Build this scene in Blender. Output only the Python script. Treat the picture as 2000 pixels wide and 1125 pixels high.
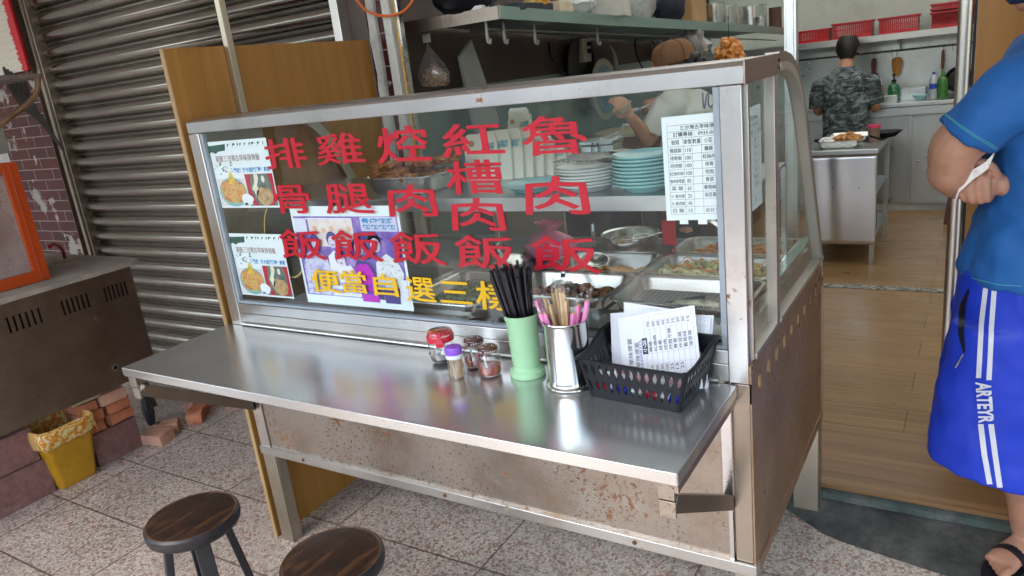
import bpy, bmesh, math, random
import numpy as np
from mathutils import Vector, Matrix, noise
from mathutils.bvhtree import BVHTree
random.seed(7)
PI = math.pi
for o in list(bpy.data.objects): bpy.data.objects.remove(o)
SC = bpy.context.scene
COL = SC.collection
# ------------------------------------------------------------------ camera
CAM = Vector((0.3882, -1.4812, 1.55)); YAW, PIT, ROL, FPX = -0.5794, -0.2842, -0.1195, 1445.35
_f = Vector((math.sin(YAW)*math.cos(PIT), math.cos(YAW)*math.cos(PIT), math.sin(PIT)))
_r0 = Vector((math.cos(YAW), -math.sin(YAW), 0)); _u0 = _r0.cross(_f)
_r = _r0*math.cos(ROL)+_u0*math.sin(ROL); _u = -_r0*math.sin(ROL)+_u0*math.cos(ROL)
cd = bpy.data.cameras.new('camera'); cam = bpy.data.objects.new('camera', cd); COL.objects.link(cam)
cd.sensor_width = 36; cd.lens = FPX/2000*36; cd.clip_start = 0.02; cd.clip_end = 600
cam.matrix_world = Matrix(((_r.x,_u.x,-_f.x,CAM.x),(_r.y,_u.y,-_f.y,CAM.y),(_r.z,_u.z,-_f.z,CAM.z),(0,0,0,1)))
SC.camera = cam
def ray(px, py): return (_f + _r*((px-1000)/FPX) - _u*((py-562.5)/FPX))
def W(px, py, ax, v):
    """point where the sight line of a photo position meets the real plane ax = v (used to read off sizes)"""
    d = ray(px, py); i = 'xyz'.index(ax); t = (v-CAM[i])/d[i]; return CAM+d*t
# ------------------------------------------------------------------ world, sun, exposure
wd = bpy.data.worlds.new('World'); SC.world = wd; wd.use_nodes = True
nt = wd.node_tree; bg = nt.nodes['Background']; sky = nt.nodes.new('ShaderNodeTexSky')
sky.sky_type = 'NISHITA'; sky.sun_disc = False; sky.sun_elevation = math.radians(58); sky.sun_rotation = math.radians(200)
sky.air_density = 1.4; sky.dust_density = 3.0
nt.links.new(sky.outputs[0], bg.inputs[0]); bg.inputs[1].default_value = 0.15
sl = bpy.data.lights.new('sun', 'SUN'); sl.energy = 1.0; sl.angle = math.radians(50); sl.color = (1, .95, .88)
so = bpy.data.objects.new('sun', sl); COL.objects.link(so)
so.rotation_euler = Vector((-0.25, -0.75, 1.27)).to_track_quat('Z', 'Y').to_euler()
vs = SC.view_settings; vs.view_transform = 'Standard'; vs.look = 'None'; vs.gamma = 1; vs.exposure = 2.42
cy = SC.cycles; cy.max_bounces = 10; cy.diffuse_bounces = 4; cy.glossy_bounces = 5; cy.transparent_max_bounces = 24; cy.transmission_bounces = 6
cy.sample_clamp_indirect = 6; cy.use_denoising = True
# ------------------------------------------------------------------ materials
MATS = {}
def newmat(name):
    m = bpy.data.materials.new(name); m.use_nodes = True
    n = m.node_tree.nodes; return m, m.node_tree, n['Principled BSDF']
def coord(nt, scale=(1,1,1), rot=(0,0,0), src='Object'):
    tc = nt.nodes.new('ShaderNodeTexCoord'); mp = nt.nodes.new('ShaderNodeMapping')
    nt.links.new(tc.outputs[src], mp.inputs[0]); mp.inputs['Scale'].default_value = scale; mp.inputs['Rotation'].default_value = rot
    return mp.outputs[0]
def noi(nt, vec, scale, detail=4, rough=.55, dist=0):
    n = nt.nodes.new('ShaderNodeTexNoise'); n.inputs['Scale'].default_value = scale; n.inputs['Detail'].default_value = detail
    n.inputs['Roughness'].default_value = rough; n.inputs['Distortion'].default_value = dist; nt.links.new(vec, n.inputs['Vector']); return n.outputs['Fac']
def ramp(nt, fac, stops, interp='LINEAR'):
    r = nt.nodes.new('ShaderNodeValToRGB'); cr = r.color_ramp; cr.interpolation = interp
    while len(cr.elements) < len(stops): cr.elements.new(0.5)
    for e, (p, c) in zip(cr.elements, stops):
        e.position = p; e.color = (c, c, c, 1) if isinstance(c, (int, float)) else (*c[:3], 1)
    nt.links.new(fac, r.inputs[0]); return r.outputs[0]
def mixc(nt, fac, a, b, mode='MIX'):
    m = nt.nodes.new('ShaderNodeMix'); m.data_type = 'RGBA'; m.blend_type = mode
    for s, v in ((0, fac), (6, a), (7, b)):
        if hasattr(v, 'type') and hasattr(v, 'links'): nt.links.new(v, m.inputs[s])
        elif s == 0: m.inputs[0].default_value = v
        else: m.inputs[s].default_value = (*v[:3], 1)
    return m.outputs[2]
def bump(nt, bs, h, strength=.3, dist=.01):
    b = nt.nodes.new('ShaderNodeBump'); b.inputs['Strength'].default_value = strength; b.inputs['Distance'].default_value = dist
    nt.links.new(h, b.inputs['Height']); nt.links.new(b.outputs[0], bs.inputs['Normal'])
def pm(name, col, rough=.5, metal=0, var=.12, scale=12, bmp=0, bscale=60, spec=.5, coat=0, sss=0, stretch=(1,1,1), dirt=0, dirtcol=(.12,.09,.06)):
    if name in MATS: return MATS[name]
    m, nt, bs = newmat(name); v = coord(nt, stretch)
    f = noi(nt, v, scale, 5); lo = [c*(1-var) for c in col]; hi = [min(1, c*(1+var)) for c in col]
    c = ramp(nt, f, [(.3, lo), (.7, hi)])
    if dirt:
        d = ramp(nt, noi(nt, v, scale*.45, 8, .7), [(.62-.2*dirt, 0), (.78, 1)]); c = mixc(nt, d, c, dirtcol)
    nt.links.new(c, bs.inputs['Base Color'])
    rr = ramp(nt, noi(nt, v, scale*2.3, 4), [(.3, max(0, rough*.85)), (.7, min(1, rough*1.15))]); nt.links.new(rr, bs.inputs['Roughness'])
    bs.inputs['Metallic'].default_value = metal; bs.inputs['Specular IOR Level'].default_value = spec
    bs.inputs['Coat Weight'].default_value = coat
    if sss:
        bs.inputs['Subsurface Weight'].default_value = sss; bs.inputs['Subsurface Radius'].default_value = (.01, .004, .002); bs.inputs['Subsurface Scale'].default_value = .6
    if bmp: bump(nt, bs, noi(nt, v, bscale, 6), bmp, .004)
    MATS[name] = m; return m
def steel(name, col=(.62,.62,.63), rough=.28, brush=(1,1,1), specks=0, rust=0, rustcol=(.20,.085,.03), stain_tint=0, stain_tint_col=(.3,.25,.2), rscale=45, metal=1):
    if name in MATS: return MATS[name]
    m, nt, bs = newmat(name); v = coord(nt); vb = coord(nt, brush)
    f = noi(nt, vb, 90, 3); f2 = noi(nt, v, 3.5, 3, .5)
    c = ramp(nt, f2, [(.3, [x*.88 for x in col]), (.7, [min(1, x*1.04) for x in col])])
    r1 = ramp(nt, f, [(.25, rough*.88), (.75, rough*1.12)]); r2 = ramp(nt, noi(nt, v, 4, 1.5, .4), [(.35, 0.0), (.75, .06)])
    rr = mixc(nt, 1.0, r1, r2, 'ADD'); met = None
    if stain_tint:
        s = ramp(nt, noi(nt, v, 5, 9, .72), [(.7-.35*stain_tint, 0), (.8, 1)]); c = mixc(nt, s, c, stain_tint_col)
    if specks:
        sp1 = ramp(nt, noi(nt, v, 130, 2, .5), [(.74-.14*specks, 0), (.80-.12*specks, 1)]); sp2 = ramp(nt, noi(nt, v, 4, 4, .6), [(.42, 0), (.6, 1)]); c = mixc(nt, mixc(nt, 1, sp1, sp2, 'MULTIPLY'), c, (.16,.09,.05))
    if rust:
        n1 = noi(nt, v, rscale, 4, .6); n2 = noi(nt, v, rscale*.12, 4, .6)
        mm = nt.nodes.new('ShaderNodeMath'); mm.operation = 'MULTIPLY'; nt.links.new(n1, mm.inputs[0]); nt.links.new(n2, mm.inputs[1])
        k = ramp(nt, mm.outputs[0], [(.405-.06*rust, 0), (.455-.06*rust, 1)])
        c = mixc(nt, k, c, rustcol); rr = mixc(nt, k, rr, (.8,.8,.8))
        inv = nt.nodes.new('ShaderNodeMath'); inv.operation = 'SUBTRACT'; inv.inputs[0].default_value = 1; nt.links.new(k, inv.inputs[1]); nt.links.new(inv.outputs[0], bs.inputs['Metallic'])
    else: bs.inputs['Metallic'].default_value = metal
    nt.links.new(c, bs.inputs['Base Color']); nt.links.new(rr, bs.inputs['Roughness'])
    bump(nt, bs, noi(nt, v, 2.2, 1.0, .3), .12, .004)
    MATS[name] = m; return m
def glassm(name, tint=(.93,.97,.96), rough=0.0, refl=1.0, grime=.0):
    if name in MATS: return MATS[name]
    m, nt, bs = newmat(name); nt.nodes.remove(bs); out = nt.nodes['Material Output']
    tr = nt.nodes.new('ShaderNodeBsdfTransparent'); tr.inputs[0].default_value = (*tint, 1)
    gl = nt.nodes.new('ShaderNodeBsdfGlossy'); gl.inputs['Roughness'].default_value = rough; gl.inputs[0].default_value = (1,1,1,1)
    lw = nt.nodes.new('ShaderNodeLayerWeight'); pw = nt.nodes.new('ShaderNodeMath'); pw.operation = 'POWER'; pw.inputs[1].default_value = 5; nt.links.new(lw.outputs['Facing'], pw.inputs[0])
    lw.inputs[0].default_value = .5
    mu = nt.nodes.new('ShaderNodeMath'); mu.operation = 'MULTIPLY_ADD'; mu.use_clamp = True; mu.inputs[1].default_value = .96*refl; mu.inputs[2].default_value = .04*refl; nt.links.new(pw.outputs[0], mu.inputs[0])
    mx = nt.nodes.new('ShaderNodeMixShader'); nt.links.new(mu.outputs[0], mx.inputs[0]); nt.links.new(tr.outputs[0], mx.inputs[1]); nt.links.new(gl.outputs[0], mx.inputs[2])
    last = mx
    if grime:
        df = nt.nodes.new('ShaderNodeBsdfDiffuse'); df.inputs[0].default_value = (.75,.76,.74,1)
        g = ramp(nt, noi(nt, coord(nt), 4, 6, .6), [(.35, grime*.4), (.75, grime)])
        m2 = nt.nodes.new('ShaderNodeMixShader'); nt.links.new(g, m2.inputs[0]); nt.links.new(mx.outputs[0], m2.inputs[1]); nt.links.new(df.outputs[0], m2.inputs[2]); last = m2
    nt.links.new(last.outputs[0], out.inputs[0]); MATS[name] = m; return m
def woodm(name, cols, scale=3, stretch=(1,1,.06), rough=.4, wear=0, wearcol=(.3,.18,.08), coat=0, rot=(0,0,0)):
    if name in MATS: return MATS[name]
    m, nt, bs = newmat(name); v = coord(nt, stretch, rot)
    f = noi(nt, v, scale*6, 6, .6, .6); g = noi(nt, v, scale*40, 3)
    c = ramp(nt, f, [(.3, cols[0]), (.52, cols[1]), (.72, cols[2])]); c = mixc(nt, .25, c, ramp(nt, g, [(.3, cols[0]), (.7, cols[2])]))
    if wear:
        w = ramp(nt, noi(nt, coord(nt, (11,1.5,1)), 4, 6, .6, .4), [(.62-wear*.2, 0), (.74, 1)]); c = mixc(nt, w, c, wearcol)
    nt.links.new(c, bs.inputs['Base Color']); bs.inputs['Roughness'].default_value = rough; bs.inputs['Coat Weight'].default_value = coat
    bump(nt, bs, g, .1, .002); MATS[name] = m; return m
# ------------------------------------------------------------------ mesh builder
_ICO = {}
def icot(sub):
    if sub not in _ICO:
        b = bmesh.new(); bmesh.ops.create_icosphere(b, subdivisions=sub, radius=1)
        _ICO[sub] = ([v.co.copy() for v in b.verts], [[v.index for v in f.verts] for f in b.faces]); b.free()
    return _ICO[sub]
ORG = {}
class MB:
    def __init__(s): s.v = []; s.f = []; s.m = []; s.mi = 0; s.T = None
    def add(s, vs, fs):
        n = len(s.v)
        if s.T is not None: vs = [s.T @ Vector(p) for p in vs]
        s.v += [tuple(p) for p in vs]; s.f += [[i+n for i in f] for f in fs]; s.m += [s.mi]*len(fs); return s
    def box(s, x0, x1, y0, y1, z0, z1):
        p = [(x,y,z) for x in (x0,x1) for y in (y0,y1) for z in (z0,z1)]
        return s.add(p, [(0,1,3,2),(4,6,7,5),(0,4,5,1),(2,3,7,6),(0,2,6,4),(1,5,7,3)])
    def bar(s, a, b, w, h, up=(0,0,1)):
        a = Vector(a); b = Vector(b); d = (b-a).normalized(); u = Vector(up); sd = d.cross(u)
        if sd.length < 1e-4: sd = d.cross(Vector((1,0,0)))
        sd.normalize(); u = sd.cross(d); p = []
        for q in (a, b):
            for i, j in ((-1,-1),(1,-1),(1,1),(-1,1)): p.append(q+sd*(i*w/2)+u*(j*h/2))
        return s.add(p, [(0,3,2,1),(4,5,6,7),(0,1,5,4),(1,2,6,5),(2,3,7,6),(3,0,4,7)])
    def loops(s, L, c0=True, c1=True, closed=True):
        n = len(L[0]); vs = [p for l in L for p in l]; fs = []
        for k in range(len(L)-1):
            for i in range(n if closed else n-1):
                j = (i+1) % n; fs.append((k*n+i, k*n+j, (k+1)*n+j, (k+1)*n+i))
        if c0: fs.append(tuple(range(n))[::-1])
        if c1: fs.append(tuple((len(L)-1)*n+i for i in range(n)))
        return s.add(vs, fs)
    def tube(s, pts, r, n=10, caps=True, sq=1.0, up=None):
        pts = [Vector(p) for p in pts]; R = r if isinstance(r, (list, tuple)) else [r]*len(pts)
        L = []; prev = None
        for i, p in enumerate(pts):
            t = (pts[min(i+1, len(pts)-1)]-pts[max(i-1, 0)]).normalized()
            if prev is None:
                a = Vector(up) if up else (Vector((0,0,1)) if abs(t.z) < .9 else Vector((1,0,0)))
            else: a = prev
            u = (a-t*a.dot(t)).normalized(); w = t.cross(u); prev = u
            L.append([p+u*(math.cos(2*PI*k/n)*R[i]*sq)+w*(math.sin(2*PI*k/n)*R[i]) for k in range(n)])
        return s.loops(L, caps, caps)
    def lathe(s, prof, c=(0,0,0), n=24, ax=None, caps=True):
        c = Vector(c)
        if ax is None: L = [[c+Vector((r*math.cos(2*PI*k/n), r*math.sin(2*PI*k/n), z)) for k in range(n)] for r, z in prof]
        else:
            q = Vector(ax).normalized().to_track_quat('Z', 'Y')
            L = [[c+q @ Vector((r*math.cos(2*PI*k/n), r*math.sin(2*PI*k/n), z)) for k in range(n)] for r, z in prof]
        return s.loops(L, caps, caps)
    def prism(s, poly, ax, a, b):
        def P(u, v, w): return {'x': (w,u,v), 'y': (u,w,v), 'z': (u,v,w)}[ax]
        return s.loops([[P(u,v,a) for u,v in poly], [P(u,v,b) for u,v in poly]])
    def ico(s, c, r, sub=2, jit=0, sc=(1,1,1), seed=0, rot=None):
        V, F = icot(sub); c = Vector(c); out = []; o = Vector((seed*7.3, seed*3.1, seed*1.7))
        for p in V:
            k = 1+jit*noise.noise(p*1.9+o)+jit*.5*noise.noise(p*4.7+o)
            q = Vector((p.x*sc[0], p.y*sc[1], p.z*sc[2]))*(r*k)
            if rot: q = rot @ q
            out.append(c+q)
        return s.add(out, F)
    def loft(s, rings, n=20, caps=True):
        """rings: (centre, half-axis u, half-axis v)"""
        L = [[Vector(c)+Vector(u)*math.cos(2*PI*k/n)+Vector(v)*math.sin(2*PI*k/n) for k in range(n)] for c, u, v in rings]
        return s.loops(L, caps, caps)
    def quad(s, a, b, c, d): return s.add([a,b,c,d], [(0,1,2,3)])
    def build(s, name, mat, parent=None, org=None, bevel=0, ang=38, flat=False):
        o_ = Vector(org) if org is not None else Vector((0,0,0))
        if parent is not None: o_ = ORG[parent.name]
        me = bpy.data.meshes.new(name); me.from_pydata([tuple(Vector(p)-o_) for p in s.v], [], s.f)
        for mt in (mat if isinstance(mat, (list, tuple)) else [mat]): me.materials.append(mt)
        me.polygons.foreach_set('material_index', s.m)
        bm = bmesh.new(); bm.from_mesh(me); bmesh.ops.recalc_face_normals(bm, faces=bm.faces); bm.to_mesh(me); bm.free()
        if not flat:
            me.polygons.foreach_set('use_smooth', [True]*len(me.polygons)); me.set_sharp_from_angle(angle=math.radians(ang))
        ob = bpy.data.objects.new(name, me); COL.objects.link(ob)
        if parent is not None: ob.parent = parent
        else: ob.location = o_
        ORG[ob.name] = o_
        if bevel:
            b = ob.modifiers.new('bevel', 'BEVEL'); b.width = bevel; b.segments = 2; b.limit_method = 'ANGLE'; b.angle_limit = math.radians(50); b.harden_normals = False
        return ob
def tag(o, label=None, cat=None, group=None, kind=None):
    if label: o['label'] = label
    if cat: o['category'] = cat
    if group: o['group'] = group
    if kind: o['kind'] = kind
    return o
def thing(name, label, cat, loc=(0,0,0), group=None):
    o = bpy.data.objects.new(name, None); COL.objects.link(o); o.location = loc; o.empty_display_size = .1
    ORG[o.name] = Vector(loc); return tag(o, label, cat, group)
def dup(root, loc, rz=0, label=None, group=None, rot=None):
    r = root.copy(); COL.objects.link(r); r.location = loc; r.rotation_euler = rot or (0,0,rz)
    if label: r['label'] = label
    if group: r['group'] = group
    for ch in list(root.children):
        c = ch.copy(); COL.objects.link(c); c.parent = r
        for g in list(ch.children):
            d = g.copy(); COL.objects.link(d); d.parent = c
    return r
def rrect(x0, x1, y0, y1, r, z, n=5):
    out = []
    for cx, cy, a0 in ((x1-r,y1-r,0),(x0+r,y1-r,PI/2),(x0+r,y0+r,PI),(x1-r,y0+r,3*PI/2)):
        for k in range(n+1):
            a = a0+PI/2*k/n; out.append((cx+r*math.cos(a), cy+r*math.sin(a), z))
    return out
_TX = {}
def glyphs(s, bold=0.0, res=3):
    k = (s, bold, res)
    if k not in _TX:
        c = bpy.data.curves.new('t', 'FONT'); c.body = s; c.offset = bold; c.resolution_u = res
        o = bpy.data.objects.new('t', c); COL.objects.link(o); dg = bpy.context.evaluated_depsgraph_get(); dg.update()
        m = bpy.data.meshes.new_from_object(o.evaluated_get(dg))
        V = [(v.co.x, v.co.y) for v in m.vertices]; F = [list(p.vertices) for p in m.polygons]
        bpy.data.objects.remove(o); bpy.data.curves.remove(c); bpy.data.meshes.remove(m)
        xs = [p[0] for p in V]; ys = [p[1] for p in V]; x0, x1, y0, y1 = min(xs), max(xs), min(ys), max(ys)
        _TX[k] = ([((x-x0)/(x1-x0), (y-y0)/(y1-y0)) for x, y in V], F, (x1-x0)/(y1-y0))
    return _TX[k]
def text(mb, s, O, U, V, bold=0.0, th=0, fit=None):
    """lettering filling the box with corner O and edge vectors U (width) and V (height); fit='h' keeps the natural width"""
    vv, ff, asp = glyphs(s, bold); O = Vector(O); U = Vector(U); V = Vector(V)
    if fit == 'h': U = U.normalized()*V.length*asp
    pts = [O+U*x+V*y for x, y in vv]; mb.add(pts, ff)
    return mb
def remesh(o, vox, smooth=6, sub=0):
    r = o.modifiers.new('remesh', 'REMESH'); r.mode = 'VOXEL'; r.voxel_size = vox; r.use_smooth_shade = True
    if smooth:
        s = o.modifiers.new('smooth', 'SMOOTH'); s.iterations = smooth; s.factor = .6
    return o
def evalbvh(o):
    dg = bpy.context.evaluated_depsgraph_get(); dg.update(); e = o.evaluated_get(dg); m = e.to_mesh()
    mw = o.matrix_world
    t = BVHTree.FromPolygons([mw @ v.co for v in m.vertices], [list(p.vertices) for p in m.polygons]); e.to_mesh_clear(); return t
def hit(bvh, px, py, off=.002):
    d = ray(px, py).normalized(); h = bvh.ray_cast(CAM, d)
    return None if h[0] is None else h[0]+h[1]*off*(1 if h[1].dot(d) < 0 else -1)
ORD = ['topmost','second','third','fourth','fifth','sixth','seventh','eighth','ninth','tenth']
# shared materials
ST = steel('brushed_steel', (.66,.66,.66), .26, (1,8,1))
STB = steel('bright_steel', (.78,.78,.76), .2, (1,1,8))
STK = steel('kitchen_steel', (.58,.62,.62), .34, (1,1,6), stain_tint=.3, stain_tint_col=(.35,.36,.34))
STT = steel('table_steel', (.58,.59,.58), .21, (.02,.5,1), metal=.85)
STR = steel('rusty_steel', (.42,.385,.345), .38, (1,1,4), rust=1.25, stain_tint=.75, stain_tint_col=(.28,.19,.12), rscale=48, specks=1.1)
STRL = steel('lightly_rusted_steel', (.58,.57,.56), .3, (3,1,3), rust=.5, rscale=30, stain_tint=.5, stain_tint_col=(.40,.35,.30), specks=.35)
STS = steel('brown_reflection_side_steel', (.46,.335,.235), .5, (1,1,5), rust=.8, rustcol=(.09,.05,.028), stain_tint=.9, stain_tint_col=(.30,.19,.11), rscale=35, specks=.5)  # brown base and blotches imitate reflected wood; rust and specks are wear
WHT = pm('white_paint', (.8,.8,.78), .45)
BLK = pm('black_plastic', (.008,.009,.013), .42, spec=.3)
# ================================================================== THE SETTING
# ---- terrazzo pavement
m, nt, bs = newmat('terrazzo'); v = coord(nt)
nd = nt.nodes.new('ShaderNodeTexNoise'); nd.inputs['Scale'].default_value = 60; nd.inputs['Detail'].default_value = 2; nt.links.new(v, nd.inputs['Vector'])
vd = nt.nodes.new('ShaderNodeVectorMath'); vd.operation = 'MULTIPLY_ADD'; vd.inputs[1].default_value = (.012,.012,.012); nt.links.new(nd.outputs['Color'], vd.inputs[0]); nt.links.new(v, vd.inputs[2])
vo = nt.nodes.new('ShaderNodeTexVoronoi'); vo.inputs['Scale'].default_value = 118; nt.links.new(vd.outputs[0], vo.inputs['Vector'])
ve = nt.nodes.new('ShaderNodeTexVoronoi'); ve.feature = 'DISTANCE_TO_EDGE'; ve.inputs['Scale'].default_value = 118; nt.links.new(vd.outputs[0], ve.inputs['Vector'])
sep = nt.nodes.new('ShaderNodeSeparateColor'); nt.links.new(vo.outputs['Color'], sep.inputs[0])
chip = ramp(nt, sep.outputs[0], [(0, (.49,.43,.36)), (.24, (.57,.51,.44)), (.46, (.43,.33,.275)), (.56, (.61,.56,.49)), (.81, (.31,.14,.10)), (.88, (.33,.28,.27)), (.93, (.60,.48,.43))], 'CONSTANT')
gap = ramp(nt, ve.outputs['Distance'], [(.02, 0), (.09, 1)]); gsz = ramp(nt, sep.outputs[1], [(.12, 0), (.16, 1)])
gm = mixc(nt, 1, gap, gsz, 'MULTIPLY')
c = mixc(nt, gm, (.27,.215,.18), chip)
big = ramp(nt, noi(nt, v, 1.6, 7, .65), [(.34, .62), (.58, 1.0)]); c = mixc(nt, .8, c, big, 'MULTIPLY')
br = nt.nodes.new('ShaderNodeTexBrick'); br.offset = 0; br.inputs['Scale'].default_value = 1; br.inputs['Mortar Size'].default_value = .0045; br.inputs['Mortar Smooth'].default_value = .2
br.inputs['Brick Width'].default_value = .645; br.inputs['Row Height'].default_value = .325
br.inputs['Color1'].default_value = br.inputs['Color2'].default_value = (1,1,1,1); br.inputs['Mortar'].default_value = (.38,.34,.32,1)
mp2 = coord(nt); mp2.node.inputs['Location'].default_value = (2.22+.645*4, .178+.325*20, 0); nt.links.new(mp2, br.inputs['Vector'])
c = mixc(nt, 1, c, br.outputs['Color'], 'MULTIPLY')
nt.links.new(c, bs.inputs['Base Color']); rr = ramp(nt, noi(nt, v, 9, 5), [(.3, .28), (.7, .5)]); nt.links.new(rr, bs.inputs['Roughness'])
TERR = m
b = MB(); b.box(-9, 6, -3.6, 5.9, -.12, 0); tag(b.build('pavement', TERR), kind='structure')
b = MB(); b.box(-300, 300, -300, 300, -.2, -.12); tag(b.build('road', pm('asphalt', (.09,.09,.09), .8, var=.2, scale=30)), kind='structure')
# ---- concrete apron under the threshold
CONC = pm('dark_concrete', (.045,.048,.043), .85, var=.5, scale=13, bmp=1.0, bscale=55, dirt=.7, dirtcol=(.14,.135,.12))
b = MB()
N = 46; L = []; EDG = ((-.6,.85),(-.13,.845),(-.07,.80),(.0,.745),(.07,.715),(.17,.69),(.27,.675),(.34,.66),(.6,.62),(2.2,.58))
for i in range(N):
    x = -.6+i*(2.8/(N-1)); k = max(j for j in range(len(EDG)-1) if EDG[j][0] <= x+1e-6); t_ = (x-EDG[k][0])/(EDG[k+1][0]-EDG[k][0]); yf = EDG[k][1]+(EDG[k+1][1]-EDG[k][1])*t_
    yf += .008*noise.noise(Vector((x*9, 0, 1)))+.006*noise.noise(Vector((x*30, 0, 4))); q = .86-yf
    L.append([(x, yf, .001), (x, yf+min(.03,q*.4), .014), (x, yf+q*.55, .040+.004*noise.noise(Vector((x*12,3,0)))), (x, .838, .060+.003*noise.noise(Vector((x*15,6,0)))), (x, .846, .060), (x, .868, -.02), (x, yf, -.02)])
b.loops(L); tag(b.build('concrete_apron', CONC), kind='structure')
b = MB(); L = []
for i in range(60):
    x = -.6+i*(2.8/59); L.append([(x,.844+.003*noise.noise(Vector((x*14,0,0))),.0),(x,.846+.004*noise.noise(Vector((x*14,0,0))),.082+.003*noise.noise(Vector((x*20,5,0)))),(x,.871,.086),(x,.871,0)])
b.loops(L); tag(b.build('threshold_kerb', pm('teal_cement', (.06,.085,.075), .8, var=.4, scale=14, bmp=.8, bscale=60, dirt=.7, dirtcol=(.20,.19,.17))), kind='structure')
# ---- shop floor : laminate planks
m, nt, bs = newmat('laminate'); v = coord(nt)
vs_ = coord(nt, (.35, 14, 1)); f = noi(nt, vs_, 5, 5, .6, .3); f2 = noi(nt, v, 2.5, 6, .6)
c = ramp(nt, f, [(.3, (.24,.138,.058)), (.55, (.36,.215,.092)), (.75, (.45,.28,.13))]); c = mixc(nt, .5, c, ramp(nt, f2, [(.3, .6), (.7, 1.0)]), 'MULTIPLY')
br = nt.nodes.new('ShaderNodeTexBrick'); br.inputs['Scale'].default_value = 1; br.inputs['Brick Width'].default_value = 1.2; br.inputs['Row Height'].default_value = .19; br.inputs['Mortar Size'].default_value = .0018
br.inputs['Color1'].default_value = (1,1,1,1); br.inputs['Color2'].default_value = (.86,.84,.8,1); br.inputs['Mortar'].default_value = (.3,.25,.2,1); br.offset = .37
mp3 = coord(nt); mp3.node.inputs['Location'].default_value = (5.35, 4.0, 0); nt.links.new(mp3, br.inputs['Vector'])
c = mixc(nt, 1, c, br.outputs['Color'], 'MULTIPLY'); nt.links.new(c, bs.inputs['Base Color'])
rr = ramp(nt, noi(nt, v, 6, 5), [(.3, .26), (.7, .48)]); nt.links.new(rr, bs.inputs['Roughness']); LAM = m
b = MB(); b.box(-1.74, 2.2, .88, 5.8, .088, .1); tag(b.build('shop_floor', LAM), kind='structure')
b = MB(); b.box(-.6, 2.2, .866, 1.285, .0885, .104)
tag(b.build('threshold_floor_strip', woodm('striped_laminate', ((.13,.065,.028),(.24,.13,.055),(.33,.19,.085)), 2.2, (.05,2.2,1), .4)), kind='structure')
m, nt, bs = newmat('mosaic'); v = coord(nt); vo = nt.nodes.new('ShaderNodeTexVoronoi'); vo.inputs['Scale'].default_value = 55; nt.links.new(v, vo.inputs['Vector'])
sep = nt.nodes.new('ShaderNodeSeparateColor'); nt.links.new(vo.outputs['Color'], sep.inputs[0]); nt.links.new(ramp(nt, sep.outputs[0], [(0, (.1,.1,.09)), (.4, (.3,.31,.28)), (.7, (.17,.2,.18)), (.85, (.42,.42,.38))], 'CONSTANT'), bs.inputs['Base Color'])
yM = W(1700, 562, 'z', .1).y
b = MB(); b.box(-1.0, 2.2, yM-.03, yM+.03, .096, .104); tag(b.build('mosaic_floor_strip', m), kind='structure')

# ---- the shop building (walls, ceilings)
bd = thing('shop_building', 'shop house front with steel clad kitchen behind the food cart', 'building', (0,1,0))
m, nt, bs = newmat('steel_cladding_wall'); v = coord(nt)
f2 = noi(nt, coord(nt, (1,1,.3)), 2.2, 6, .6); c = ramp(nt, f2, [(.3, (.44,.47,.47)), (.7, (.66,.69,.68))])
nt.links.new(c, bs.inputs['Base Color']); bs.inputs['Metallic'].default_value = .9; rr = ramp(nt, noi(nt, v, 3, 6, .65), [(.3, .22), (.7, .5)]); nt.links.new(rr, bs.inputs['Roughness']); bump(nt, bs, f2, .15, .01); CLAD = m
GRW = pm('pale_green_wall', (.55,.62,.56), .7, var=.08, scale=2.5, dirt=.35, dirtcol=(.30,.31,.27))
DKW = pm('dark_wall_panel', (.075,.05,.042), .5, var=.3, scale=3, dirt=.5, dirtcol=(.03,.022,.02))  # dark brown base with darker random patches
TEAL = steel('teal_reflecting_steel', (.40,.50,.48), .42, (1,1,3), stain_tint=.3, stain_tint_col=(.28,.31,.29))
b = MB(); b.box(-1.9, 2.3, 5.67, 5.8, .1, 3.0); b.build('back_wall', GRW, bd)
b = MB(); b.box(-1.76, 2.2, 5.655, 5.668, .1, 1.43); b.box(-.72, -.705, 5.648, 5.656, .1, 1.3); b.build('back_wall_cladding', CLAD, bd)
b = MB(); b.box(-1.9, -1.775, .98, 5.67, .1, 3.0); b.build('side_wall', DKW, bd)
b = MB()
for i, (y0, y1) in enumerate(((1.0, 2.0), (2.004, 3.2), (3.204, 4.3), (4.304, 5.65))): b.box(-1.773, -1.762, y0, y1, .1, 1.50)
b.build('side_wall_cladding', TEAL, bd)
b = MB(); b.box(2.2, 2.3, .98, 5.67, .1, 3.0); b.build('far_side_wall', GRW, bd)
# ceiling with an opening and translucent panel, added out of view to light the kitchen
b = MB(); b.box(-1.9, 2.3, .98, 1.22, 3.0, 3.1); b.box(-1.9, 2.3, 5.2, 5.8, 3.0, 3.1); b.box(-1.9, -1.7, 1.22, 5.2, 3.0, 3.1); b.box(1.6, 2.3, 1.22, 5.2, 3.0, 3.1)
b.build('kitchen_ceiling', WHT, bd)
m, nt, bs = newmat('added_panel_translucent'); nt.nodes.remove(bs); tl = nt.nodes.new('ShaderNodeBsdfTranslucent'); tl.inputs[0].default_value = (.60,.58,.53,1); nt.links.new(tl.outputs[0], nt.nodes['Material Output'].inputs[0])
b = MB(); b.box(-1.72, 1.62, 1.20, 5.22, 3.03, 3.035); b.build('added_light_panel', m, bd)
b = MB(); b.box(-9, 6, -2.9, .975, 3.05, 3.2); b.build('arcade_ceiling', pm('arcade_plaster', (.75,.73,.7), .8, var=.1, scale=3), bd)
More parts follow.
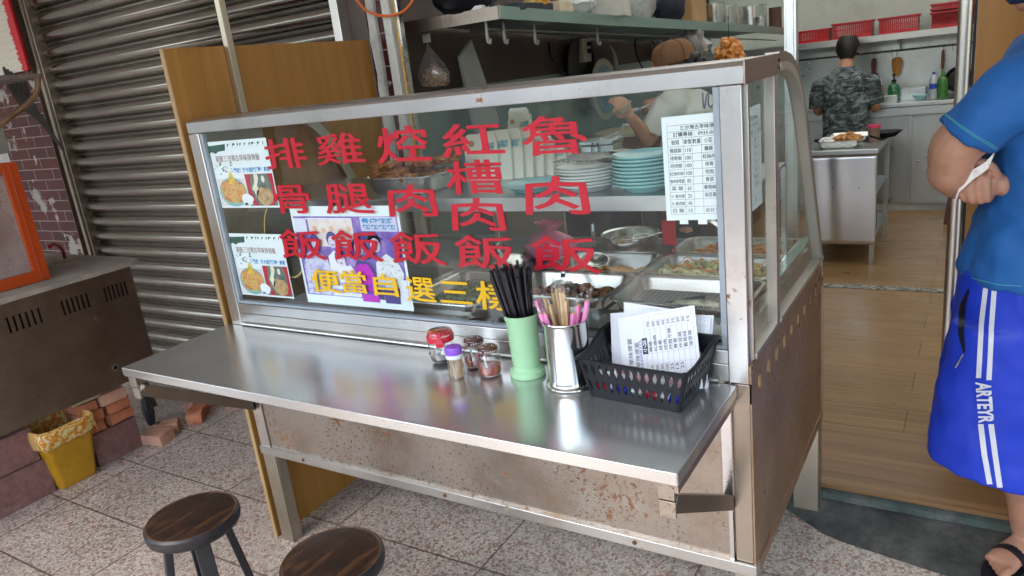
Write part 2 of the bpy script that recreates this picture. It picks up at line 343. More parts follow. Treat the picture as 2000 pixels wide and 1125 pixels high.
# facade above the shutter and the door opening, and the upper floors
b = MB(); b.box(-9, -4.30, 1.01, 1.2, 0, 3.05); b.box(-9, 6, .98, 1.2, 2.5, 3.05); b.box(2.2, 6, .98, 1.2, 0, 2.5)
b.build('facade_wall', pm('facade_plaster', (.45,.43,.4), .8, dirt=.4), bd)
b = MB(); b.box(-9, 6, -2.9, -2.7, 3.2, 9); b.box(-9, -8.8, -2.7, 1.0, 0, 9); b.build('upper_facade', pm('upper_facade', (.5,.48,.45), .8), bd)
for x in (-7.2, -3.6+.2, 2.6, 5.4):
    b = MB(); b.box(x-.25, x+.25, -2.9, -2.5, 0, 3.05); b.build('arcade_column', pm('column_tile', (.42,.38,.34), .4, var=.15), bd, bevel=.01)
# tiled pilaster between shutter and shop
m, nt, bs = newmat('maroon_tile'); v = coord(nt); br = nt.nodes.new('ShaderNodeTexBrick'); br.inputs['Scale'].default_value = 1
br.inputs['Brick Width'].default_value = .22; br.inputs['Row Height'].default_value = .065; br.inputs['Mortar Size'].default_value = .003
br.inputs['Color1'].default_value = (.085,.014,.014,1); br.inputs['Color2'].default_value = (.05,.01,.012,1); br.inputs['Mortar'].default_value = (.24,.21,.19,1)
cx = nt.nodes.new('ShaderNodeSeparateXYZ'); cb = nt.nodes.new('ShaderNodeCombineXYZ'); nt.links.new(v, cx.inputs[0]); nt.links.new(cx.outputs[0], cb.inputs[0]); nt.links.new(cx.outputs[2], cb.inputs[1]); nt.links.new(cb.outputs[0], br.inputs['Vector'])
dm = ramp(nt, noi(nt, v, 3.2, 7, .6), [(.56, 0), (.58, 1)])
c = mixc(nt, dm, br.outputs['Color'], (.30,.30,.26)); nt.links.new(c, bs.inputs['Base Color']); nt.links.new(ramp(nt, dm, [(0, .15), (1, .9)]), bs.inputs['Roughness'])
hh = nt.nodes.new('ShaderNodeMath'); hh.operation = 'SUBTRACT'; nt.links.new(br.outputs['Fac'], hh.inputs[1]); hh.inputs[0].default_value = 1; bump(nt, bs, hh.outputs[0], .5, .004); TILE = m
PEEL = pm('peeling_cement', (.50,.49,.45), .85, var=.25, scale=14, bmp=.6, bscale=30, dirt=.5, dirtcol=(.25,.2,.17))
pil = thing('tiled_pilaster', 'maroon tiled pilaster with broken cement edge right of the shutter', 'pillar', (-1.74,.97,0))
b = MB(); b.box(-1.875, -1.668, .985, 1.03, 0, 2.5); b.build('tile_facing', TILE, pil)
b = MB(); N = 40; Lp = []
for i in range(N):
    z = 2.5*i/(N-1); e = .012*noise.noise(Vector((3, z*9, 0))); e2 = .014*noise.noise(Vector((8, z*7, 0)))
    Lp.append([(-1.765+e, .985, z), (-1.762+e, .972, z), (-1.722+e2, .972, z), (-1.718+e2, .985, z)])
b.loops(Lp); b.build('cement_band', PEEL, pil)
WPO = pm('chalky_white_post', (.66,.66,.62), .6, var=.12, scale=10, dirt=.5, dirtcol=(.35,.28,.2))
b = MB(); b.box(-1.668, -1.628, .955, 1.0, 0, 2.5); tag(b.build('door_post', WPO, org=(-1.65,.97,0), bevel=.003), 'chalky white door post standing beside the yellow cable', 'post')
b = MB(); b.tube([(-1.607,.965,0),(-1.606,.966,1.2),(-1.604,.965,2.5)], .0055, 8); tag(b.build('yellow_pipe', pm('yellow_paint', (.75,.42,.03), .4), org=(-1.607,.965,0)), 'thin yellow gas pipe running up beside the white door post', 'pipe')
b = MB(); b.box(-1.598, -1.588, .96, .985, 0, 2.5); tag(b.build('door_trim', ST, org=(-1.593,.97,0)), 'narrow steel trim strip just right of the yellow pipe', 'trim')
b = MB(); P = [W(688,-12,'y',.93), W(715,20,'y',.92), W(750,31,'y',.91), W(785,24,'y',.92), W(806,0,'y',.93), W(812,-30,'y',.94)]
cr = []
for i in range(len(P)-1):
    p0, p1, p2, p3 = P[max(i-1,0)], P[i], P[i+1], P[min(i+2,len(P)-1)]
    for k in range(5):
        t = k/5; cr.append(.5*((2*p1)+(p2-p0)*t+(2*p0-5*p1+4*p2-p3)*t*t+(3*p1-p0-3*p2+p3)*t**3))
b.tube(cr+[P[-1]], .0055, 8); tag(b.build('hanging_cable', pm('orange_rubber', (.72,.14,.03), .45), org=tuple(P[2])), 'orange cable sagging in a loop above the wooden board', 'cable')
# aluminium post in the shop front
b = MB(); b.box(-.128, -.092, .955, .99, .1, 2.5); b.box(-.121, -.099, .95, .956, .1, 2.5)
tag(b.build('aluminium_post', steel('aluminium', (.78,.78,.78), .3, (1,1,6)), org=(-.11,.97,.1), bevel=.002), 'upright aluminium post of the shop front behind the cart corner', 'post')

# ---- roller shutter
sh = thing('roller_shutter', 'closed corrugated steel roller shutter on the left', 'shutter', (-3.1,.98,0))
prof = []
pit = .0905; z = .01; si = 0
while z < 2.9:
    for t, d in ((0,.0),(.03,.006),(.07,.004),(.10,-.004),(.13,-.012),(.20,-.022),(.32,-.030),(.46,-.033),(.60,-.031),(.74,-.024),(.86,-.011),(.92,.0),(.955,-.005),(.98,-.005)):
        prof.append((d, z+t*pit, si, max(0, math.sin(PI*t))))
    z += pit; si += 1
b = MB(); L = [[(x_, .985+d, zz) for d, zz, k_, w_ in prof] for x_ in (-4.235, -1.88)]
b.loops(L, False, False, closed=False)
m_sh = steel('shutter_steel', (.30,.285,.26), .14, (.3,1,1))
o = b.build('curtain', m_sh, sh, ang=60)
b = MB(); b.box(-4.285, -4.225, .93, .985, 0, 3.0); b.box(-4.27,-4.24,.915,.93,0,3.0); b.build('guide_rail', steel('guide_rail_steel', (.36,.31,.26), .4, (1,1,6), stain_tint=.4, stain_tint_col=(.2,.13,.08)), sh, bevel=.002)
b = MB(); b.box(-1.915, -1.872, .925, .985, 0, 3.0); b.build('guide_rail', steel('pale_rail', (.72,.70,.68), .35, (1,1,6)), sh, bevel=.002)
lp = thing('tiled_pilaster', 'cracked maroon tiled pilaster left of the shutter behind the grey counter', 'pillar', (-4.6,.9,0))
b = MB(); b.box(-4.85, -4.295, .90, 1.0, 0, 3.05); b.build('tile_facing', TILE, lp)
b = MB(); b.box(-4.294, -4.287, .9, .985, 0, 3.0); b.build('edge_strip', pm('brown_strip', (.10,.06,.04), .5), lp)
# red and cream painted sheet at top left
m, nt, bs = newmat('red_brushed_banner'); v = coord(nt); sx = nt.nodes.new('ShaderNodeSeparateXYZ'); nt.links.new(v, sx.inputs[0])
nn = noi(nt, coord(nt, (3,1,14)), 3, 6, .7); ad = nt.nodes.new('ShaderNodeMath'); ad.operation = 'MULTIPLY_ADD'; ad.inputs[1].default_value = .16; nt.links.new(nn, ad.inputs[0]); nt.links.new(sx.outputs[0], ad.inputs[2])
k = ramp(nt, ad.outputs[0], [(.366, 0), (.373, 1)]); wv = nt.nodes.new('ShaderNodeTexWave'); wv.wave_type = 'RINGS'; wv.inputs['Scale'].default_value = 9; wv.inputs['Distortion'].default_value = 6; nt.links.new(v, wv.inputs['Vector'])
cream = ramp(nt, wv.outputs['Fac'], [(.85, (.62,.59,.52)), (.97, (.60,.52,.38))]); c = mixc(nt, k, cream, (.55,.008,.02)); nt.links.new(c, bs.inputs['Base Color']); bs.inputs['Roughness'].default_value = .35
b = MB(); b.box(-4.95, -4.265, .87, .885, 1.87, 2.75); tag(b.build('wall_banner', m, org=(-4.62+.0,.87,1.87)), 'cream board with a red brush stroke edge above the old counter', 'banner')
# ---- street across the road (seen in reflections)
FB = []
for i, (x0, x1, h, colr) in enumerate(((-26,-17,3.6,(.34,.27,.2)), (-17,-8,4.2,(.38,.36,.33)), (-8,1,3.4,(.28,.24,.2)), (1,10,4.0,(.3,.27,.24)))):
    t = thing('terraced_house', ['tan','pale grey','brown','beige'][i]+' terraced house across the street', 'house', ((x0+x1)/2,-15,0))
    b = MB(); b.box(x0, x1-.05, -20, -15, -.12, h); b.build('wall', pm('house_wall_%d' % i, colr, .8), t)
    b = MB(); b.box(x0-.1, x1, -15.4, -14.6, h-.35, h-.2); b.build('awning', pm('awning_green', (.08,.16,.1), .6), t)
    b = MB(); b.box(x0+.5, x1-.6, -15, -14.9, 0, 2.9); b.build('shop_shutter', pm('house_shutter', (.3,.32,.33), .4), t)
t = thing('street_tree', 'leafy street tree on the far kerb', 'tree', (-12,-9,-.12))
b = MB(); b.tube([(-12,-9,-.12),(-11.9,-9,1.5),(-12.1,-9,3)], [.16,.12,.09]); b.build('trunk', pm('bark', (.12,.09,.06), .9), t)
b = MB(); random.seed(3)
for k in range(900):
    a = random.uniform(0, 2*PI); rr_ = random.random()**.5*1.7; zz = random.uniform(2.1, 4.6); p = Vector((-12+rr_*math.cos(a)*(1-.3*abs(zz-3.2)), -9+rr_*math.sin(a)*(1-.3*abs(zz-3.2)), zz))
    u = Vector((random.uniform(-1,1), random.uniform(-1,1), random.uniform(-1,1))).normalized()*.14; w = u.orthogonal().normalized()*.08
    b.quad(p-u, p+w, p+u, p-w)
b.build('crown', pm('leaves', (.07,.13,.03), .6, var=.4), t)
# ================================================================== THE FOOD CART
GL = glassm('pane_glass', (.96,.985,.975), 0, .6, .004)
GLE = pm('glass_edge_green', (.25,.5,.45), .15)
CH = pm('grey_glazing_channel', (.30,.34,.38), .4)
cart = thing('food_cart', 'stainless steel food display cart with red characters on its glass front', 'food cart', (-.86,.4,0))
ZT = .843
# front frame
b = MB()
L = [[(x, y, z) for y, z in ((.0,1.475),(.0,1.508),(.006,1.515),(.012,1.518),(.30,1.518),(.305,1.512),(.305,1.478),(.30,1.475))] for x in (-1.716,-1.712,-.004,-.0)]
b.loops(L); b.build('top_rail', STRL, cart, bevel=.002)
CAPM = steel('brown_reflecting_steel', (.42,.36,.31), .35, stain_tint=.4, stain_tint_col=(.27,.19,.13), rust=.5)
b = MB(); b.box(-.001, .003, .001, .303, 1.474, 1.519); b.build('rail_end_cap', CAPM, cart, bevel=.001)
b = MB(); b.lathe([(.0035,0),(.0035,.002),(0,.003)], (.003,.285,1.504), 8, (1,0,0)); b.lathe([(.0035,0),(.0035,.002),(0,.003)], (.003,.285,1.488), 8, (1,0,0)); b.build('rivets', BLK, cart)
b = MB(); b.box(-.048, -.0045, .0, .028, .845, 1.474); b.build('corner_post', STRL, cart, bevel=.002)
b = MB(); b.box(-.046, -.0045, .002, .028, .389, .8435); b.build('lower_post', steel('lower_post_steel', (.42,.37,.31), .36, (1,1,6), rust=.8, stain_tint=.7, stain_tint_col=(.36,.28,.2)), cart, bevel=.002)
b = MB(); b.box(-1.716, -1.668, .0, .028, .357, 1.474); b.build('corner_post', steel('left_post', (.62,.58,.53), .3, (1,1,6), stain_tint=.3), cart, bevel=.002)
for x0, x1 in ((-1.667,-1.655), (-.062,-.049)):
    b = MB(); b.box(x0, x1, .004, .02, .925, 1.473); b.build('glazing_channel', CH, cart, bevel=.001)
b = MB(); b.box(-1.668,-.049,.003,.022,.921,.929); b.build('glazing_sill', CH, cart, bevel=.001)
b = MB(); b.box(-1.668,-.048,.001,.04,.887,.920); b.build('lower_rail', STRL, cart, bevel=.002)
b = MB(); b.box(-1.668,-.048,.004,.04,.845,.886); b.build('kick_rail', steel('kick_steel', (.56,.53,.50), .3, (8,1,1), rust=.5, stain_tint=.5, stain_tint_col=(.45,.38,.33)), cart, bevel=.002)
b = MB(); b.tube([(-1.66,-.003,.849),(-.07,-.003,.849)], .0045, 8); b.build('sealing_bead', steel('pale_bead', (.75,.78,.77), .35), cart)
# base front
b = MB(); b.box(-1.666, -.06, .006, .012, .385, .80); b.build('front_panel', STR, cart, bevel=.001)
b = MB(); b.prism([(.005,.798),(-.002,.789),(.002,.782),(.005,.775)], 'x', -1.664, -.062)
b.box(-1.664,-.062,.0,.006,.80,.84); b.build('panel_fold', STR, cart)
b = MB(); b.box(-.0595, -.05, .001, .012, .385, .842); b.build('panel_edge_strip', STRL, cart)
b = MB(); b.box(-1.718, .003, -.006, .028, .357, .388); b.build('bottom_rail', steel('bottom_rail_steel', (.56,.56,.54), .33, (6,1,1), rust=.9, rscale=22, stain_tint=.5, stain_tint_col=(.45,.38,.3)), cart, bevel=.002)
for xs in (-1.5,-.9,-.3):
    b = MB(); b.lathe([(.006,0),(.006,.002),(.002,.003)], (xs,-.006,.373), 10, (0,-1,0)); b.build('screw', steel('rust_screw', (.2,.1,.05), .6), cart)
# legs
LEG = steel('leg_steel', (.50,.46,.38), .38, (1,1,5), stain_tint=.6, stain_tint_col=(.33,.27,.18))
for x0, x1, y0, y1, z0 in ((-1.716,-1.656,0,.045,0), (-.05,.0,.0,.045,0), (-1.716,-1.66,.78,.84,0), (-.075,.002,.775,.84,.05)):
    b = MB(); b.box(x0, x1, y0, y0+.006, z0, .356); b.box(x1-.006 if x0 < -1 else x0, x1 if x0 < -1 else x0+.006, y0+.007, y1, z0, .356)
    if x0 > -1: b.box(x1-.006, x1, y0+.007, y1, z0, .356)
    else: b.box(x0, x0+.006, y0+.007, y1, z0, .356)
    b.build('leg', LEG, cart, bevel=.001)
# right side panel with a row of oblong vent holes, cut as real openings
yk = [W(px, py, 'x', 0.0) for px, py in ((1480,745),(1500,720),(1517,693),(1531,672),(1546,652),(1558,630),(1570,613),(1583,601),(1594,583))]
b = MB(); hy, hz = .0135, .0175; zc = .823; y_prev = .0
for i, p in enumerate(yk):
    y = .072+i*.083; n = 10
    pts = [(y+hy*math.copysign(abs(math.cos(a))**.6, math.cos(a)), zc+hz*math.copysign(abs(math.sin(a))**.6, math.sin(a))) for a in [2*PI*k/20 for k in range(20)]]
    y1 = y+.0415 if i < len(yk)-1 else .845
    top = [q for q in pts if q[1] >= zc-1e-6]; bot = [q for q in pts if q[1] <= zc+1e-6]
    top = sorted(top, key=lambda q: q[0]); bot = sorted(bot, key=lambda q: q[0])
    for x in (0.0,):
        b.add([(x,y_prev,zc)]+[(x,)+q for q in top]+[(x,y1,zc),(x,y1,.846),(x,y_prev,.846)], [list(range(len(top)+4))])
        b.add([(x,y_prev,zc)]+[(x,)+q for q in bot]+[(x,y1,zc),(x,y1,.80),(x,y_prev,.80)], [list(range(len(bot)+4))])
    b.loops([[(0,)+q for q in pts], [(-.004,)+q for q in pts]], False, False)
    y_prev = y1
b.box(-.004, 0, .0, .845, .385, .7995); b.box(-.004, 0, .0, .845, .8465, .889)
b.build('side_panel', STS, cart)
b = MB(); b.box(-.0075, -.0045, .03, .62, .80, .846); b.build('vent_tape', pm('tan_tape', (.72,.50,.26), .6), cart)
b = MB(); b.box(-.0075,-.0045,.632,.845,.80,.846); b.build('vent_backing', BLK, cart)
b = MB(); b.bar((.0015,.03,.372), (.0015,.848,.372), .005, .03); b.build('side_bottom_trim', STS, cart)
b = MB(); b.box(-.03,.0035,.84,.848,.372,.886); b.build('rear_corner_trim', STS, cart, bevel=.001)
# the other end panel and the deck inside
b = MB(); b.box(-1.714,-1.70,.03,.845,.385,.92); b.box(-1.714,-1.705,.03,.28,.92,1.474); b.build('end_panel', LEG, cart)
b = MB()
DECKH = [(-.40,-.055,.16,.385),(-.735,-.415,.16,.385),(-.735,-.415,.40,.615),(-.40,-.055,.40,.615),(-.40,-.055,.63,.845-.02),(-.735,-.415,.63,.825),(-1.005,-.75,.06,.37),(-1.40,-1.02,.06,.37)]
xs = sorted({-1.70,-.03}|{h[0] for h in DECKH}|{h[1] for h in DECKH}); ys = sorted({.028,.845}|{h[2] for h in DECKH}|{h[3] for h in DECKH})
for i in range(len(xs)-1):
    for j in range(len(ys)-1):
        cx, cyy = (xs[i]+xs[i+1])/2, (ys[j]+ys[j+1])/2
        if not any(h[0] < cx < h[1] and h[2] < cyy < h[3] for h in DECKH): b.add([(xs[i],ys[j],.935),(xs[i+1],ys[j],.935),(xs[i+1],ys[j+1],.935),(xs[i],ys[j+1],.935)], [(0,1,2,3)])
b.build('deck', steel('deck_steel', (.48,.48,.47), .3, stain_tint=.3, stain_tint_col=(.25,.22,.19)), cart)
b = MB(); b.box(-1.02,-.05,.118,.128,.86,.934); b.box(-1.02,-.05,.105,.118,.905,.915); b.build('well_front', steel('dark_well_steel', (.34,.36,.36), .3, (6,1,1)), cart, bevel=.001)
b = MB(); b.box(-1.70,-.02,.838,.845,.39,.95); b.build('rear_panel', steel('rear_steel', (.5,.5,.49), .35), cart)
# inner shelf with front lip
b = MB(); b.box(-1.70,-.05,.15,.60,1.222,1.230); b.box(-1.70,-.05,.146,.15,1.195,1.232)
b.build('inner_shelf', steel('shelf_steel', (.55,.56,.57), .3, (5,1,1)), cart, bevel=.001)
for x in (-.055, -1.0, -1.69): b = MB(); b.bar((x,.59,.935),(x,.59,1.222),.012,.012); b.build('shelf_strut', ST, cart)
# side glazing frame (right end)
SF = steel('side_frame_steel', (.62,.58,.52), .35, (1,1,5), rust=.5, rscale=40, stain_tint=.35, stain_tint_col=(.35,.25,.17))
b = MB(); b.box(-.022,.0,.028,.042,.892,1.473); b.build('side_stile', SF, cart, bevel=.001)
b = MB(); b.box(-.022,.002,.243,.262,.892,1.473); b.build('side_mullion', SF, cart, bevel=.001)
b = MB(); b.box(-.018,.001,.2625,.280,.892,1.473); b.build('side_mullion', steel('white_mullion', (.72,.70,.65), .4, (1,1,5), rust=.3), cart, bevel=.001)
b = MB(); b.box(-.022,.003,.042,.243,.889,.902); b.box(-.022,.003,.28,.862,.889,.902); b.build('side_sill', SF, cart, bevel=.001)
# curved end frame
prof = [(.30,1.500),(.36,1.499),(.42,1.490),(.475,1.470),(.52,1.437),(.560,1.395),(.60,1.33),(.65,1.235),(.70,1.14),(.75,1.045),(.80,.955),(.838,.885)]
def band(off0, off1, x0, x1):
    pts = []; L = []
    for i, (y, z) in enumerate(prof):
        a = Vector(prof[max(i-1,0)]); c2 = Vector(prof[min(i+1,len(prof)-1)]); t = (c2-a).normalized(); nrm = Vector((t.y, -t.x))*-1
        if nrm.y < 0 and nrm.x < 0: nrm = -nrm
        p0 = Vector((y, z))+nrm*off0; p1 = Vector((y, z))+nrm*off1
        L.append([(x0,p0.x,p0.y),(x1,p0.x,p0.y),(x1,p1.x,p1.y),(x0,p1.x,p1.y)])
    return L
b = MB(); b.loops(band(-.018,.0,-.02,.004)); b.build('curved_frame', steel('pale_curve', (.72,.72,.68), .4, rust=.35), cart)
b = MB(); b.loops(band(.001,.022,-.03,.002)); b.build('curved_cover', CAPM, cart)
for xx in (-1.714,):
    b = MB(); L = band(-.018,.02,xx,xx+.022); b.loops(L); b.build('curved_frame', SF, cart)
# glass
fg = MB(); fg.box(-1.656,-.060,.010,.0135,.926,1.475); fg = fg.build('front_glass', GL, cart, flat=True)
b = MB(); b.box(-.012,-.009,.041,.244,.899,1.474); b.build('side_glass', GL, cart, flat=True)
b = MB(); pg = [(y-.016, z-.008) for y, z in prof[1:]]; pg = [(.279,1.474)]+[(min(y, .86), min(z, 1.474)) for y, z in pg]+[(.82,.899),(.279,.899)]
b.prism(pg, 'x', -.012, -.009); b.build('side_glass', GL, cart, flat=True)
b = MB(); L = band(-.008,-.004,-1.69,-.022); b.loops([[q for q in l] for l in L]); b.build('curved_glass', GL, cart, ang=80)
# red and yellow characters on the front glass
RED = pm('red_vinyl', (.47,.006,.022), .35, var=.04); YEL = pm('yellow_vinyl', (.78,.46,.008), .35, var=.04)
def put(b, s, x0, x1, y0, y1, bold=.019):
    cx, cyy = (x0+x1)/2, (y0+y1)/2
    l = W(x0,cyy,'y',.0085); r = W(x1,cyy,'y',.0085); t = W(cx,y0,'y',.0085); d = W(cx,y1,'y',.0085)
    U = Vector((r.x-l.x,0,0)); H = t.z-d.z; c_ = Vector(((l.x+r.x)/2,.0085,(t.z+d.z)/2))
    vv, ff, asp = glyphs(s, 0)
    if s in '雞飯魯槽選當': bold *= .78
    # brush-weight strokes: the outline is stamped round a small ellipse, each stamp a hair further forward
    for q in range(10):
        a = 2*PI*q/9; ox, oz = (bold*math.cos(a)*1.0, bold*math.sin(a)*.8) if q < 9 else (0, 0)
        P_ = []
        for x, y in vv:
            sw = 1+.10*(1-y)**2; P_.append(c_+U*((x-.5)*sw*.94+ox)+Vector((0,-.00012*q,H*((y-.5)*1.05+oz+.03*math.sin(3*x)))))
        b.add(P_, ff)
cols = [[('排',517,597,273,328),('骨',535,606,364,416),('飯',547,632,451,505)],
 [('雞',618,709,263,320),('腿',636,725,362,416),('飯',648,743,453,508)],
 [('焢',736,837,250,316),('肉',759,851,364,421),('飯',762,867,456,515)],
 [('紅',864,981,243,303),('槽',871,984,316,378),('肉',883,984,391,449),('飯',889,1007,463,524)],
 [('魯',1018,1148,229,301),('肉',1027,1148,349,417),('飯',1037,1169,465,530)]]
for cl in cols:
    for a in cl: b = MB(); put(b, *a); b.build('red_character', RED, fg, flat=True)
for a in (('便',608,663,529,570),('當',666,716,531,571),('自',730,775,538,577),('選',793,849,544,588),('三',860,919,552,591),('樣',930,1003,553,605)): b = MB(); put(b, *a, bold=.020); b.build('yellow_character', YEL, fg, flat=True)
# fold-out table leaf
b = MB()
L = [rrect(-1.735,-.03,-.388,-.002,.004,z_) for z_ in (.816,.843)]
b.loops(L); b.build('table_leaf', STT, cart, bevel=.002)
b = MB()
b.box(-.045,-.0315,-.384,-.012,.800,.8155)
b.build('leaf_hem', CAPM, cart)
for xa, sgn in ((-.055,1), (-1.70,-1)):
    BR = steel('bracket_steel', (.24,.20,.165), .36, (1,6,1), rust=.6, stain_tint=.5, stain_tint_col=(.3,.22,.16))
    b = MB(); b.bar((xa,-.372,.800),(xa,-.006,.800),.022,.030); b.build('bracket_arm', BR, cart, bevel=.001)
    b = MB(); b.bar((xa+.001,-.366,.765),(xa+.001,.0,.545),.022,.034); b.build('bracket_brace', BR, cart, bevel=.001)
    b = MB(); b.box(xa-.012,xa+.012,-.012,-.002,.53,.785); b.build('bracket_upright', ST, cart, bevel=.001)
    b = MB(); b.box(xa-.016,xa+.016,-.385,-.379,.783,.817); b.box(xa-.016,xa+.016,-.383,-.377,.745,.779); b.build('bracket_end', STR, cart, bevel=.001)
# ---- wooden board and pole beside the cart
WB = woodm('orange_laminate', ((.27,.115,.018),(.34,.155,.03),(.39,.19,.045)), 2.2, (1,1.2,.05), .35, coat=.1)
t = thing('wooden_board', 'tall orange brown laminated board standing against the cart left end', 'board', (-1.75,.45,0))
b = MB(); b.box(-1.757,-1.74,.002,.93,0,1.735); b.build('panel', WB, t, bevel=.001)
b = MB(); b.box(-1.757,-1.74,-.003,.0015,0,1.7345); b.build('edge_banding', pm('pale_ply_edge', (.36,.23,.10), .6), t)
b = MB(); b.box(-1.738,-1.716,.222,.238,1.519,2.7); b.box(-1.716,-1.711,.218,.242,1.519,2.7)
tag(b.build('awning_pole', steel('pole_steel', (.62,.55,.45), .35, (1,1,5), rust=.5, stain_tint=.4, stain_tint_col=(.4,.28,.16)), org=(-1.725,.23,1.519), bevel=.001), 'thin rusty metal pole rising in front of the wooden board', 'pole')
# ================================================================== LEFT SIDE : old counter, bricks, bin
GC = steel('grimy_counter_steel', (.25,.19,.145), .5, (1,1,3), stain_tint=.9, stain_tint_col=(.13,.09,.06), rust=.35, rustcol=(.1,.055,.03))
oc = thing('old_stall_counter', 'grimy grey metal stall counter with vent slots propped on bricks', 'counter', (-3.4,-.2,.3))
b = MB(); XF = -2.995
# front face panels with real vent slots, four groups of six
groups = [(-.62,-.44), (-.36,-.21), (-.135,-.01), (.09,.20), (.285,.385)]
sl_ = []
for y0, y1 in groups:
    for k in range(6): sl_.append(y0+(y1-y0)*k/5)
yp = -1.6
for y in sl_:
    b.box(XF-.004, XF, yp, y-.0045, .745, .812); yp = y+.0045
b.box(XF-.004, XF, yp, .43, .745, .812)
b.box(XF-.004, XF, -1.6, .43, .8125, .87)
b.box(XF-.004, XF, -1.6, .43, .345, .7445)
b.box(XF-.8, XF-.0045, .424, .43, .345, .87)
b.build('front_panel', GC, oc)
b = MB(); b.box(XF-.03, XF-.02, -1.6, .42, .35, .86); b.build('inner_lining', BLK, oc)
b = MB(); b.lathe([(.016,0),(.016,.003),(.011,.003),(.011,.001)], (XF,.235,.435), 16, (1,0,0)); b.build('grommet', ST, oc)
b = MB(); b.lathe([(.011,0),(.011,.002)], (XF,.235,.435), 16, (1,0,0)); b.build('grommet_hole', BLK, oc)
b = MB(); random.seed(5)
N = 40; top = []
for i in range(N+1):
    y = -1.65+2.15*i/N; top.append((XF+.012+.006*noise.noise(Vector((y*9,1,0)))+(.03 if y > .3 else 0)*0, y))
for i in range(14):
    x = XF-.05-i*.07; top.append((x, .5+.008*noise.noise(Vector((x*13,7,0)))))
top[N] = (XF-.005,.485); top += [(XF-1.0,-1.65)]
b.loops([[(x,y,z_) for x,y in top] for z_ in (.873,.876,.892,.895)]); b.build('counter_top', pm('crusted_grey_top', (.30,.26,.22), .8, var=.3, scale=6, bmp=.6, bscale=30, dirt=.5, dirtcol=(.18,.14,.11)), oc, bevel=.002)
b = MB(); b.lathe([(.0,-.022),(.05,-.024),(.078,-.016),(.088,0),(.078,.016),(.05,.024),(0,.022)], (-3.20,.44,.088), 28, (.5,.86,0)); b.build('wheel', pm('black_rubber', (.03,.035,.042), .55), oc)
b = MB(); b.lathe([(.0,-.028),(.03,-.028),(.03,.028),(0,.028)], (-3.20,.44,.088), 16, (.5,.86,0)); b.bar((-3.20,.475,.09),(-3.20,.44,.40),.02,.03); b.build('wheel_hub', GC, oc)
# orange frame box on the counter
OR = pm('orange_paint', (.50,.065,.008), .4, var=.12, scale=5, dirt=.35, dirtcol=(.3,.05,.015))
ob = thing('orange_cabinet', 'orange painted glass sided cabinet standing on the grey counter', 'cabinet', (-3.4,-.2,.896))
b = MB(); X0 = -3.12
b.box(X0-.035,X0,.075,.135,.897,1.42); b.box(X0-.035,X0,-.9,.0745,.897,.945); b.box(X0-.035,X0,-.9,.0745,1.38,1.42); b.box(X0-.7,X0-.0355,.10,.135,.897,1.42)
b.box(X0+.0005,X0+.003,.098,.101,.90,1.418)
b.build('frame', OR, ob, bevel=.003)
b = MB(); b.box(X0-.02,X0-.017,-.9,.074,.946,1.379); b.build('pane', glassm('dusty_glass', (.7,.68,.64), .05, 1.0, .35), ob)
b = MB(); b.box(X0-.6,X0-.58,-.9,.1,.9,1.4); b.build('back_board', pm('brown_board', (.22,.17,.13), .7), ob)
# canopy with pipe handle
cn = thing('stall_canopy', 'rusty grey stall canopy plate with a bent pipe handle', 'canopy', (-3.4,-.1,1.75))
b = MB(); b.loops([[(x,y,z_) for x,y in ((-4.0,-1.4),(-3.09,-1.4),(-3.075,.30),(-3.09,.335),(-4.0,.34))] for z_ in (1.752,1.772)]); b.build('plate', pm('rusted_plate', (.22,.19,.17), .6, var=.3, dirt=.6, dirtcol=(.13,.06,.03)), cn, bevel=.003)
b = MB(); b.tube([W(76,150,'x',-3.09)+Vector((0,0,.01)), W(74,172,'x',-3.09), W(68,188,'x',-3.09), W(52,205,'x',-3.09), W(25,225,'x',-3.09), W(-10,252,'x',-3.09), W(-80,300,'x',-3.09)], .012, 10); b.build('pipe_handle', pm('brown_pipe', (.20,.11,.06), .4, var=.3), cn)
b = MB()
for k in range(7):
    p = W(20+k*7, 175+k*4, 'x', -3.4); b.tube([p+Vector((0,0,.1)), p, p+Vector((0,.03,-.09)), p+Vector((0,.08,-.12-.02*k))], .006, 6)
tag(b.build('cable_bundle', pm('dirty_cable', (.07,.06,.055), .6), org=tuple(W(30,190,'x',-3.4))), 'dirty tangle of cables hanging under the canopy plate', 'cable')
b = MB(); b.box(-3.9,-3.5,-.2,.3,1.45,1.68); tag(b.build('pale_carton', pm('grubby_card', (.40,.38,.33), .8), org=(-3.7,.05,1.45), bevel=.004), 'grubby pale carton tucked under the canopy plate', 'carton')
b = MB(); b.tube([W(97,482,'x',-3.3), W(106,476,'x',-3.35), W(116,480,'x',-3.4), W(124,492,'x',-3.5), W(128,515,'x',-3.6)], .009, 8); tag(b.build('red_hose', pm('red_hose', (.35,.02,.03), .4), org=tuple(W(110,480,'x',-3.35))), 'short red hose curling behind the orange cabinet', 'hose')
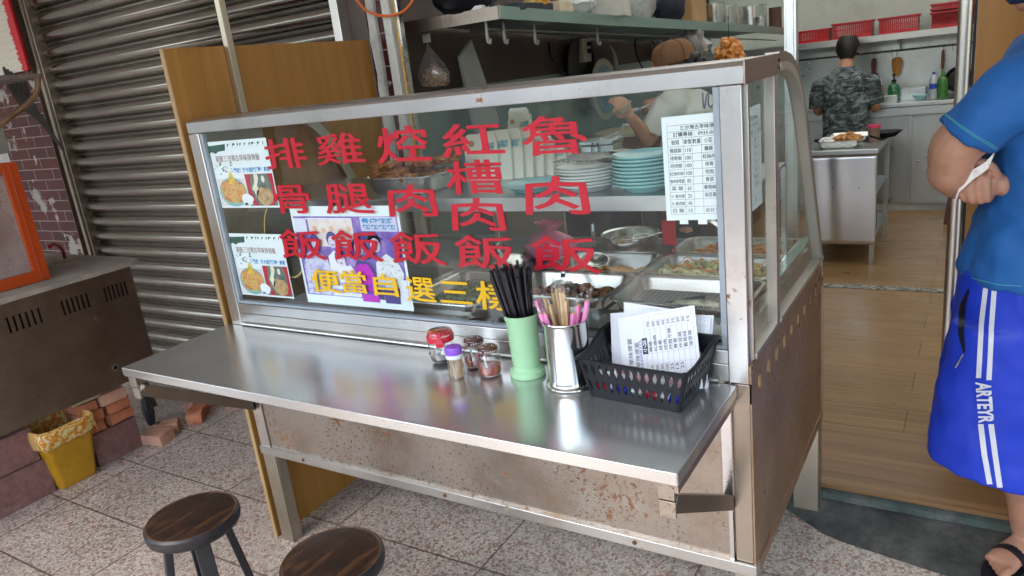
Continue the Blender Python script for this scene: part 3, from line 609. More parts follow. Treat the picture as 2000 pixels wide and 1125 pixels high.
# bricks
def brick(name, label, group, c, sx, sy, sz, col, rz=0, jag=.0, seed=0, rx=0):
    b = MB(); b.T = Matrix.Translation(Vector(c)) @ Matrix.Rotation(rz, 4, 'Z') @ Matrix.Rotation(rx, 4, 'X')
    nx, ny, nz = 6, 8, 5; bm = bmesh.new(); 
    V = {}; vs_ = []; fs = []
    def vid(i,j,k):
        if (i,j,k) not in V:
            V[(i,j,k)] = len(vs_); p = Vector(((i/nx-.5)*sx, (j/ny-.5)*sy, k/nz*sz))
            edge = (i in (0,nx))+(j in (0,ny))+(k in (0,nz)); q = p*17+Vector((seed*5.1,seed*2.3,0))
            p = p+Vector((noise.noise(q), noise.noise(q+Vector((9,0,0))), noise.noise(q+Vector((0,9,0)))))*(.0025+jag*(edge >= 2))
            if edge >= 2: p = Vector((p.x*.985, p.y*.99, p.z if k == 0 else p.z*.985))
            if k == 0: p.z = max(p.z, 0) if rx == 0 else p.z
            vs_.append(p)
        return V[(i,j,k)]
    for i in range(nx):
        for j in range(ny):
            fs.append((vid(i,j,0),vid(i,j+1,0),vid(i+1,j+1,0),vid(i+1,j,0))); fs.append((vid(i,j,nz),vid(i+1,j,nz),vid(i+1,j+1,nz),vid(i,j+1,nz)))
    for i in range(nx):
        for k in range(nz):
            fs.append((vid(i,0,k),vid(i+1,0,k),vid(i+1,0,k+1),vid(i,0,k+1))); fs.append((vid(i,ny,k),vid(i,ny,k+1),vid(i+1,ny,k+1),vid(i+1,ny,k)))
    for j in range(ny):
        for k in range(nz):
            fs.append((vid(0,j,k),vid(0,j,k+1),vid(0,j+1,k+1),vid(0,j+1,k))); fs.append((vid(nx,j,k),vid(nx,j+1,k),vid(nx,j+1,k+1),vid(nx,j,k+1)))
    bm.free(); b.add(vs_, fs)
    return tag(b.build(name, col, org=c, ang=50), label, name.replace('_',' '), group)
PB = pm('purple_paver', (.20,.095,.085), .85, var=.22, scale=30, bmp=.8, bscale=150, dirt=.3, dirtcol=(.28,.18,.15))
OB = pm('orange_brick', (.42,.135,.06), .85, var=.3, scale=14, bmp=.8, bscale=90, dirt=.45, dirtcol=(.5,.30,.2))
OB2 = pm('pale_brick', (.50,.26,.17), .85, var=.25, scale=14, bmp=.8, bscale=90, dirt=.5, dirtcol=(.35,.28,.22))
XB = -3.12
brick('paving_block','reddish purple paving block left of the yellow bin, lower of its pile','purple paving blocks', (XB,-.30,0), .22,.30,.165, PB, seed=1)
brick('paving_block','reddish purple paving block left of the yellow bin, upper of its pile','purple paving blocks', (XB-.004,-.325,.168), .21,.31,.155, PB, seed=2)
brick('paving_block','single purple paving block under the small orange bricks','purple paving blocks', (XB+.005,.165,0), .19,.22,.16, PB, seed=3)
brick('paving_block','pale pink block at the very left edge of the picture','purple paving blocks', (XB+.02,-.60,0), .22,.26,.06, OB2, seed=4)
brick('paving_block','upper pink block at the very left edge of the picture','purple paving blocks', (XB+.0,-.62,.062), .2,.26,.10, PB, seed=14)
n = 0
for (yc, zc_, ln, zz, lab, mm_) in ((.215,.163,.115,.052,'orange brick lying directly on the single purple block at its right end',OB),(.218,.217,.11,.05,'orange brick in the middle of the right brick pile',OB),(.20,.269,.12,.058,'rough orange brick on top of the right brick pile',OB2),
        (.085,.163,.10,.055,'darker orange brick at the bottom beside the yellow bin',OB),(.088,.22,.105,.05,'darker orange brick in the middle beside the yellow bin',OB),(.08,.273,.09,.045,'thin orange brick on top beside the yellow bin',OB)):
    n += 1; brick('brick', lab, 'orange bricks under the counter', (XB+.01+.006*(n%2),yc,zc_), .17,ln,zz, mm_, seed=20+n, jag=.004)
brick('wood_shim','thin pale wooden shim between counter and bricks',None,(XB+.03,.09,.321),.12,.13,.012,pm('pale_shim',(.5,.42,.28),.8), seed=30)
for c_, s_, mt_, rz, lab in (((-2.985,.335,0),(.13,.10,.055),OB2,.25,'pale broken brick on the pavement nearest the purple block'),((-3.02,.43,0),(.09,.075,.055),OB2,.9,'small broken brick piece behind the pale broken brick'),((-3.02,.60,0),(.20,.075,.058),OB,-.85,'whole red brick lying loose near the shutter'),((-2.98,.78,0),(.16,.08,.05),OB2,-.5,'dusty brick piece furthest back by the shutter'),((-3.12,.68,0),(.14,.1,.05),OB2,.4,'dusty brick half hidden behind the red loose brick')):
    brick('loose_brick', lab, 'broken bricks on the pavement', c_, *s_, mt_, rz=rz, jag=.009, seed=int(rz*50)+40)
# yellow bin with liner
yb = thing('waste_bin', 'small dirty yellow plastic bin with a striped bag liner', 'bin', (-3.06,-.06,0))
YB = pm('yellow_plastic', (.48,.24,.008), .4, var=.15, scale=10, dirt=.5, dirtcol=(.28,.14,.02))
def rr_(cx, cyy, hx, hy, r, z): return rrect(cx-hx,cx+hx,cyy-hy,cyy+hy,r,z)
b = MB(); b.loops([rr_(-3.06,-.06,.075,.075,.02,.0),rr_(-3.06,-.06,.085,.085,.025,.02),rr_(-3.06,-.06,.112,.112,.03,.255),rr_(-3.06,-.06,.12,.12,.03,.27),rr_(-3.06,-.06,.12,.12,.03,.285),rr_(-3.06,-.06,.112,.112,.03,.285),rr_(-3.06,-.06,.08,.08,.025,.03)], True, True); b.build('body', YB, yb)
m, nt, bs = newmat('striped_bag'); v = coord(nt); wv = nt.nodes.new('ShaderNodeTexWave'); wv.inputs['Scale'].default_value = 26; wv.inputs['Distortion'].default_value = 14; wv.inputs['Detail'].default_value = 3; nt.links.new(v, wv.inputs['Vector'])
nt.links.new(ramp(nt, wv.outputs['Fac'], [(.12,(.60,.16,.03)),(.3,(.58,.34,.04)),(.7,(.60,.42,.07)),(.92,(.66,.56,.30))]), bs.inputs['Base Color']); bs.inputs['Roughness'].default_value = .3; bs.inputs['Transmission Weight'].default_value = .1
b = MB(); L = []
for k, (off, z_, wob) in enumerate(((-.016,.18,.004),(-.006,.292,.006),(.004,.303,.008),(.014,.292,.010),(.016,.265,.012),(.014,.235,.016),(.012,.215,.018))):
    base = rr_(-3.06,-.06,.114+off,.114+off,.035,z_); l = []
    for i, p in enumerate(base):
        q = Vector(p); nn = noise.noise(Vector((i*.9,k*.35,2))); nn2 = noise.noise(Vector((i*.45,k*.5,9)))
        q += (q-Vector((-3.06,-.06,z_))).normalized()*nn*wob*1.3; q.z += nn2*wob*2.2; l.append(q)
    L.append(l)
b.loops(L, False, False); o = b.build('bag_liner', m, yb); md = o.modifiers.new('s','SOLIDIFY'); md.thickness = .0012; md = o.modifiers.new('ss','SUBSURF'); md.levels = 1; md.render_levels = 1
# ---- wooden stools
def seat_centre(px, py): return W(px, py, 'z', .45)
SW = woodm('dark_stool_wood', ((.012,.007,.006),(.026,.013,.009),(.05,.024,.014)), 2.5, (.25,1.6,1), .33, wear=.55, wearcol=(.13,.06,.022), coat=.0, rot=(0,0,.7))
SBK = pm('black_lacquer', (.010,.010,.013), .42, var=.4, scale=20)
SRM = pm('seat_rim_wear', (.08,.042,.022), .5, var=.4, scale=25)
def stool(loc, label, rz):
    t = thing('wooden_stool', label, 'stool', loc, 'round wooden stools')
    x, y, _ = loc; C0 = Vector((x, y, 0)); R_ = .126
    b = MB(); b.lathe([(0,.449),(R_-.012,.4495),(R_-.008,.4485)], (x,y,0), 48); b.build('seat', SW, t)
    b = MB(); b.lathe([(R_-.008,.4483),(R_-.005,.4500),(R_-.002,.4492)], (x,y,0), 48, caps=False); b.build('seat_edge_wear', SRM, t)
    b = MB(); b.lathe([(R_-.0025,.449),(R_+.003,.443),(R_+.004,.430),(R_+.001,.416),(R_-.006,.410),(0,.410)], (x,y,0), 48, caps=False); b.build('seat_rim', SBK, t)
    for k in range(4):
        a = rz+k*PI/2+PI/4; d = Vector((math.cos(a), math.sin(a), 0)); s_ = Vector((-d.y, d.x, 0))
        p0 = C0+d*.076+Vector((0,0,.411)); p1 = C0+d*.135; 
        b = MB(); L = []
        for f_, hw in ((0,.021),(.5,.020),(1,.019)):
            p = p0.lerp(p1, f_); u = s_*hw; w = d*.011
            L.append([p-u-w, p+u-w, p+u+w, p-u+w])
        b.loops(L); b.build('leg', SBK, t, bevel=.003)
    b = MB(); L4 = []
    for k in range(4):
        a = rz+k*PI/2+PI/4; d = Vector((math.cos(a), math.sin(a), 0)); L4.append(C0+d*.117+Vector((0,0,.12)))
    b.bar(L4[0],L4[2],.018,.02); b.build('stretcher', SBK, t); b = MB(); b.bar(L4[1]+Vector((0,0,.0205)),L4[3]+Vector((0,0,.0205)),.018,.02); b.build('stretcher', SBK, t)
    return t
p = seat_centre(374,1006); stool((p.x,p.y,0), 'dark round wooden stool at lower left with worn seat grain', .35)
p = seat_centre(648,1086); stool((p.x,p.y,0), 'dark round wooden stool nearest the camera, cut by the bottom edge', .9)
# ================================================================== PAPERS ON THE GLASS
PAP = pm('white_paper', (.80,.83,.86), .6, var=.02); INK = pm('black_ink', (.03,.03,.035), .6)
def on(ax_o, U, V, u, v, off, N):  # point at (u,v) of a sheet with corner, edge vectors and lift along its normal
    return ax_o+U*u+V*v+N*off
class Sheet:
    """a printed sheet: paper slab plus printed layers each a hair in front of the other"""
    def __init__(s, O, U, V, th=.0005):
        s.O = Vector(O); s.U = Vector(U); s.V = Vector(V); s.N = -(s.U.cross(s.V)).normalized()*-1; s.th = th
    def P(s, u, v, k=1): return s.O+s.U*u+s.V*v+s.N*(.00035*k)
    def paper(s, mb): mb.loops([[s.O+s.U*u+s.V*v+s.N*w for u, v in ((0,0),(1,0),(1,1),(0,1))] for w in (-s.th, 0)]); return mb
    def poly(s, mb, pts, k=1): mb.add([s.P(u, v, k) for u, v in pts], [tuple(range(len(pts)))])
    def rect(s, mb, u0, u1, v0, v1, k=1): s.poly(mb, ((u0,v0),(u1,v0),(u1,v1),(u0,v1)), k)
    def disc(s, mb, u, v, ru, rv, k=1, n=22, wob=0, seed=0, a0=0, a1=2*PI):
        s.poly(mb, [(u+ru*(1+wob*noise.noise(Vector((math.cos(a)*2, math.sin(a)*2, seed))))*math.cos(a), v+rv*(1+wob*noise.noise(Vector((math.cos(a)*2, math.sin(a)*2, seed))))*math.sin(a)) for a in [a0+(a1-a0)*i/n for i in range(n+(a1-a0 < 6.2))]], k)
    def txt(s, mb, t, u0, u1, v0, v1, bold=0, k=2): text(mb, t, s.P(u0, v0, k), s.U*(u1-u0), s.V*(v1-v0), bold)
PC = {}
def ink(name, col): return pm('ink_'+name, col, .55, var=.05)
def photo_mat(name, cols, scale=60):
    if name in MATS: return MATS[name]
    m, nt, bs = newmat(name); f = noi(nt, coord(nt), scale, 5, .65, .5)
    n = len(cols); nt.links.new(ramp(nt, f, [(.32+.36*i/(n-1), c) for i, c in enumerate(cols)]), bs.inputs['Base Color']); bs.inputs['Roughness'].default_value = .5
    MATS[name] = m; return m
# two menu posters
def menu_poster(O, U, V, label):
    S = Sheet(O, U, V); t = tag(S.paper(MB()).build('menu_poster', PAP, org=O, flat=True), label, 'poster')
    g = ink('dark_green', (.03,.09,.07)); b = MB()
    for u0, u1 in ((.33,.36),(.42,.47),(.50,.53),(.545,.575),(.62,.65),(.70,.73),(.74,.79),(.84,.88),(.93,.95)): S.poly(b, ((u0,.90),(u0+.01,.955),(u1,.955),(u1,.93),(u0+.02,.93)))
    S.poly(b, ((0,.94),(.3,.955),(.28,.86),(.16,.85),(.1,.82),(.03,.85),(0,.82))); random.seed(2)
    for i in range(26): u = random.uniform(.03,.34); v = random.uniform(.50,.69); a = random.uniform(0,6.28); S.poly(b, ((u,v),(u+.03*math.cos(a),v+.02*math.sin(a)),(u+.02*math.cos(a+1.2),v+.03*math.sin(a+1.2))))
    b.build('green_print', g, t, flat=True)
    b = MB(); S.txt(b, '基隆三沙灣古早味排骨飯', .08, .84, .695, .79, .0); b.build('title_text', ink('brown', (.30,.12,.10)), t, flat=True)
    b = MB(); S.txt(b, '歡迎：打卡或按讚喔！謝謝', .36, .97, .525, .60, .02); b.build('blue_text', ink('sky_blue', (.02,.28,.68)), t, flat=True)
    b = MB(); S.rect(b, .02, .5, .03, .44, 1); b.build('picture_ground', photo_mat('pink_ground', [(.7,.5,.62),(.78,.66,.72),(.75,.6,.4)], 12), t, flat=True)
    b = MB(); S.disc(b, .27, .24, .24, .22, 2, 26); b.build('bowl_print', ink('pale_teal', (.22,.45,.42)), t, flat=True)
    b = MB(); S.disc(b, .27, .26, .215, .18, 3, 26, .25, 3); b.build('chop_print', photo_mat('chop_print', [(.35,.09,.02),(.62,.22,.06),(.72,.42,.15),(.2,.25,.05)], 55), t, flat=True)
    b = MB(); S.poly(b, ((.22,.36),(.25,.5),(.29,.55),(.33,.45),(.33,.36)), 4); b.build('garnish_print', photo_mat('garnish', [(.75,.6,.1),(.8,.5,.05),(.2,.35,.05)], 90), t, flat=True)
    b = MB(); S.disc(b, .5, .12, .10, .09, 4, 14, .6, 5); S.disc(b,.46,.05,.03,.03,4,8); b.build('star_print', PAP, t, flat=True)
    b = MB(); S.rect(b, .52, .985, .03, .50, 1); b.build('picture_ground', photo_mat('slate_photo', [(.06,.09,.08),(.14,.17,.15),(.25,.2,.15)], 30), t, flat=True)
    b = MB(); S.poly(b, ((.52,.50),(.62,.50),(.585,.3),(.62,.12),(.68,.03),(.60,.03),(.54,.14)), 2); S.poly(b, ((.90,.50),(.985,.50),(.985,.10),(.90,.03),(.85,.03),(.93,.2),(.94,.35)), 2); b.build('red_rim_print', ink('crimson', (.50,.01,.03)), t, flat=True)
    b = MB(); S.disc(b, .80, .17, .14, .13, 3, 18, .3, 8); b.build('meat_print', photo_mat('meat_print', [(.25,.14,.06),(.5,.3,.14),(.65,.45,.25)], 60), t, flat=True)
    b = MB(); S.poly(b, ((.68,.50),(.74,.50),(.745,.42),(.70,.33),(.72,.25),(.66,.14),(.64,.25),(.61,.28),(.665,.38)), 3); S.disc(b, .82, .42, .03, .05, 3, 12); b.build('egg_print', photo_mat('egg_print', [(.78,.7,.5),(.8,.76,.66),(.7,.45,.1)], 50), t, flat=True)
    return t
def glassbox(l, r, t_, d, y):
    a = W(*l,'y',y); c = W(*r,'y',y); e = W(*t_,'y',y); g = W(*d,'y',y); return Vector((a.x, y, g.z)), Vector((c.x-a.x,0,0)), Vector((0,0,e.z-g.z))
O = Vector((-1.652,.016,1.237)); menu_poster(O, (.268,0,0), (0,0,.208), 'white menu poster with two dish pictures, upper one at the left end of the glass')
O = Vector((-1.650,.016,.947)); menu_poster(O, (.246,0,0), (0,0,.207), 'white menu poster with two dish pictures, lower one at the left end of the glass')
# black and gold round sticker behind
O = W(556,468,'y',.03); S = Sheet(O-Vector((.09,0,.13)), (.18,0,0), (0,0,.26)); b = MB(); S.disc(b, .5, .5, .5, .5, 0, 40); st_ = tag(b.build('round_sign', pm('sign_black', (.03,.03,.025), .4), org=O, flat=True), 'dark round sign with a gold ring between the menu posters and the photo', 'sign')
sd = st_.modifiers.new('s','SOLIDIFY'); sd.thickness = .002
b = MB(); n = 40; b.loops([[S.P(.5+r_*math.cos(2*PI*k/n), .5+r_*math.sin(2*PI*k/n), 4) for k in range(n)] for r_ in (.475,.455)], False, False); b.build('gold_ring', ink('gold', (.55,.36,.1)), st_, flat=True)
b = MB(); 
for s_, a_ in (('P',215),('O',228),('R',241),('K',254)):
    a = math.radians(a_); c_ = S.P(.5+.36*math.cos(a), .5+.36*math.sin(a), 5); rt = a+PI/2; u = Vector((math.cos(rt),0,math.sin(rt))); v_ = Vector((-math.sin(rt),0,math.cos(rt)))
    text(b, s_, c_-u*.010-v_*.012, u*.02, v_*.026, .02)
S2 = S
b.build('curved_text', PAP, st_, flat=True)
# family photo poster
O = Vector((-1.346,.018,.940)); Uu = Vector((.420,0,0)); Vv = Vector((0,0,.300)); S = Sheet(O, Uu, Vv)
fp = tag(S.paper(MB()).build('photo_poster', PAP, org=O, flat=True), 'large purple tinted group photo poster behind the lower left glass', 'poster')
PUR = photo_mat('purple_dusk', [(.07,.03,.26),(.20,.11,.45),(.42,.28,.62)], 14)
b = MB(); S.rect(b, .02, .98, .09, .90, 1); b.build('photo_ground', PUR, fp, flat=True)
b = MB(); S.rect(b, .16, .58, .60, .88, 2); b.build('menu_board_print', photo_mat('board_print', [(.62,.45,.62),(.78,.66,.6),(.8,.72,.75)], 22), fp, flat=True)
b = MB()
for k in range(5): S.disc(b, .22+.08*k, .78-.02*(k%2), .022, .028, 3, 12)
b.build('dish_prints', ink('peach', (.75,.45,.3)), fp, flat=True)
b = MB(); S.rect(b, .02,.14,.74,.88,2); S.rect(b,.14,.58,.87,.885,3); b.build('lamp_print', ink('lavender_white', (.72,.72,.85)), fp, flat=True)
b = MB(); S.rect(b, .655,.97,.76,.895,2); b.build('sign_print', ink('lilac', (.66,.62,.8)), fp, flat=True)
b = MB(); S.txt(b, '骨肉焢雞', .67,.96,.835,.885,.03,3); S.txt(b, '飯飯飯飯', .67,.96,.775,.825,.03,3); b.build('sign_text', ink('teal_blue', (.02,.25,.5)), fp, flat=True)
HAIR = ink('indigo', (.07,.05,.22)); SKN = ink('pale_lilac_skin', (.72,.58,.74)); WSH = ink('white_lilac', (.78,.76,.86)); MAG = ink('magenta', (.55,.02,.50))
PAT = photo_mat('purple_leaves', [(.12,.06,.32),(.55,.50,.74),(.70,.68,.84),(.22,.13,.46)], 40); SPK = photo_mat('speckled_white', [(.25,.22,.35),(.74,.73,.78),(.78,.78,.8),(.72,.7,.6)], 110)
def fig(pts, mt, k): b = MB(); S.poly(b, pts, k); b.build('clothes_print', mt, fp, flat=True)
def head(u, v, r, hat=False):
    b = MB(); S.disc(b, u, v+.015, r*1.12, r*1.75, 7, 20); 
    if hat: S.disc(b, u-.01, v+.05, r*1.75, r*.55, 7, 20)
    b.build('hair_print', HAIR, fp, flat=True)
    b = MB(); S.disc(b, u+.004, v-.012, r*.86, r*1.32, 8, 20); b.build('face_print', SKN, fp, flat=True)
    b = MB(); S.disc(b, u-.012, v, .006, .005, 9, 6); S.disc(b, u+.02, v, .006, .005, 9, 6); S.disc(b, u+.004, v-r*.9, r*.35, .006, 9, 10); b.build('features_print', HAIR, fp, flat=True)
fig(((.04,.10),(.30,.10),(.31,.30),(.285,.48),(.20,.56),(.10,.53),(.04,.42)), PAT, 3); head(.195,.63,.045)
fig(((.30,.30),(.46,.30),(.45,.52),(.36,.56),(.30,.5)), WSH, 3); head(.365,.66,.045)
fig(((.29,.10),(.555,.10),(.56,.30),(.50,.42),(.42,.40),(.33,.38),(.29,.25)), WSH, 5); head(.415,.48,.045)
fig(((.545,.09),(.76,.09),(.755,.30),(.68,.46),(.57,.47),(.53,.4)), HAIR, 4); fig(((.56,.06),(.715,.06),(.715,.30),(.66,.44),(.58,.44),(.53,.38),(.56,.28)), MAG, 5); head(.60,.60,.048)
fig(((.72,.22),(.93,.22),(.97,.36),(.93,.48),(.84,.55),(.74,.46)), SPK, 6); head(.755,.64,.052, True)
fig(((.77,.06),(.90,.06),(.90,.22),(.76,.22)), HAIR, 5); fig(((.90,.09),(.98,.09),(.98,.30),(.92,.30)), WSH, 4)
b = MB(); S.txt(b, '新感謝食尚玩家', .31,.80,.205,.245,.0,12); S.txt(b, '阿嬤 阿諾好讚喔', .31,.72,.135,.175,.0,12); b.build('caption_text', ink('royal_blue', (.05,.1,.55)), fp, flat=True)
# price lists
def price_list(O, U, V, label):
    S = Sheet(O, U, V); t = tag(S.paper(MB()).build('price_list', PAP, org=O, flat=True), label, 'price list')
    b = MB(); x0, x1, y0, y1 = .075, .985, .06, .915
    xs = [.075,.295,.42,.55,.745,.875,.985]; rows = [.915,.855,.795,.715]+[.715-(.715-.06)*k/9 for k in range(1,10)]
    lw = .0035; lh = .0025
    for i, v in enumerate(rows): S.rect(b, x0, x1, v-lh/2, v+lh/2, 1)
    for u in (x0, x1): S.rect(b, u-lw/2, u+lw/2, y0, y1, 1.3)
    for j, u in enumerate(xs[1:-1]): S.rect(b, u-lw/2, u+lw/2, y0 if j < 3 else rows[-2], rows[2], 1.3)
    b.build('grid_lines', ink('grid_grey', (.1,.1,.1)), t, flat=True)
    b = MB(); S.txt(b, '三沙灣古早味便當', .26, .80, .866, .908, .004); S.txt(b, '訂購專線：0933-008-325', .16, .90, .806, .848, .004)
    for s_, a, c_ in (('飯類',.13,.24),('單價',.305,.41),('數量',.43,.54),('小菜',.59,.70),('單價',.755,.865),('數量',.885,.98)): S.txt(b, s_, a, c_, .732, .778)
    left = [('雞腿飯','110'),('排骨飯','100'),('焢肉飯','100'),('紅燒肉飯','100'),('魯肉飯便當','85'),('菜 飯','65'),('小-魯肉飯','25'),('大-魯肉飯','40'),('白 飯','15')]
    right = [('雞腿','70'),('紅燒肉','60'),('排骨','60'),('焢肉','60'),('青菜','35'),('魯筍絲','30'),('油豆腐','15')]
    for i, (n_, p_) in enumerate(left):
        v0 = rows[4+i]+.016; h = .042 if len(n_) < 4 else .036; w_ = min(.20, .056*len(n_)); S.txt(b, n_, .185-w_/2, .185+w_/2, v0, v0+h); w2 = .028*len(p_); S.txt(b, p_, .36-w2/2, .36+w2/2, v0, v0+.036)
    for i, (n_, p_) in enumerate(right):
        v0 = rows[4+i]+.018; w_ = .056*len(n_); S.txt(b, n_, .648-w_/2, .648+w_/2, v0, v0+.042, .004); w2 = .028*len(p_); S.txt(b, p_, .812-w2/2, .812+w2/2, v0, v0+.036)
    S.txt(b, '合計：', .57, .73, rows[-1]+.016, rows[-1]+.058); b.build('printed_text', INK, t, flat=True)
    return t
price_list(Vector((-.1745,.016,1.203)), (.150,0,.004), (0,0,.218), 'printed price list sheet inside the front glass at its right end')
price_list(Vector((-.0165,.045,1.203)), (0,.150,.0), (0,0,.218), 'printed price list sheet seen edge on behind the right side glass')
b = MB(); b.box(-.145,-.127,.0137,.0157,1.196,1.206); b.build('sticky_tape', WHT); o = bpy.data.objects['sticky_tape']; tag(o, 'clear tape strip under the left of the front price list', 'tape')
b = MB(); b.box(-.105,-.086,.0137,.0157,1.196,1.206); tag(b.build('sticky_tape', WHT), 'clear tape strip under the middle of the front price list', 'tape')

# ================================================================== THINGS ON THE TABLE LEAF
JG = glassm('jar_glass', (.93,.95,.94), .0, 2.6, .03)
def chili_jar(cx, cyy, label, fill, seed):
    t = thing('chili_jar', label, 'jar', (cx,cyy,ZT+.0005), 'chili jars with patterned dark lids')
    c = (cx,cyy,ZT+.0005)
    b = MB(); b.lathe([(.0,.001),(.021,.001),(.027,.004),(.029,.012),(.0295,.045),(.026,.056),(.022,.060),(.022,.066)], c, 28, caps=False); b.build('glass_body', JG, t)
    b = MB(); b.lathe([(0,.003),(.020,.003),(.026,.007),(.0275,.014),(.0278,fill),(.015,fill+.003),(0,fill+.001)], c, 24, caps=False); b.build('chili_oil', photo_mat('chili_oil', [(.03,.004,.003),(.25,.012,.006),(.42,.05,.012),(.10,.01,.005)], 120), t)
    b = MB(); b.lathe([(0,.074),(.019,.0745),(.0235,.0735),(.0250,.071),(.0252,.063),(.0243,.062),(.0243,.066),(0,.066)], c, 36, caps=False); b.build('lid', pm('maroon_lid', (.055,.014,.014), .28, coat=.5), t)
    b = MB(); z_ = c[2]+.0749
    for r0, r1, a0, a1 in ((.0205,.0215,.3,2.2),(.0175,.0185,2.5,4.6),(.0135,.0145,.0,5.5),(.0205,.0213,3.4,5.6)):
        n = 14; b.loops([[(cx+r_*math.cos(a0+(a1-a0)*k/n),cyy+r_*math.sin(a0+(a1-a0)*k/n),z_) for k in range(n+1)] for r_ in (r0,r1)], False, False, closed=False)
    for a, rr2 in ((.5,.0125),(2.6,.009),(4.2,.013)): b.add([(cx+rr2*math.cos(a)+.004*math.cos(q)*(1+.3*math.cos(3*q)),cyy+rr2*math.sin(a)+.004*math.sin(q)*(1+.3*math.cos(3*q)),z_) for q in [2*PI*k/12 for k in range(12)]], [tuple(range(12))])
    for k in range(26):
        if k % 7 == 6: continue
        a = 2*PI*k/26; u = Vector((-math.sin(a),math.cos(a),0)); p = Vector((cx,cyy,c[2]+.0645))+Vector((math.cos(a),math.sin(a),0))*.02545
        b.add([p-u*.0019,p+u*.0019,p+u*.0019+Vector((0,0,.0045)),p-u*.0019+Vector((0,0,.0045))], [(0,1,2,3)])
    b.build('lid_print', pm('lid_print_cream', (.62,.50,.45), .5), t, flat=True)
    b = MB(); b.tube([(cx-.012,cyy+.002,ZT+.058),(cx-.004,cyy-.012,ZT+.045),(cx+.004,cyy-.018,ZT+.03),(cx+.008,cyy-.02,ZT+.02)], [.0022,.0024,.003,.0042], 8); b.build('plastic_spoon', WHT, t)
    b = MB(); random.seed(seed)
    for k in range(34):
        a = random.uniform(0,2*PI); z0 = ZT+random.uniform(fill+.002,.055); r_ = .0282; b.ico((cx+r_*math.cos(a),cyy+r_*math.sin(a),z0), random.uniform(.0006,.0018), 1, .4, (1,1,1.3), k)
    o = b.build('chili_flecks', pm('flecks', (.30,.05,.02), .5), t); o['kind'] = 'stuff'
    return t
chili_jar(-.668,-.072,'chili jar with a dark patterned lid, the rear one of the pair',.022,3)
chili_jar(-.601,-.110,'chili jar with a dark patterned lid, nearer the front, red oil in its bottom',.026,9)
# red lidded jar
cx, cyy = -.775, -.070; c = (cx,cyy,ZT+.0005)
t = thing('sauce_jar', 'glass sauce jar with a red band and flip clasp and dark sauce', 'jar', c)
b = MB(); b.lathe([(0,.001),(.024,.001),(.031,.006),(.034,.02),(.035,.050),(.0335,.058),(.0335,.062)], c, 32, caps=False); b.build('glass_body', JG, t)
b = MB(); b.lathe([(0,.003),(.023,.003),(.0295,.008),(.031,.014),(0,.0145)], c, 28, caps=False); b.build('soy_sauce', pm('soy_sauce', (.012,.006,.004), .08), t)
RP = pm('red_plastic', (.62,.015,.04), .3, var=.05)
b = MB(); b.lathe([(.0345,.060),(.0358,.060),(.0362,.074),(.0350,.076),(.0345,.070)], c, 36, caps=False); b.build('red_band', RP, t)
b = MB(); b.lathe([(.0345,.074),(.0345,.080),(.030,.0865),(.015,.090),(0,.0905)], c, 32, caps=False); b.build('clear_lid', JG, t)
b = MB(); b.lathe([(.022,.0887),(.0335,.0822),(.0345,.077),(.033,.077),(.0215,.0875)], c, 32, caps=False); b.build('lid_seal', pm('red_seal', (.60,.03,.05), .3), t)
b = MB(); d = Vector((.55,-.83,0)).normalized(); s_ = Vector((-d.y,d.x,0)); p = Vector(c)+d*.037
b.loops([[p+s_*(-w)+Vector((0,0,z_))+d*o_, p+s_*w+Vector((0,0,z_))+d*o_, p+s_*w+Vector((0,0,z_))+d*(o_+.003), p+s_*(-w)+Vector((0,0,z_))+d*(o_+.003)] for w,z_,o_ in ((.007,.052,.003),(.010,.056,.004),(.010,.066,.001),(.006,.072,-.001),(.005,.090,-.004))]); b.build('clasp', RP, t, bevel=.001)
b = MB(); b.tube([(cx+.018,cyy-.01,ZT+.065),(cx+.022,cyy-.017,ZT+.045),(cx+.02,cyy-.02,ZT+.03)], [.0028,.003,.008], 10); b.build('plastic_spoon', WHT, t)
b = MB(); random.seed(8)
for k in range(14): a = random.uniform(-2.6,-.4); b.ico((cx+.0335*math.cos(a),cyy+.0335*math.sin(a),ZT+random.uniform(.02,.05)), random.uniform(.001,.0026), 1, .5, (1,1,1.6), k)
b.build('sauce_spots', pm('sauce_spot', (.12,.03,.015), .3), t)
# toothpick holder
cx, cyy = -.674, -.150; c = (cx,cyy,ZT+.0005)
t = thing('toothpick_holder', 'clear toothpick holder with a purple cap', 'toothpick holder', c)
b = MB(); L = []
for z_, r_ in ((0,.0195),(.002,.0208),(.016,.0208),(.0165,.0196),(.018,.0196),(.052,.0190),(.054,.0185)): L.append([(cx+r_*math.cos(2*PI*k/12+.2),cyy+r_*math.sin(2*PI*k/12+.2),c[2]+z_) for k in range(12)])
b.loops(L, True, False); b.build('clear_body', JG, t, ang=20)
b = MB(); random.seed(4)
for k in range(70):
    a = random.uniform(0,2*PI); r_ = .0165*random.random()**.35; a2 = a+random.uniform(-.5,.5); r2 = min(.0165, r_*random.uniform(.85,1.1)); b.tube([(cx+r_*math.cos(a),cyy+r_*math.sin(a),c[2]+.003),(cx+r2*math.cos(a2),cyy+r2*math.sin(a2),c[2]+random.uniform(.048,.056))], .00095, 5)
tp = b.build('toothpicks', pm('pale_wood', (.62,.40,.20), .6), t)
b = MB(); b.lathe([(.0190,.053),(.0212,.054),(.0214,.063),(.0205,.064)], c, 30); b.build('white_collar', WHT, t)
b = MB(); b.lathe([(.0208,.064),(.0213,.068),(.0210,.078),(.0188,.0825),(.010,.0845),(0,.085)], c, 30); b.build('purple_cap', pm('purple_plastic', (.27,.09,.62), .3), t)
b = MB()
for k in range(3): a = 2*PI*k/3; b.lathe([(.0016,.0848),(.0016,.0852),(0,.0853)], (cx+.004*math.cos(a),cyy+.004*math.sin(a),c[2]), 8)
b.build('cap_holes', BLK, t)
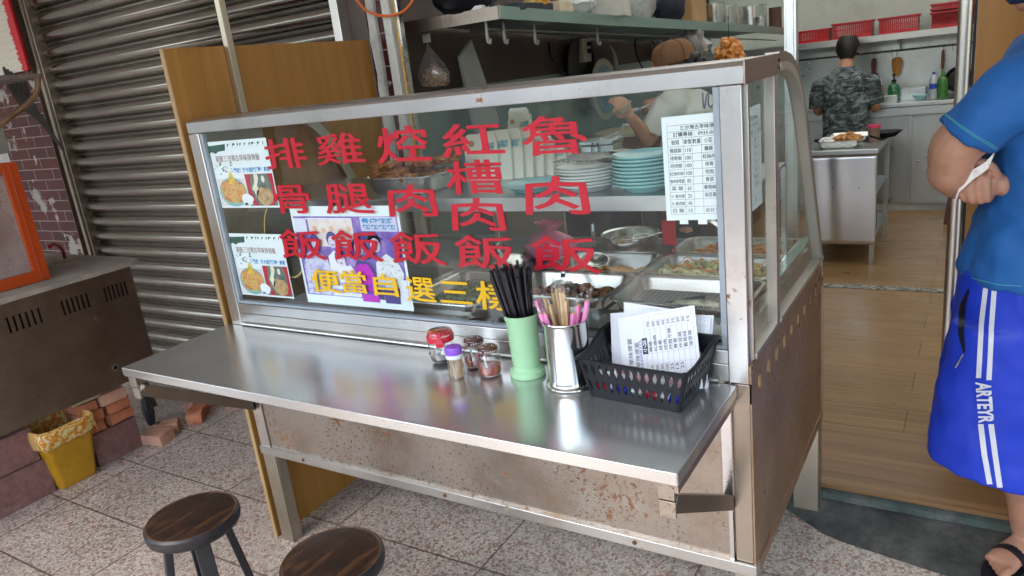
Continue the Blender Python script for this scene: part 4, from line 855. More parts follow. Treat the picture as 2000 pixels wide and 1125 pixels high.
# green cup with black straws
cx, cyy = -.512, -.080; c = (cx,cyy,ZT+.0005)
t = thing('green_cup', 'pale green footed plastic cup full of black straws', 'cup', c)
b = MB(); b.lathe([(0,.0),(.042,0),(.0435,.004),(.0425,.014),(.034,.020),(.032,.025),(.0345,.030),(.0340,.034),(.0355,.050),(.0365,.110),(.0385,.138),(.0435,.156),(.0440,.158),(.0425,.158),(.0365,.138),(.0345,.11),(.032,.04),(0,.035)], c, 44, caps=False); b.build('cup_body', pm('mint_plastic', (.36,.62,.36), .35, var=.04, sss=.0), t)
BS = pm('black_straw', (.012,.012,.016), .3, var=.3); random.seed(12)
b = MB(); Hs = .235; b.lathe([(.0038,0),(.0038,Hs)], (0,0,0), 8, caps=False); b.lathe([(.0030,Hs),(.0030,0)], (0,0,0), 8, caps=False); b.loops([[(r_*math.cos(2*PI*k/8),r_*math.sin(2*PI*k/8),Hs) for k in range(8)] for r_ in (.0038,.0030)], False, False)
straw0 = None
for k in range(60):
    a = random.uniform(0,2*PI); r_ = random.random()**.5; top = Vector((cx-.006+.036*r_*math.cos(a), cyy+.034*r_*math.sin(a), ZT+.156)); bot = Vector((cx+.006+.012*r_*math.cos(a+.4)+random.uniform(-.008,.008), cyy+.015*r_*math.sin(a+.4)+random.uniform(-.008,.008), ZT+.040))
    d = (top-bot).normalized(); sc_ = random.uniform(.93,1.08)
    if straw0 is None: straw0 = b.build('drinking_straw', BS, org=(0,0,0)); o = straw0
    else: o = straw0.copy(); COL.objects.link(o)
    o.location = bot; o.rotation_euler = d.to_track_quat('Z','Y').to_euler(); o.scale = (1,1,sc_*.95)
    tag(o, 'black straw standing in the bundle in the pale green cup', 'straw', 'black straws in the green cup')
# steel cup with wrapped chopsticks
cx, cyy = -.385, -.098; c = (cx,cyy,ZT+.0005)
t = thing('steel_cup', 'tall polished steel cup holding paper wrapped chopsticks', 'cup', c)
b = MB(); b.lathe([(0,0),(.056,0),(.0585,.002),(.0580,.005),(.054,.007),(.0515,.011),(.0505,.020),(.0510,.150),(.0525,.154),(.0535,.157),(.0525,.159),(.0495,.156),(.0490,.02),(0,.015)], c, 56, caps=False); b.build('cup_body', steel('cup_steel', (.74,.74,.73), .13, (1,1,12)), t)
CW = pm('chopstick_wood', (.62,.43,.22), .55, var=.12, scale=40); PK = pm('pink_wrapper', (.80,.25,.50), .4, var=.06); CLW = glassm('clear_wrapper', (.98,.98,.98), .15, 1.6, .03)
def chop(kind):
    b = MB(); b.box(-.0066,-.0004,-.003,.003,0,.185); b.box(.0004,.0066,-.003,.003,0,.185); return b
proto = {}
def wrapped(kind):
    r = thing('wrapped_chopsticks', 'x', 'chopsticks', (0,0,0)); chop(kind).build('chopstick_pair', CW, r, bevel=.0006)
    if kind == 'pink': b = MB(); b.loops([[(x*1.0,y,z_) for x,y in ((-.0084,-.0042),(.0084,-.0042),(.0084,.0042),(-.0084,.0042))] for z_ in (.0,.184)], False, False); b.build('pink_wrapper', PK, r)
    b = MB(); random.seed(31); L = []
    for j, (z_, w_, d_) in enumerate(((.02,.0090,.0052),(.180,.0090,.0054),(.192,.0100,.0065),(.199,.0060,.0045),(.206,.0115,.007),(.211,.0125,.004))):
        L.append([(w_*math.cos(2*PI*k/12)*(1+.25*noise.noise(Vector((k*1.7,j*2.1,0)))*(j > 1)), d_*math.sin(2*PI*k/12)*(1+.5*noise.noise(Vector((k*2.1,j*1.3,5)))*(j > 1)), z_+.003*noise.noise(Vector((k*1.1,j,3)))*(j > 3)) for k in range(12)])
    b.loops(L, False, False); b.build('clear_wrapper', CLW, r); return r
pr_ = {'plain': wrapped('plain'), 'pink': wrapped('pink')}
used = {'plain': False, 'pink': False}
for kind, px, py, lean, deep in (('pink',1045,575,-.016,.02),('pink',1052,600,-.010,-.018),('plain',1062,572,-.004,.01),('pink',1060,600,-.003,-.025),('plain',1088,552,.0,.012),('plain',1096,560,.003,-.004),('plain',1080,560,.002,.026),('plain',1106,575,.004,.0),
        ('pink',1122,600,.004,-.012),('pink',1131,585,.010,.0),('pink',1150,575,.016,.010),('plain',1072,585,-.002,-.010)):
    tip = W(px,py,'y',cyy+deep); bot = Vector((cx+(tip.x-cx)*.15, cyy+deep*.4-.0, ZT+.018)); d = (tip-bot)
    if not used[kind]: r = pr_[kind]; used[kind] = True
    else: r = dup(pr_[kind], (0,0,0))
    q = d.normalized().to_track_quat('Z','Y'); r.rotation_euler = q.to_euler(); r.location = bot+d-d.normalized()*.198
    r['label'] = 'pair of chopsticks in a %s wrapper standing in the steel cup' % ('pink' if kind == 'pink' else 'clear'); r['group'] = '%s wrapped chopsticks in the steel cup' % ('pink' if kind == 'pink' else 'clear')
# black basket with order slips and sachets
bk = thing('plastic_basket', 'black slotted plastic basket holding order slips', 'basket', (-.19,-.07,ZT))
bc = Vector((-.200,-.086,0)); brz = math.radians(-5)
HX0, HX1, HY0, HY1 = .104, .124, .070, .077; HB = .088
def bpnt(u, v, z_, k):  # k 0..1 height
    hx = HX0+(HX1-HX0)*k; hy = HY0+(HY1-HY0)*k; p = Vector((u*hx, v*hy, 0)); p.rotate(Matrix.Rotation(brz,3,'Z')); return (bc.x+p.x, bc.y+p.y, ZT+.001+z_)
rimz = lambda s_: HB-.020*(.5-.5*math.cos(2*PI*s_))*0
def wall(b, axis, sgn, th):
    # grid wall with elongated holes in two rows
    n = 13 if axis == 'x' else 9; 
    def P(s_, z_, off):
        k = z_/HB; k = min(max(k,0),1.35); hx = HX0+(HX1-HX0)*k-off; hy = HY0+(HY1-HY0)*k-off
        p = Vector((s_*hx, sgn*hy, 0)) if axis == 'x' else Vector((sgn*hx, s_*hy, 0)); p.rotate(Matrix.Rotation(brz,3,'Z')); return Vector((bc.x+p.x, bc.y+p.y, ZT+.001+z_))
    def top(s_):
        if axis == 'x': return HB+(.026 if sgn > 0 else .003*s_*s_)
        k = min(1,max(0,(s_+.55)/1.2)); return HB+.003+.023*k*k*(3-2*k)
    rows = ((.016,.042),(.052,.080)); edges = [-1+2*i/n for i in range(n+1)]
    for i in range(n):
        s0, s1 = edges[i], edges[i+1]; sm = (s0+s1)/2; hw = (s1-s0)*.27
        for off in (0, th):
            zc0 = 0
            for (za, zb) in rows:
                K = 8; arc = [(sm+hw*math.sin(PI*j/K), za+(zb-za)*j/K) for j in range(K+1)]; arl = [(sm-hw*math.sin(PI*j/K), za+(zb-za)*j/K) for j in range(K+1)]
                lo = zc0; hi_ = (zb+.005) if (za, zb) == rows[0] else None
                if hi_ is None: hi_ = 'top'
                ztop0 = top(s0) if hi_ == 'top' else hi_; ztop1 = top(s1) if hi_ == 'top' else hi_; ztm = top(sm) if hi_ == 'top' else hi_
                r = [P(sm,lo,off),P(s1,lo,off),P(s1,ztop1,off),P(sm,ztm,off)]+[P(a,z_,off) for a,z_ in arc[::-1]]; b.add(r, [tuple(range(len(r)))])
                l = [P(sm,lo,off),P(s0,lo,off),P(s0,ztop0,off),P(sm,ztm,off)]+[P(a,z_,off) for a,z_ in arl[::-1]]; b.add(l, [tuple(range(len(l)))])
                zc0 = hi_ if hi_ != 'top' else 0
        for (za, zb) in rows:
            K = 8; lp = [(sm+hw*math.sin(PI*j/K), za+(zb-za)*j/K) for j in range(K+1)]+[(sm-hw*math.sin(PI*j/K), za+(zb-za)*j/K) for j in range(K-1,0,-1)]
            b.loops([[P(a,z_,0) for a,z_ in lp],[P(a,z_,th) for a,z_ in lp]], False, False)
    return [P(e, top(e), -.003) for e in edges], P
b = MB(); rim = []
for axis, sgn in (('x',-1),('y',1),('x',1),('y',-1)):
    rl, Pf = wall(b, axis, sgn, .0022); rim.append(rl)
b.loops([[bpnt(u,v,z_,0) for u,v in ((-1,-1),(1,-1),(1,1),(-1,1))] for z_ in (0,.002)]); b.build('basket_body', BLK, bk, ang=25)
r_all = rim[0]+rim[1]+rim[2][::-1]+rim[3][::-1]
b = MB(); ctr = Vector((bc.x,bc.y,0)); rr3 = [p for i, p in enumerate(r_all)]
b.tube(rr3+[rr3[0], rr3[1]], .0048, 8, sq=.55); b.build('rolled_rim', BLK, bk)
for u, v in ((-1,-1),(1,-1),(1,1),(-1,1)):
    b = MB(); b.tube([bpnt(u*.985,v*.98,z_,z_/HB) for z_ in ((.0,.05,.092) if v < 0 else (.0,.05,.092,.112))], .0045, 8); b.build('corner_rib', BLK, bk)
# sachets inside
random.seed(21); SC_ = [('red',(.60,.02,.03)),('white',(.75,.77,.78)),('blue',(.03,.05,.5)),('white',(.75,.77,.78)),('green edged white',(.45,.62,.55)),('pink',(.65,.35,.36))]
for k in range(26):
    nm, cl = SC_[k % 6]; u = -.86+1.72*(k % 9)/8; v = (-.84,-.62,-.84)[k//9]; z_ = .014+.008*random.random()+(.020 if k % 2 else 0)
    p = Vector(bpnt(u*.86, v*.8, z_, .2)); b = MB(); b.T = Matrix.Translation(p) @ Matrix.Rotation(random.uniform(-.5,.5),4,'Z') @ Matrix.Rotation(random.uniform(-.9,.9),4,'X') @ Matrix.Rotation(random.uniform(-.4,.4),4,'Y')
    b.loops([[(x*w_,y*w2,zz) for x,y in ((-.017,-.006),(0,-.008),(.017,-.006),(.017,.006),(0,.008),(-.017,.006))] for zz,w_,w2 in ((-.021,1,.1),(-.018,1,.7),(.0,1,1),(.018,1,.7),(.021,1,.1))])
    tag(b.build('sauce_sachet', pm('sachet_'+nm.replace(' ','_'), cl, .25, var=.3, scale=60), org=p), '%s sauce sachet among those in the black basket' % nm, 'sachet', '%s sachets in the black basket' % nm)
# order slips
def slip(name, p_tl, p_tr, p_bl, label, yb, yt, rich=False):
    tl = W(*p_tl,'y',yt); tr = W(*p_tr,'y',yt+.006); bl = W(*p_bl,'y',yb); U = tr-tl; V = tl-bl; S = Sheet(bl, U, V, .0004)
    if S.N.y > 0: S.N = -S.N
    t = tag(S.paper(MB()).build(name, PAP, org=bl, flat=True), label, 'paper slip')
    b = MB(); n = 9
    for i in range(n+1): S.rect(b, .34+.62*i/n-.002, .34+.62*i/n+.002, .0, .97, 1)
    for v in (.02,.24,.36,.50,.62,.80,.90,.97): S.rect(b, .34, .96, v-.0015, v+.0015, 1.3)
    b.build('grid_lines', ink('slip_grid', (.45,.47,.6)), t, flat=True)
    if rich:
        def vt(b, s_, u0, u1, v0, v1, bold=0, k=2): text(b, s_, S.P(u1, v0, k), S.V*(v1-v0), -S.U*(u1-u0), bold)
        b = MB(); vt(b, '三沙灣古早味便當', .10, .16, .05, .72); vt(b, '三沙灣古早味便當', .19, .25, .03, .66)
        for i, (a_, p_) in enumerate((('雞腿','70'),('紅燒肉','60'),('排骨','60'),('焢肉','60'),('炸甜不辣','35'),('青菜','35'),('炸豆腐','30'),('魯筍絲','30'),('油豆腐','15'))):
            u = .40+.62/9*i*.93-.02; vt(b, a_, u, u+.042, .52, .52+.065*len(a_)); vt(b, p_, u, u+.034, .83, .89)
        for i, (a_, p_) in enumerate((('雞腿飯','110'),('排骨飯','100'),('焢肉飯','100'),('紅糟飯','100'),('魯肉飯','25'),('白飯','15'),('菜飯','25'))):
            u = .40+.62/9*i*.93-.02; vt(b, a_, u, u+.042, .03, .20); vt(b, p_, u, u+.034, .27, .35)
        b.build('printed_text', INK, t, flat=True)
        b = MB(); S.rect(b, .295, .365, .50, .70, 1.6); S.rect(b,.295,.365,.10,.26,1.6); b.build('black_label', INK, t, flat=True)
        b = MB(); vt(b, '小菜', .305, .355, .52, .68, .02, 4); vt(b,'飯類',.305,.355,.12,.24,.02,4); b.build('white_text', PAP, t, flat=True)
        b = MB(); vt(b, '0933008325', .255, .285, .28, .68, 0, 3); b.build('pen_writing', ink('pen_blue', (.05,.15,.45)), t, flat=True)
slip('order_slip', (1192,612), (1312,604), (1198,775), 'white order slip at the back left of the basket', -.055, -.015)
slip('order_slip', (1218,590), (1330,606), (1225,775), 'white order slip whose blank corner sticks up highest', -.048, -.002)
slip('order_slip', (1290,612), (1394,616), (1280,760), 'white order slip at the right rear of the basket', -.040, .004)
slip('order_slip', (1282,606), (1388,622), (1275,762), 'white order slip just behind the front slip on the right', -.050, -.004)
slip('order_slip', (1206,622), (1356,596), (1222,775), 'front order slip with handwritten phone number and menu columns', -.075, -.030, True)
# ================================================================== INSIDE THE CART
PAN = steel('pan_steel', (.70,.70,.68), .22, (4,4,1)); ZS = 1.2305
def pan(name, label, x0, x1, y0, y1, zr, dep, mt=PAN, group=None, cat=None, rim=.010, r=.03):
    b = MB(); L = [rrect(x0-rim,x1+rim,y0-rim,y1+rim,r+rim,zr-.004), rrect(x0-rim,x1+rim,y0-rim,y1+rim,r+rim,zr), rrect(x0,x1,y0,y1,r,zr), rrect(x0+.004,x1-.004,y0+.004,y1-.004,r,zr-.006), rrect(x0+.014,x1-.014,y0+.014,y1-.014,r,zr-dep+.010), rrect(x0+.022,x1-.022,y0+.022,y1-.022,r*.8,zr-dep),
        rrect(x0+.020,x1-.020,y0+.020,y1-.020,r,zr-dep-.0015), rrect(x0+.012,x1-.012,y0+.012,y1-.012,r,zr-dep+.010), rrect(x0+.002,x1-.002,y0+.002,y1-.002,r,zr-.006), rrect(x0-rim,x1+rim,y0-rim,y1+rim,r+rim,zr-.004)]
    # one closed skin: rim, inner walls, floor, then outside walls back to the rim
    b.loops(L[1:6], False, True); b.loops(L[5+1:], True, False); b.loops([L[0],L[1]], False, False)
    return tag(b.build(name, mt, org=((x0+x1)/2,(y0+y1)/2,zr-dep)), label, cat or 'food pan', group)
def stuff(name, label, mt, fn, cat='food', org=None, seed=1):
    random.seed(seed); b = MB(); fn(b); o = b.build(name, mt, org=org, ang=70); return tag(o, label, cat, None, 'stuff')
GP = 'food pans set in the cart deck'
pan('food_pan','steel pan with a fried egg on a grey perforated tray',-.395,-.060,.165,.380,.962,.05,group=GP)
pan('food_pan','steel pan of braised meat pieces behind the chopstick cup',-.730,-.420,.165,.380,.962,.06,group=GP)
pan('food_pan','steel pan of orange curry behind the braised meat pan',-.730,-.420,.405,.610,.962,.06,group=GP)
pan('food_pan','steel pan of stir fried cabbage behind the egg pan',-.395,-.060,.405,.605,.962,.06,group=GP)
pan('food_pan','steel pan of fried orange pieces furthest from the front glass',-.395,-.060,.635,.820,.962,.06,group=GP)
pan('food_pan','steel pan of dark greens below the yellow characters',-1.000,-.755,.065,.365,.955,.05,group=GP)
pan('food_pan','large empty steel pan beside the photo poster',-1.395,-1.025,.065,.365,.962,.035,group=GP)
# perforated tray
m, nt, bs = newmat('perforated_grey'); v = coord(nt, (70,70,70)); vo = nt.nodes.new('ShaderNodeTexVoronoi'); vo.inputs['Randomness'].default_value = 0; vo.inputs['Scale'].default_value = 1.0; nt.links.new(v, vo.inputs['Vector'])
nt.links.new(ramp(nt, vo.outputs['Distance'], [(.27,(.012,.016,.016)),(.33,(.12,.16,.16))]), bs.inputs['Base Color']); bs.inputs['Roughness'].default_value = .3
b = MB(); b.loops([rrect(-.385,-.070,.175,.370,.02,z_) for z_ in (.9245,.9265)]); tag(b.build('drip_tray', m, org=(-.23,.27,.925)), 'grey perforated drip tray lying in the egg pan', 'tray')
b = MB(); ec = Vector((-.205,.255,.927)); L = []
for r_, z_ in ((1.0,.0005),(1.0,.003),(.9,.0055),(.5,.006),(.33,.008),(.2,.013),(.05,.014)): L.append([(ec.x+r_*.062*(1+.28*noise.noise(Vector((math.cos(2*PI*k/36)*1.6,math.sin(2*PI*k/36)*1.6,3)))*(r_ > .4))*math.cos(2*PI*k/36), ec.y+r_*.040*(1+.28*noise.noise(Vector((math.cos(2*PI*k/36)*1.6,math.sin(2*PI*k/36)*1.6,3)))*(r_ > .4))*math.sin(2*PI*k/36), ec.z+z_+.001*noise.noise(Vector((k*.6,r_*4,0)))) for k in range(36)])
b.loops(L); tag(b.build('fried_egg', pm('egg_white', (.86,.80,.62), .3, var=.10, scale=20), org=ec), 'flat fried egg lying on the perforated tray', 'egg')
def lumps(x0,x1,y0,y1,z0,n,r,h,sc=(1.3,1,.6),jit=.5):
    def f(b):
        for i in range(n):
            x = random.uniform(x0,x1); y = random.uniform(y0,y1); u = 1-abs(2*(x-x0)/(x1-x0)-1)**2; w = 1-abs(2*(y-y0)/(y1-y0)-1)**2
            b.ico((x,y,z0+random.random()*h*(u*w+.25)), r*random.uniform(.6,1.25), 2, jit, (sc[0]*random.uniform(.7,1.2),sc[1],sc[2]*random.uniform(.7,1.3)), i, Matrix.Rotation(random.uniform(0,6.3),3,'Z') @ Matrix.Rotation(random.uniform(-.5,.5),3,'X'))
    return f
def strips(x0,x1,y0,y1,z0,n,ln,w,h):
    def f(b):
        for i in range(n):
            x = random.uniform(x0,x1); y = random.uniform(y0,y1); u = 1-abs(2*(x-x0)/(x1-x0)-1)**2; q = 1-abs(2*(y-y0)/(y1-y0)-1)**2
            c0 = Vector((x,y,z0+random.random()*h*(.3+.7*u*q))); a = random.uniform(0,6.3); d = Vector((math.cos(a),math.sin(a),random.uniform(-.3,.3))); s_ = Vector((-math.sin(a),math.cos(a),random.uniform(-.8,.8))).normalized()*w*random.uniform(.5,1.2)
            l_ = ln*random.uniform(.5,1.1); L = []
            for k in range(5):
                t_ = k/4-.5; p = c0+d*(t_*l_)+Vector((0,0,.006*math.cos(t_*5+i)))+s_*(.6*math.sin(t_*6+i)); L.append([p-s_, p+s_, p+s_*.9+Vector((0,0,.0018)), p-s_*.9+Vector((0,0,.0018))])
            b.loops(L)
    return f
BRM = photo_mat('braised_brown', [(.08,.028,.012),(.22,.085,.03),(.36,.16,.06)], 50)
stuff('braised_meat','dark braised meat pieces heaped in the pan behind the chopstick cup', BRM, lumps(-.705,-.445,.195,.36,.916,120,.013,.030), org=(-.57,.27,.90), seed=5)
stuff('curry','orange curry with vegetable pieces smeared in a steel pan', photo_mat('curry_orange', [(.40,.15,.01),(.62,.28,.015),(.68,.36,.04),(.25,.16,.03)], 40), lumps(-.71,-.44,.425,.59,.914,90,.016,.012,(1.5,1.2,.35)), org=(-.57,.5,.90), seed=6)
stuff('stir_fried_cabbage','pale stir fried cabbage shreds heaped in a steel pan', photo_mat('cabbage', [(.46,.44,.15),(.66,.60,.28),(.74,.68,.42)], 40), strips(-.38,-.075,.425,.59,.922,420,.055,.006,.042), org=(-.23,.5,.90), seed=7)
stuff('carrot_shreds','orange carrot shreds mixed on top of the cabbage', pm('carrot', (.70,.20,.03), .4), strips(-.34,-.09,.44,.57,.955,26,.05,.0022,.014), org=(-.23,.5,.94), seed=8)
stuff('fried_pieces','orange fried pieces in the pan furthest from the front glass', photo_mat('fried_orange', [(.30,.08,.02),(.55,.2,.05),(.65,.35,.12)], 50), lumps(-.36,-.08,.66,.80,.920,60,.02,.035), org=(-.15,.73,.90), seed=9)
stuff('chopped_greens','dark chopped greens in the pan below the yellow characters', photo_mat('dark_greens', [(.03,.06,.012),(.09,.16,.03),(.22,.27,.07)], 50), strips(-.97,-.785,.085,.34,.922,340,.03,.004,.022), org=(-.87,.2,.90), seed=10)
# round pot, ladles, tongs, lid, bags
b = MB(); pc = (-.575,.735,.935); b.lathe([(0,.0),(.075,.0),(.085,.006),(.088,.012),(.090,.055),(.096,.058),(.0965,.060),(.094,.0605),(.0875,.056),(.084,.012),(0,.010)], pc, 48, caps=False); tag(b.build('round_pot', STB, org=pc), 'round shallow steel pot standing behind the curry pan', 'pot')
b = MB(); b.lathe([(0,.012),(.082,.012),(.0865,.030),(0,.031)], pc, 40, caps=False); tag(b.build('broth', pm('brown_broth', (.30,.16,.06), .15), org=pc), 'brown broth filling the round steel pot', 'broth')
def ladle(name, label, grip, bowl, rb, rh=.0045):
    g = Vector(grip); w_ = Vector(bowl); t = thing(name, label, 'ladle', w_)
    b = MB(); d = (g-w_).normalized(); b.bar(w_+d*rb*.9, g, .013, .003, (0,.3,1)); b.tube([g-d*.002, g+d*.02],[.007,.006],8); b.build('handle', STB, t)
    b = MB(); b.lathe([(0,-rb*.55),(rb*.5,-rb*.48),(rb*.85,-rb*.25),(rb,0),(rb*.96,0),(rb*.8,-rb*.22),(rb*.45,-rb*.42),(0,-rb*.48)], w_, 26, ax=(.2,-.2,.95), caps=False); b.build('bowl', STB, t)
ladle('ladle','steel ladle resting in the braised meat pan', W(1100,532,'y',.30), Vector((-.585,.265,.957)), .033)
ladle('ladle','steel ladle standing upright in the round pot', W(1305,450,'y',.74), Vector((-.53,.74,.975)), .034)
ladle('ladle','large steel ladle leaning over the curry pan', W(1158,450,'y',.52), Vector((-.60,.51,.965)), .045)
b = MB(); b.bar(W(1393,432,'y',.45), W(1340,400,'y',.6), .014,.004,(0,0,1)); b.bar(W(1425,455,'y',.45), W(1345,405,'y',.6), .016,.004,(0,0,1)); tag(b.build('serving_tongs', STB, org=W(1393,432,'y',.45)), 'steel serving tongs leaning under the front price list', 'tongs')
b = MB(); b.lathe([(0,.035),(.03,.034),(.075,.022),(.108,.003),(.112,.0),(.112,-.003),(.106,.0),(.074,.019),(0,.032)], (-.965,.53,.945), 48, caps=False); b.lathe([(0,.036),(.006,.036),(.006,.05),(.013,.052),(.013,.060),(0,.062)], (-.965,.53,.945), 16, caps=False); tag(b.build('pot_lid', STB, org=(-.965,.53,.945)), 'domed round steel lid lying behind the yellow characters', 'lid')
b = MB()
L = []
for j, (z_, r_) in enumerate(((0,.055),(.02,.075),(.05,.078),(.075,.06),(.09,.03),(.095,.018),(.105,.028),(.125,.045))): L.append([(-.80+r_*1.15*(1+.28*noise.noise(Vector((k*.9,j*.8,0))))*math.cos(2*PI*k/30), .60+r_*.7*(1+.28*noise.noise(Vector((k*.9,j*.8,6))))*math.sin(2*PI*k/30), .937+z_+.008*noise.noise(Vector((k*.7,j,9)))*(j > 5)) for k in range(30)])
b.loops(L, True, False); tag(b.build('plastic_bag', pm('pink_plastic_bag', (.70,.20,.30), .25, var=.15), org=(-.80,.60,.937), ang=70), 'crumpled pink plastic bag tied at the top behind the straws', 'bag')
b = MB(); b.box(-.45,-.405,.70,.704,.965,1.045); tag(b.build('red_packet', pm('red_packet', (.6,.02,.03), .35), org=(-.43,.70,.965), bevel=.001), 'red packet standing beside the round pot', 'packet')
b = MB(); b.loops([[(x,y,z_) for x,y in ((-.05,.40),(-.026,.42),(-.026,.835),(-.05,.80))] for z_ in (.9655,.9695)]); tag(b.build('glass_sheet', pm('green_glass_edge', (.30,.55,.50), .12), org=(-.04,.6,.9655)), 'narrow green edged glass sheet along the right end of the pans', 'glass sheet')
# ---- upper shelf : tray of fried chops
TX0, TX1, TY0, TY1 = -1.225, -.955, .195, .375
t = pan('serving_tray','steel tray heaped with fried pork chops on the cart shelf',TX0+.01,TX1-.01,TY0+.01,TY1-.01,ZS+.056,.053,cat='tray')
CHP = photo_mat('fried_chop', [(.10,.025,.008),(.28,.08,.02),(.46,.17,.05),(.55,.26,.10)], 55)
random.seed(11); spots = []
for i in range(26):
    x = random.uniform(TX0+.04,TX1-.04); y = random.uniform(TY0+.03,TY1-.02); lay = i//9
    spots.append((x,y,ZS+.046+lay*.019))
for i, (x,y,z_) in enumerate(spots):
    b = MB(); b.ico((x,y,z_), .030, 3, .55, (1.25,.75,.42), i+60, Matrix.Rotation(random.uniform(0,6.3),3,'Z') @ Matrix.Rotation(random.uniform(-.4,.4),3,'X'))
    tag(b.build('fried_chop', CHP, org=(x,y,z_)), 'crisp brown fried chop heaped in the steel tray on the cart shelf', 'fried chop', 'fried chops in the cart tray')
# plates
def plate(cx, cyy, z_, R_, mt, label, group, tilt=None):
    b = MB(); b.lathe([(0,.004),(R_*.55,.004),(R_*.60,.0),(R_*.63,.001),(R_*.68,.006),(R_*.92,.0155),(R_*.99,.019),(R_,.021),(R_*.985,.022),(R_*.9,.018),(R_*.66,.0085),(0,.007)], (cx,cyy,z_), 56, caps=False)
    o = b.build('plate', mt, org=(cx,cyy,z_), ang=60)
    if tilt: o.rotation_euler = tilt
    return tag(o, label, 'plate', group)
TL = pm('teal_melamine', (.36,.66,.66), .18, var=.03, coat=.3); WH = pm('white_melamine', (.74,.76,.74), .2, var=.03, coat=.3)
plate(-.640,.258,ZS,.085,TL,'single pale teal plate lying alone on the cart shelf','teal plates on the cart shelf')
for i in range(6):
    plate(-.468+.002*math.sin(i*2),.252+.0015*math.cos(i*3),ZS+i*.0082,.086,WH,'%s white plate of the stack holding the black spoons' % (ORD[5-i] if i else 'bottom'),'white plates in the left stack')
for i in range(9):
    plate(-.305+.0015*math.sin(i*2.7),.236+.0015*math.cos(i*1.9),ZS+i*.0088,.082,TL,'%s pale teal plate of the tall stack by the price list' % (ORD[8-i] if i else 'bottom'),'teal plates in the right stack')
# black spoons on the white plates
BSP = pm('black_melamine', (.015,.015,.02), .15)
zt_ = ZS+6*.0082+.014
for i in range(9):
    x = -.530+i*.0125; b = MB(); L = []
    for s_, w_, zz in ((0,.003,.012),(.02,.0045,.010),(.05,.006,.006),(.062,.014,.003),(.078,.019,0),(.094,.016,.001),(.104,.004,.004)):
        L.append([(x-.0*s_+w_*c1, .205+s_, zt_+.010+1.3*zz+.006*s1*(.4 if w_ < .01 else 1)+abs(c1)*w_*.35) for c1, s1 in [(math.cos(2*PI*k/10), math.sin(2*PI*k/10)*.35) for k in range(10)]])
    b.loops(L); o = b.build('soup_spoon', BSP, org=(x,.25,zt_)); o.rotation_euler = (.15,.35,-.35+.02*i); tag(o, 'black soup spoon in the overlapping row on the white plates', 'spoon', 'black spoons on the white plates')
b = MB(); L = [[(-.40+.050*a*math.cos(2*PI*k/24)*1.15,.285+.045*a*math.sin(2*PI*k/24),zt_+.004+z_) for k in range(24)] for a, z_ in ((.8,0),(1,.006),(.96,.006),(.7,.002))]; b.loops(L); tag(b.build('black_saucer', BSP, org=(-.40,.285,zt_)), 'small black saucer beside the spoons on the white plates', 'saucer')
b = MB(); b.loops([[(x,y,zt_+.022+.22*(x+.44)*0+z_) for x,y in ((-.455,.345),(-.375,.30),(-.355,.33),(-.42,.375))] for z_ in (0,.0012)]); tag(b.build('paper_scrap', pm('cream_paper', (.70,.60,.48), .6), org=(-.40,.31,zt_+.022)), 'cream paper lying over the back of the white plates', 'paper')
# folded cream paper meal boxes
BOXM = pm('cream_card', (.86,.82,.70), .6, var=.05, scale=8)
def paperbox(x, y, w_, h_, lean, label, rz=0, z0=ZS):
    t = thing('paper_box', label, 'paper box', (x,y,z0), 'cream paper meal boxes on the cart shelf')
    b = MB(); T = Matrix.Translation((x,y,z0)) @ Matrix.Rotation(rz,4,'Z') @ Matrix.Rotation(lean,4,'X'); b.T = T
    prof_ = [(-w_/2,0),(w_/2,0),(w_/2,h_*.78),(w_/2-.006,h_*.86),(w_/2-.006,h_*.95),(w_/2-.014,h_),(-w_/2+.014,h_),(-w_/2+.006,h_*.95),(-w_/2+.006,h_*.86),(-w_/2,h_*.78)]
    b.loops([[(u,yy,v_) for u,v_ in prof_] for yy in (0,.004)]); b.build('card', BOXM, t)
    b = MB(); b.T = T; b.box(-w_/2+.004,w_/2-.004,.0045,.016,0,h_*.9); b.build('folded_layers', BOXM, t)
    b = MB(); b.T = T; b.add([(w_*u,-.0005,h_*v_) for u,v_ in ((.0,.62),(.40,.66),(.42,.80),(.05,.78))], [(0,1,2,3)]); b.build('blue_print', photo_mat('box_blue', [(.10,.30,.38),(.30,.50,.52),(.74,.74,.64)], 90), t, flat=True)
    b = MB(); b.T = T; b.add([(w_*(-.28)+w_*.10*math.cos(a),-.0005,h_*.80+w_*.09*math.sin(a)) for a in [2*PI*k/14 for k in range(14)]], [tuple(range(14))]); b.add([(w_*u,-.0005,h_*v_) for u,v_ in ((-.15,.22),(.0,.16),(.14,.24),(.05,.36),(-.08,.34))], [(0,1,2,3,4)]); b.build('brown_print', photo_mat('box_brown', [(.40,.2,.08),(.66,.48,.25)], 90), t, flat=True)
for i, (px, py, y_, w_, h_, rz) in enumerate(((942,345,.43,.115,.145,.1),(966,330,.445,.12,.150,.05),(990,322,.46,.11,.150,.0),(1010,318,.475,.11,.150,-.1),(1030,310,.49,.11,.14,-.1),(1052,305,.505,.10,.12,-.15),(1078,298,.52,.09,.085,-.2),(1100,292,.535,.09,.07,-.2))):
    x = W(px,py,'y',y_).x; paperbox(x, y_, w_, h_, -.12, '%s cream folded meal box from the left in the leaning row' % (['first','second','third','fourth','fifth','sixth','seventh','last'][i]), rz)
x = W(1012,250,'y',.56).x; paperbox(x, .56, .085, .205, -.05, 'tall cream meal box standing highest behind the leaning row')
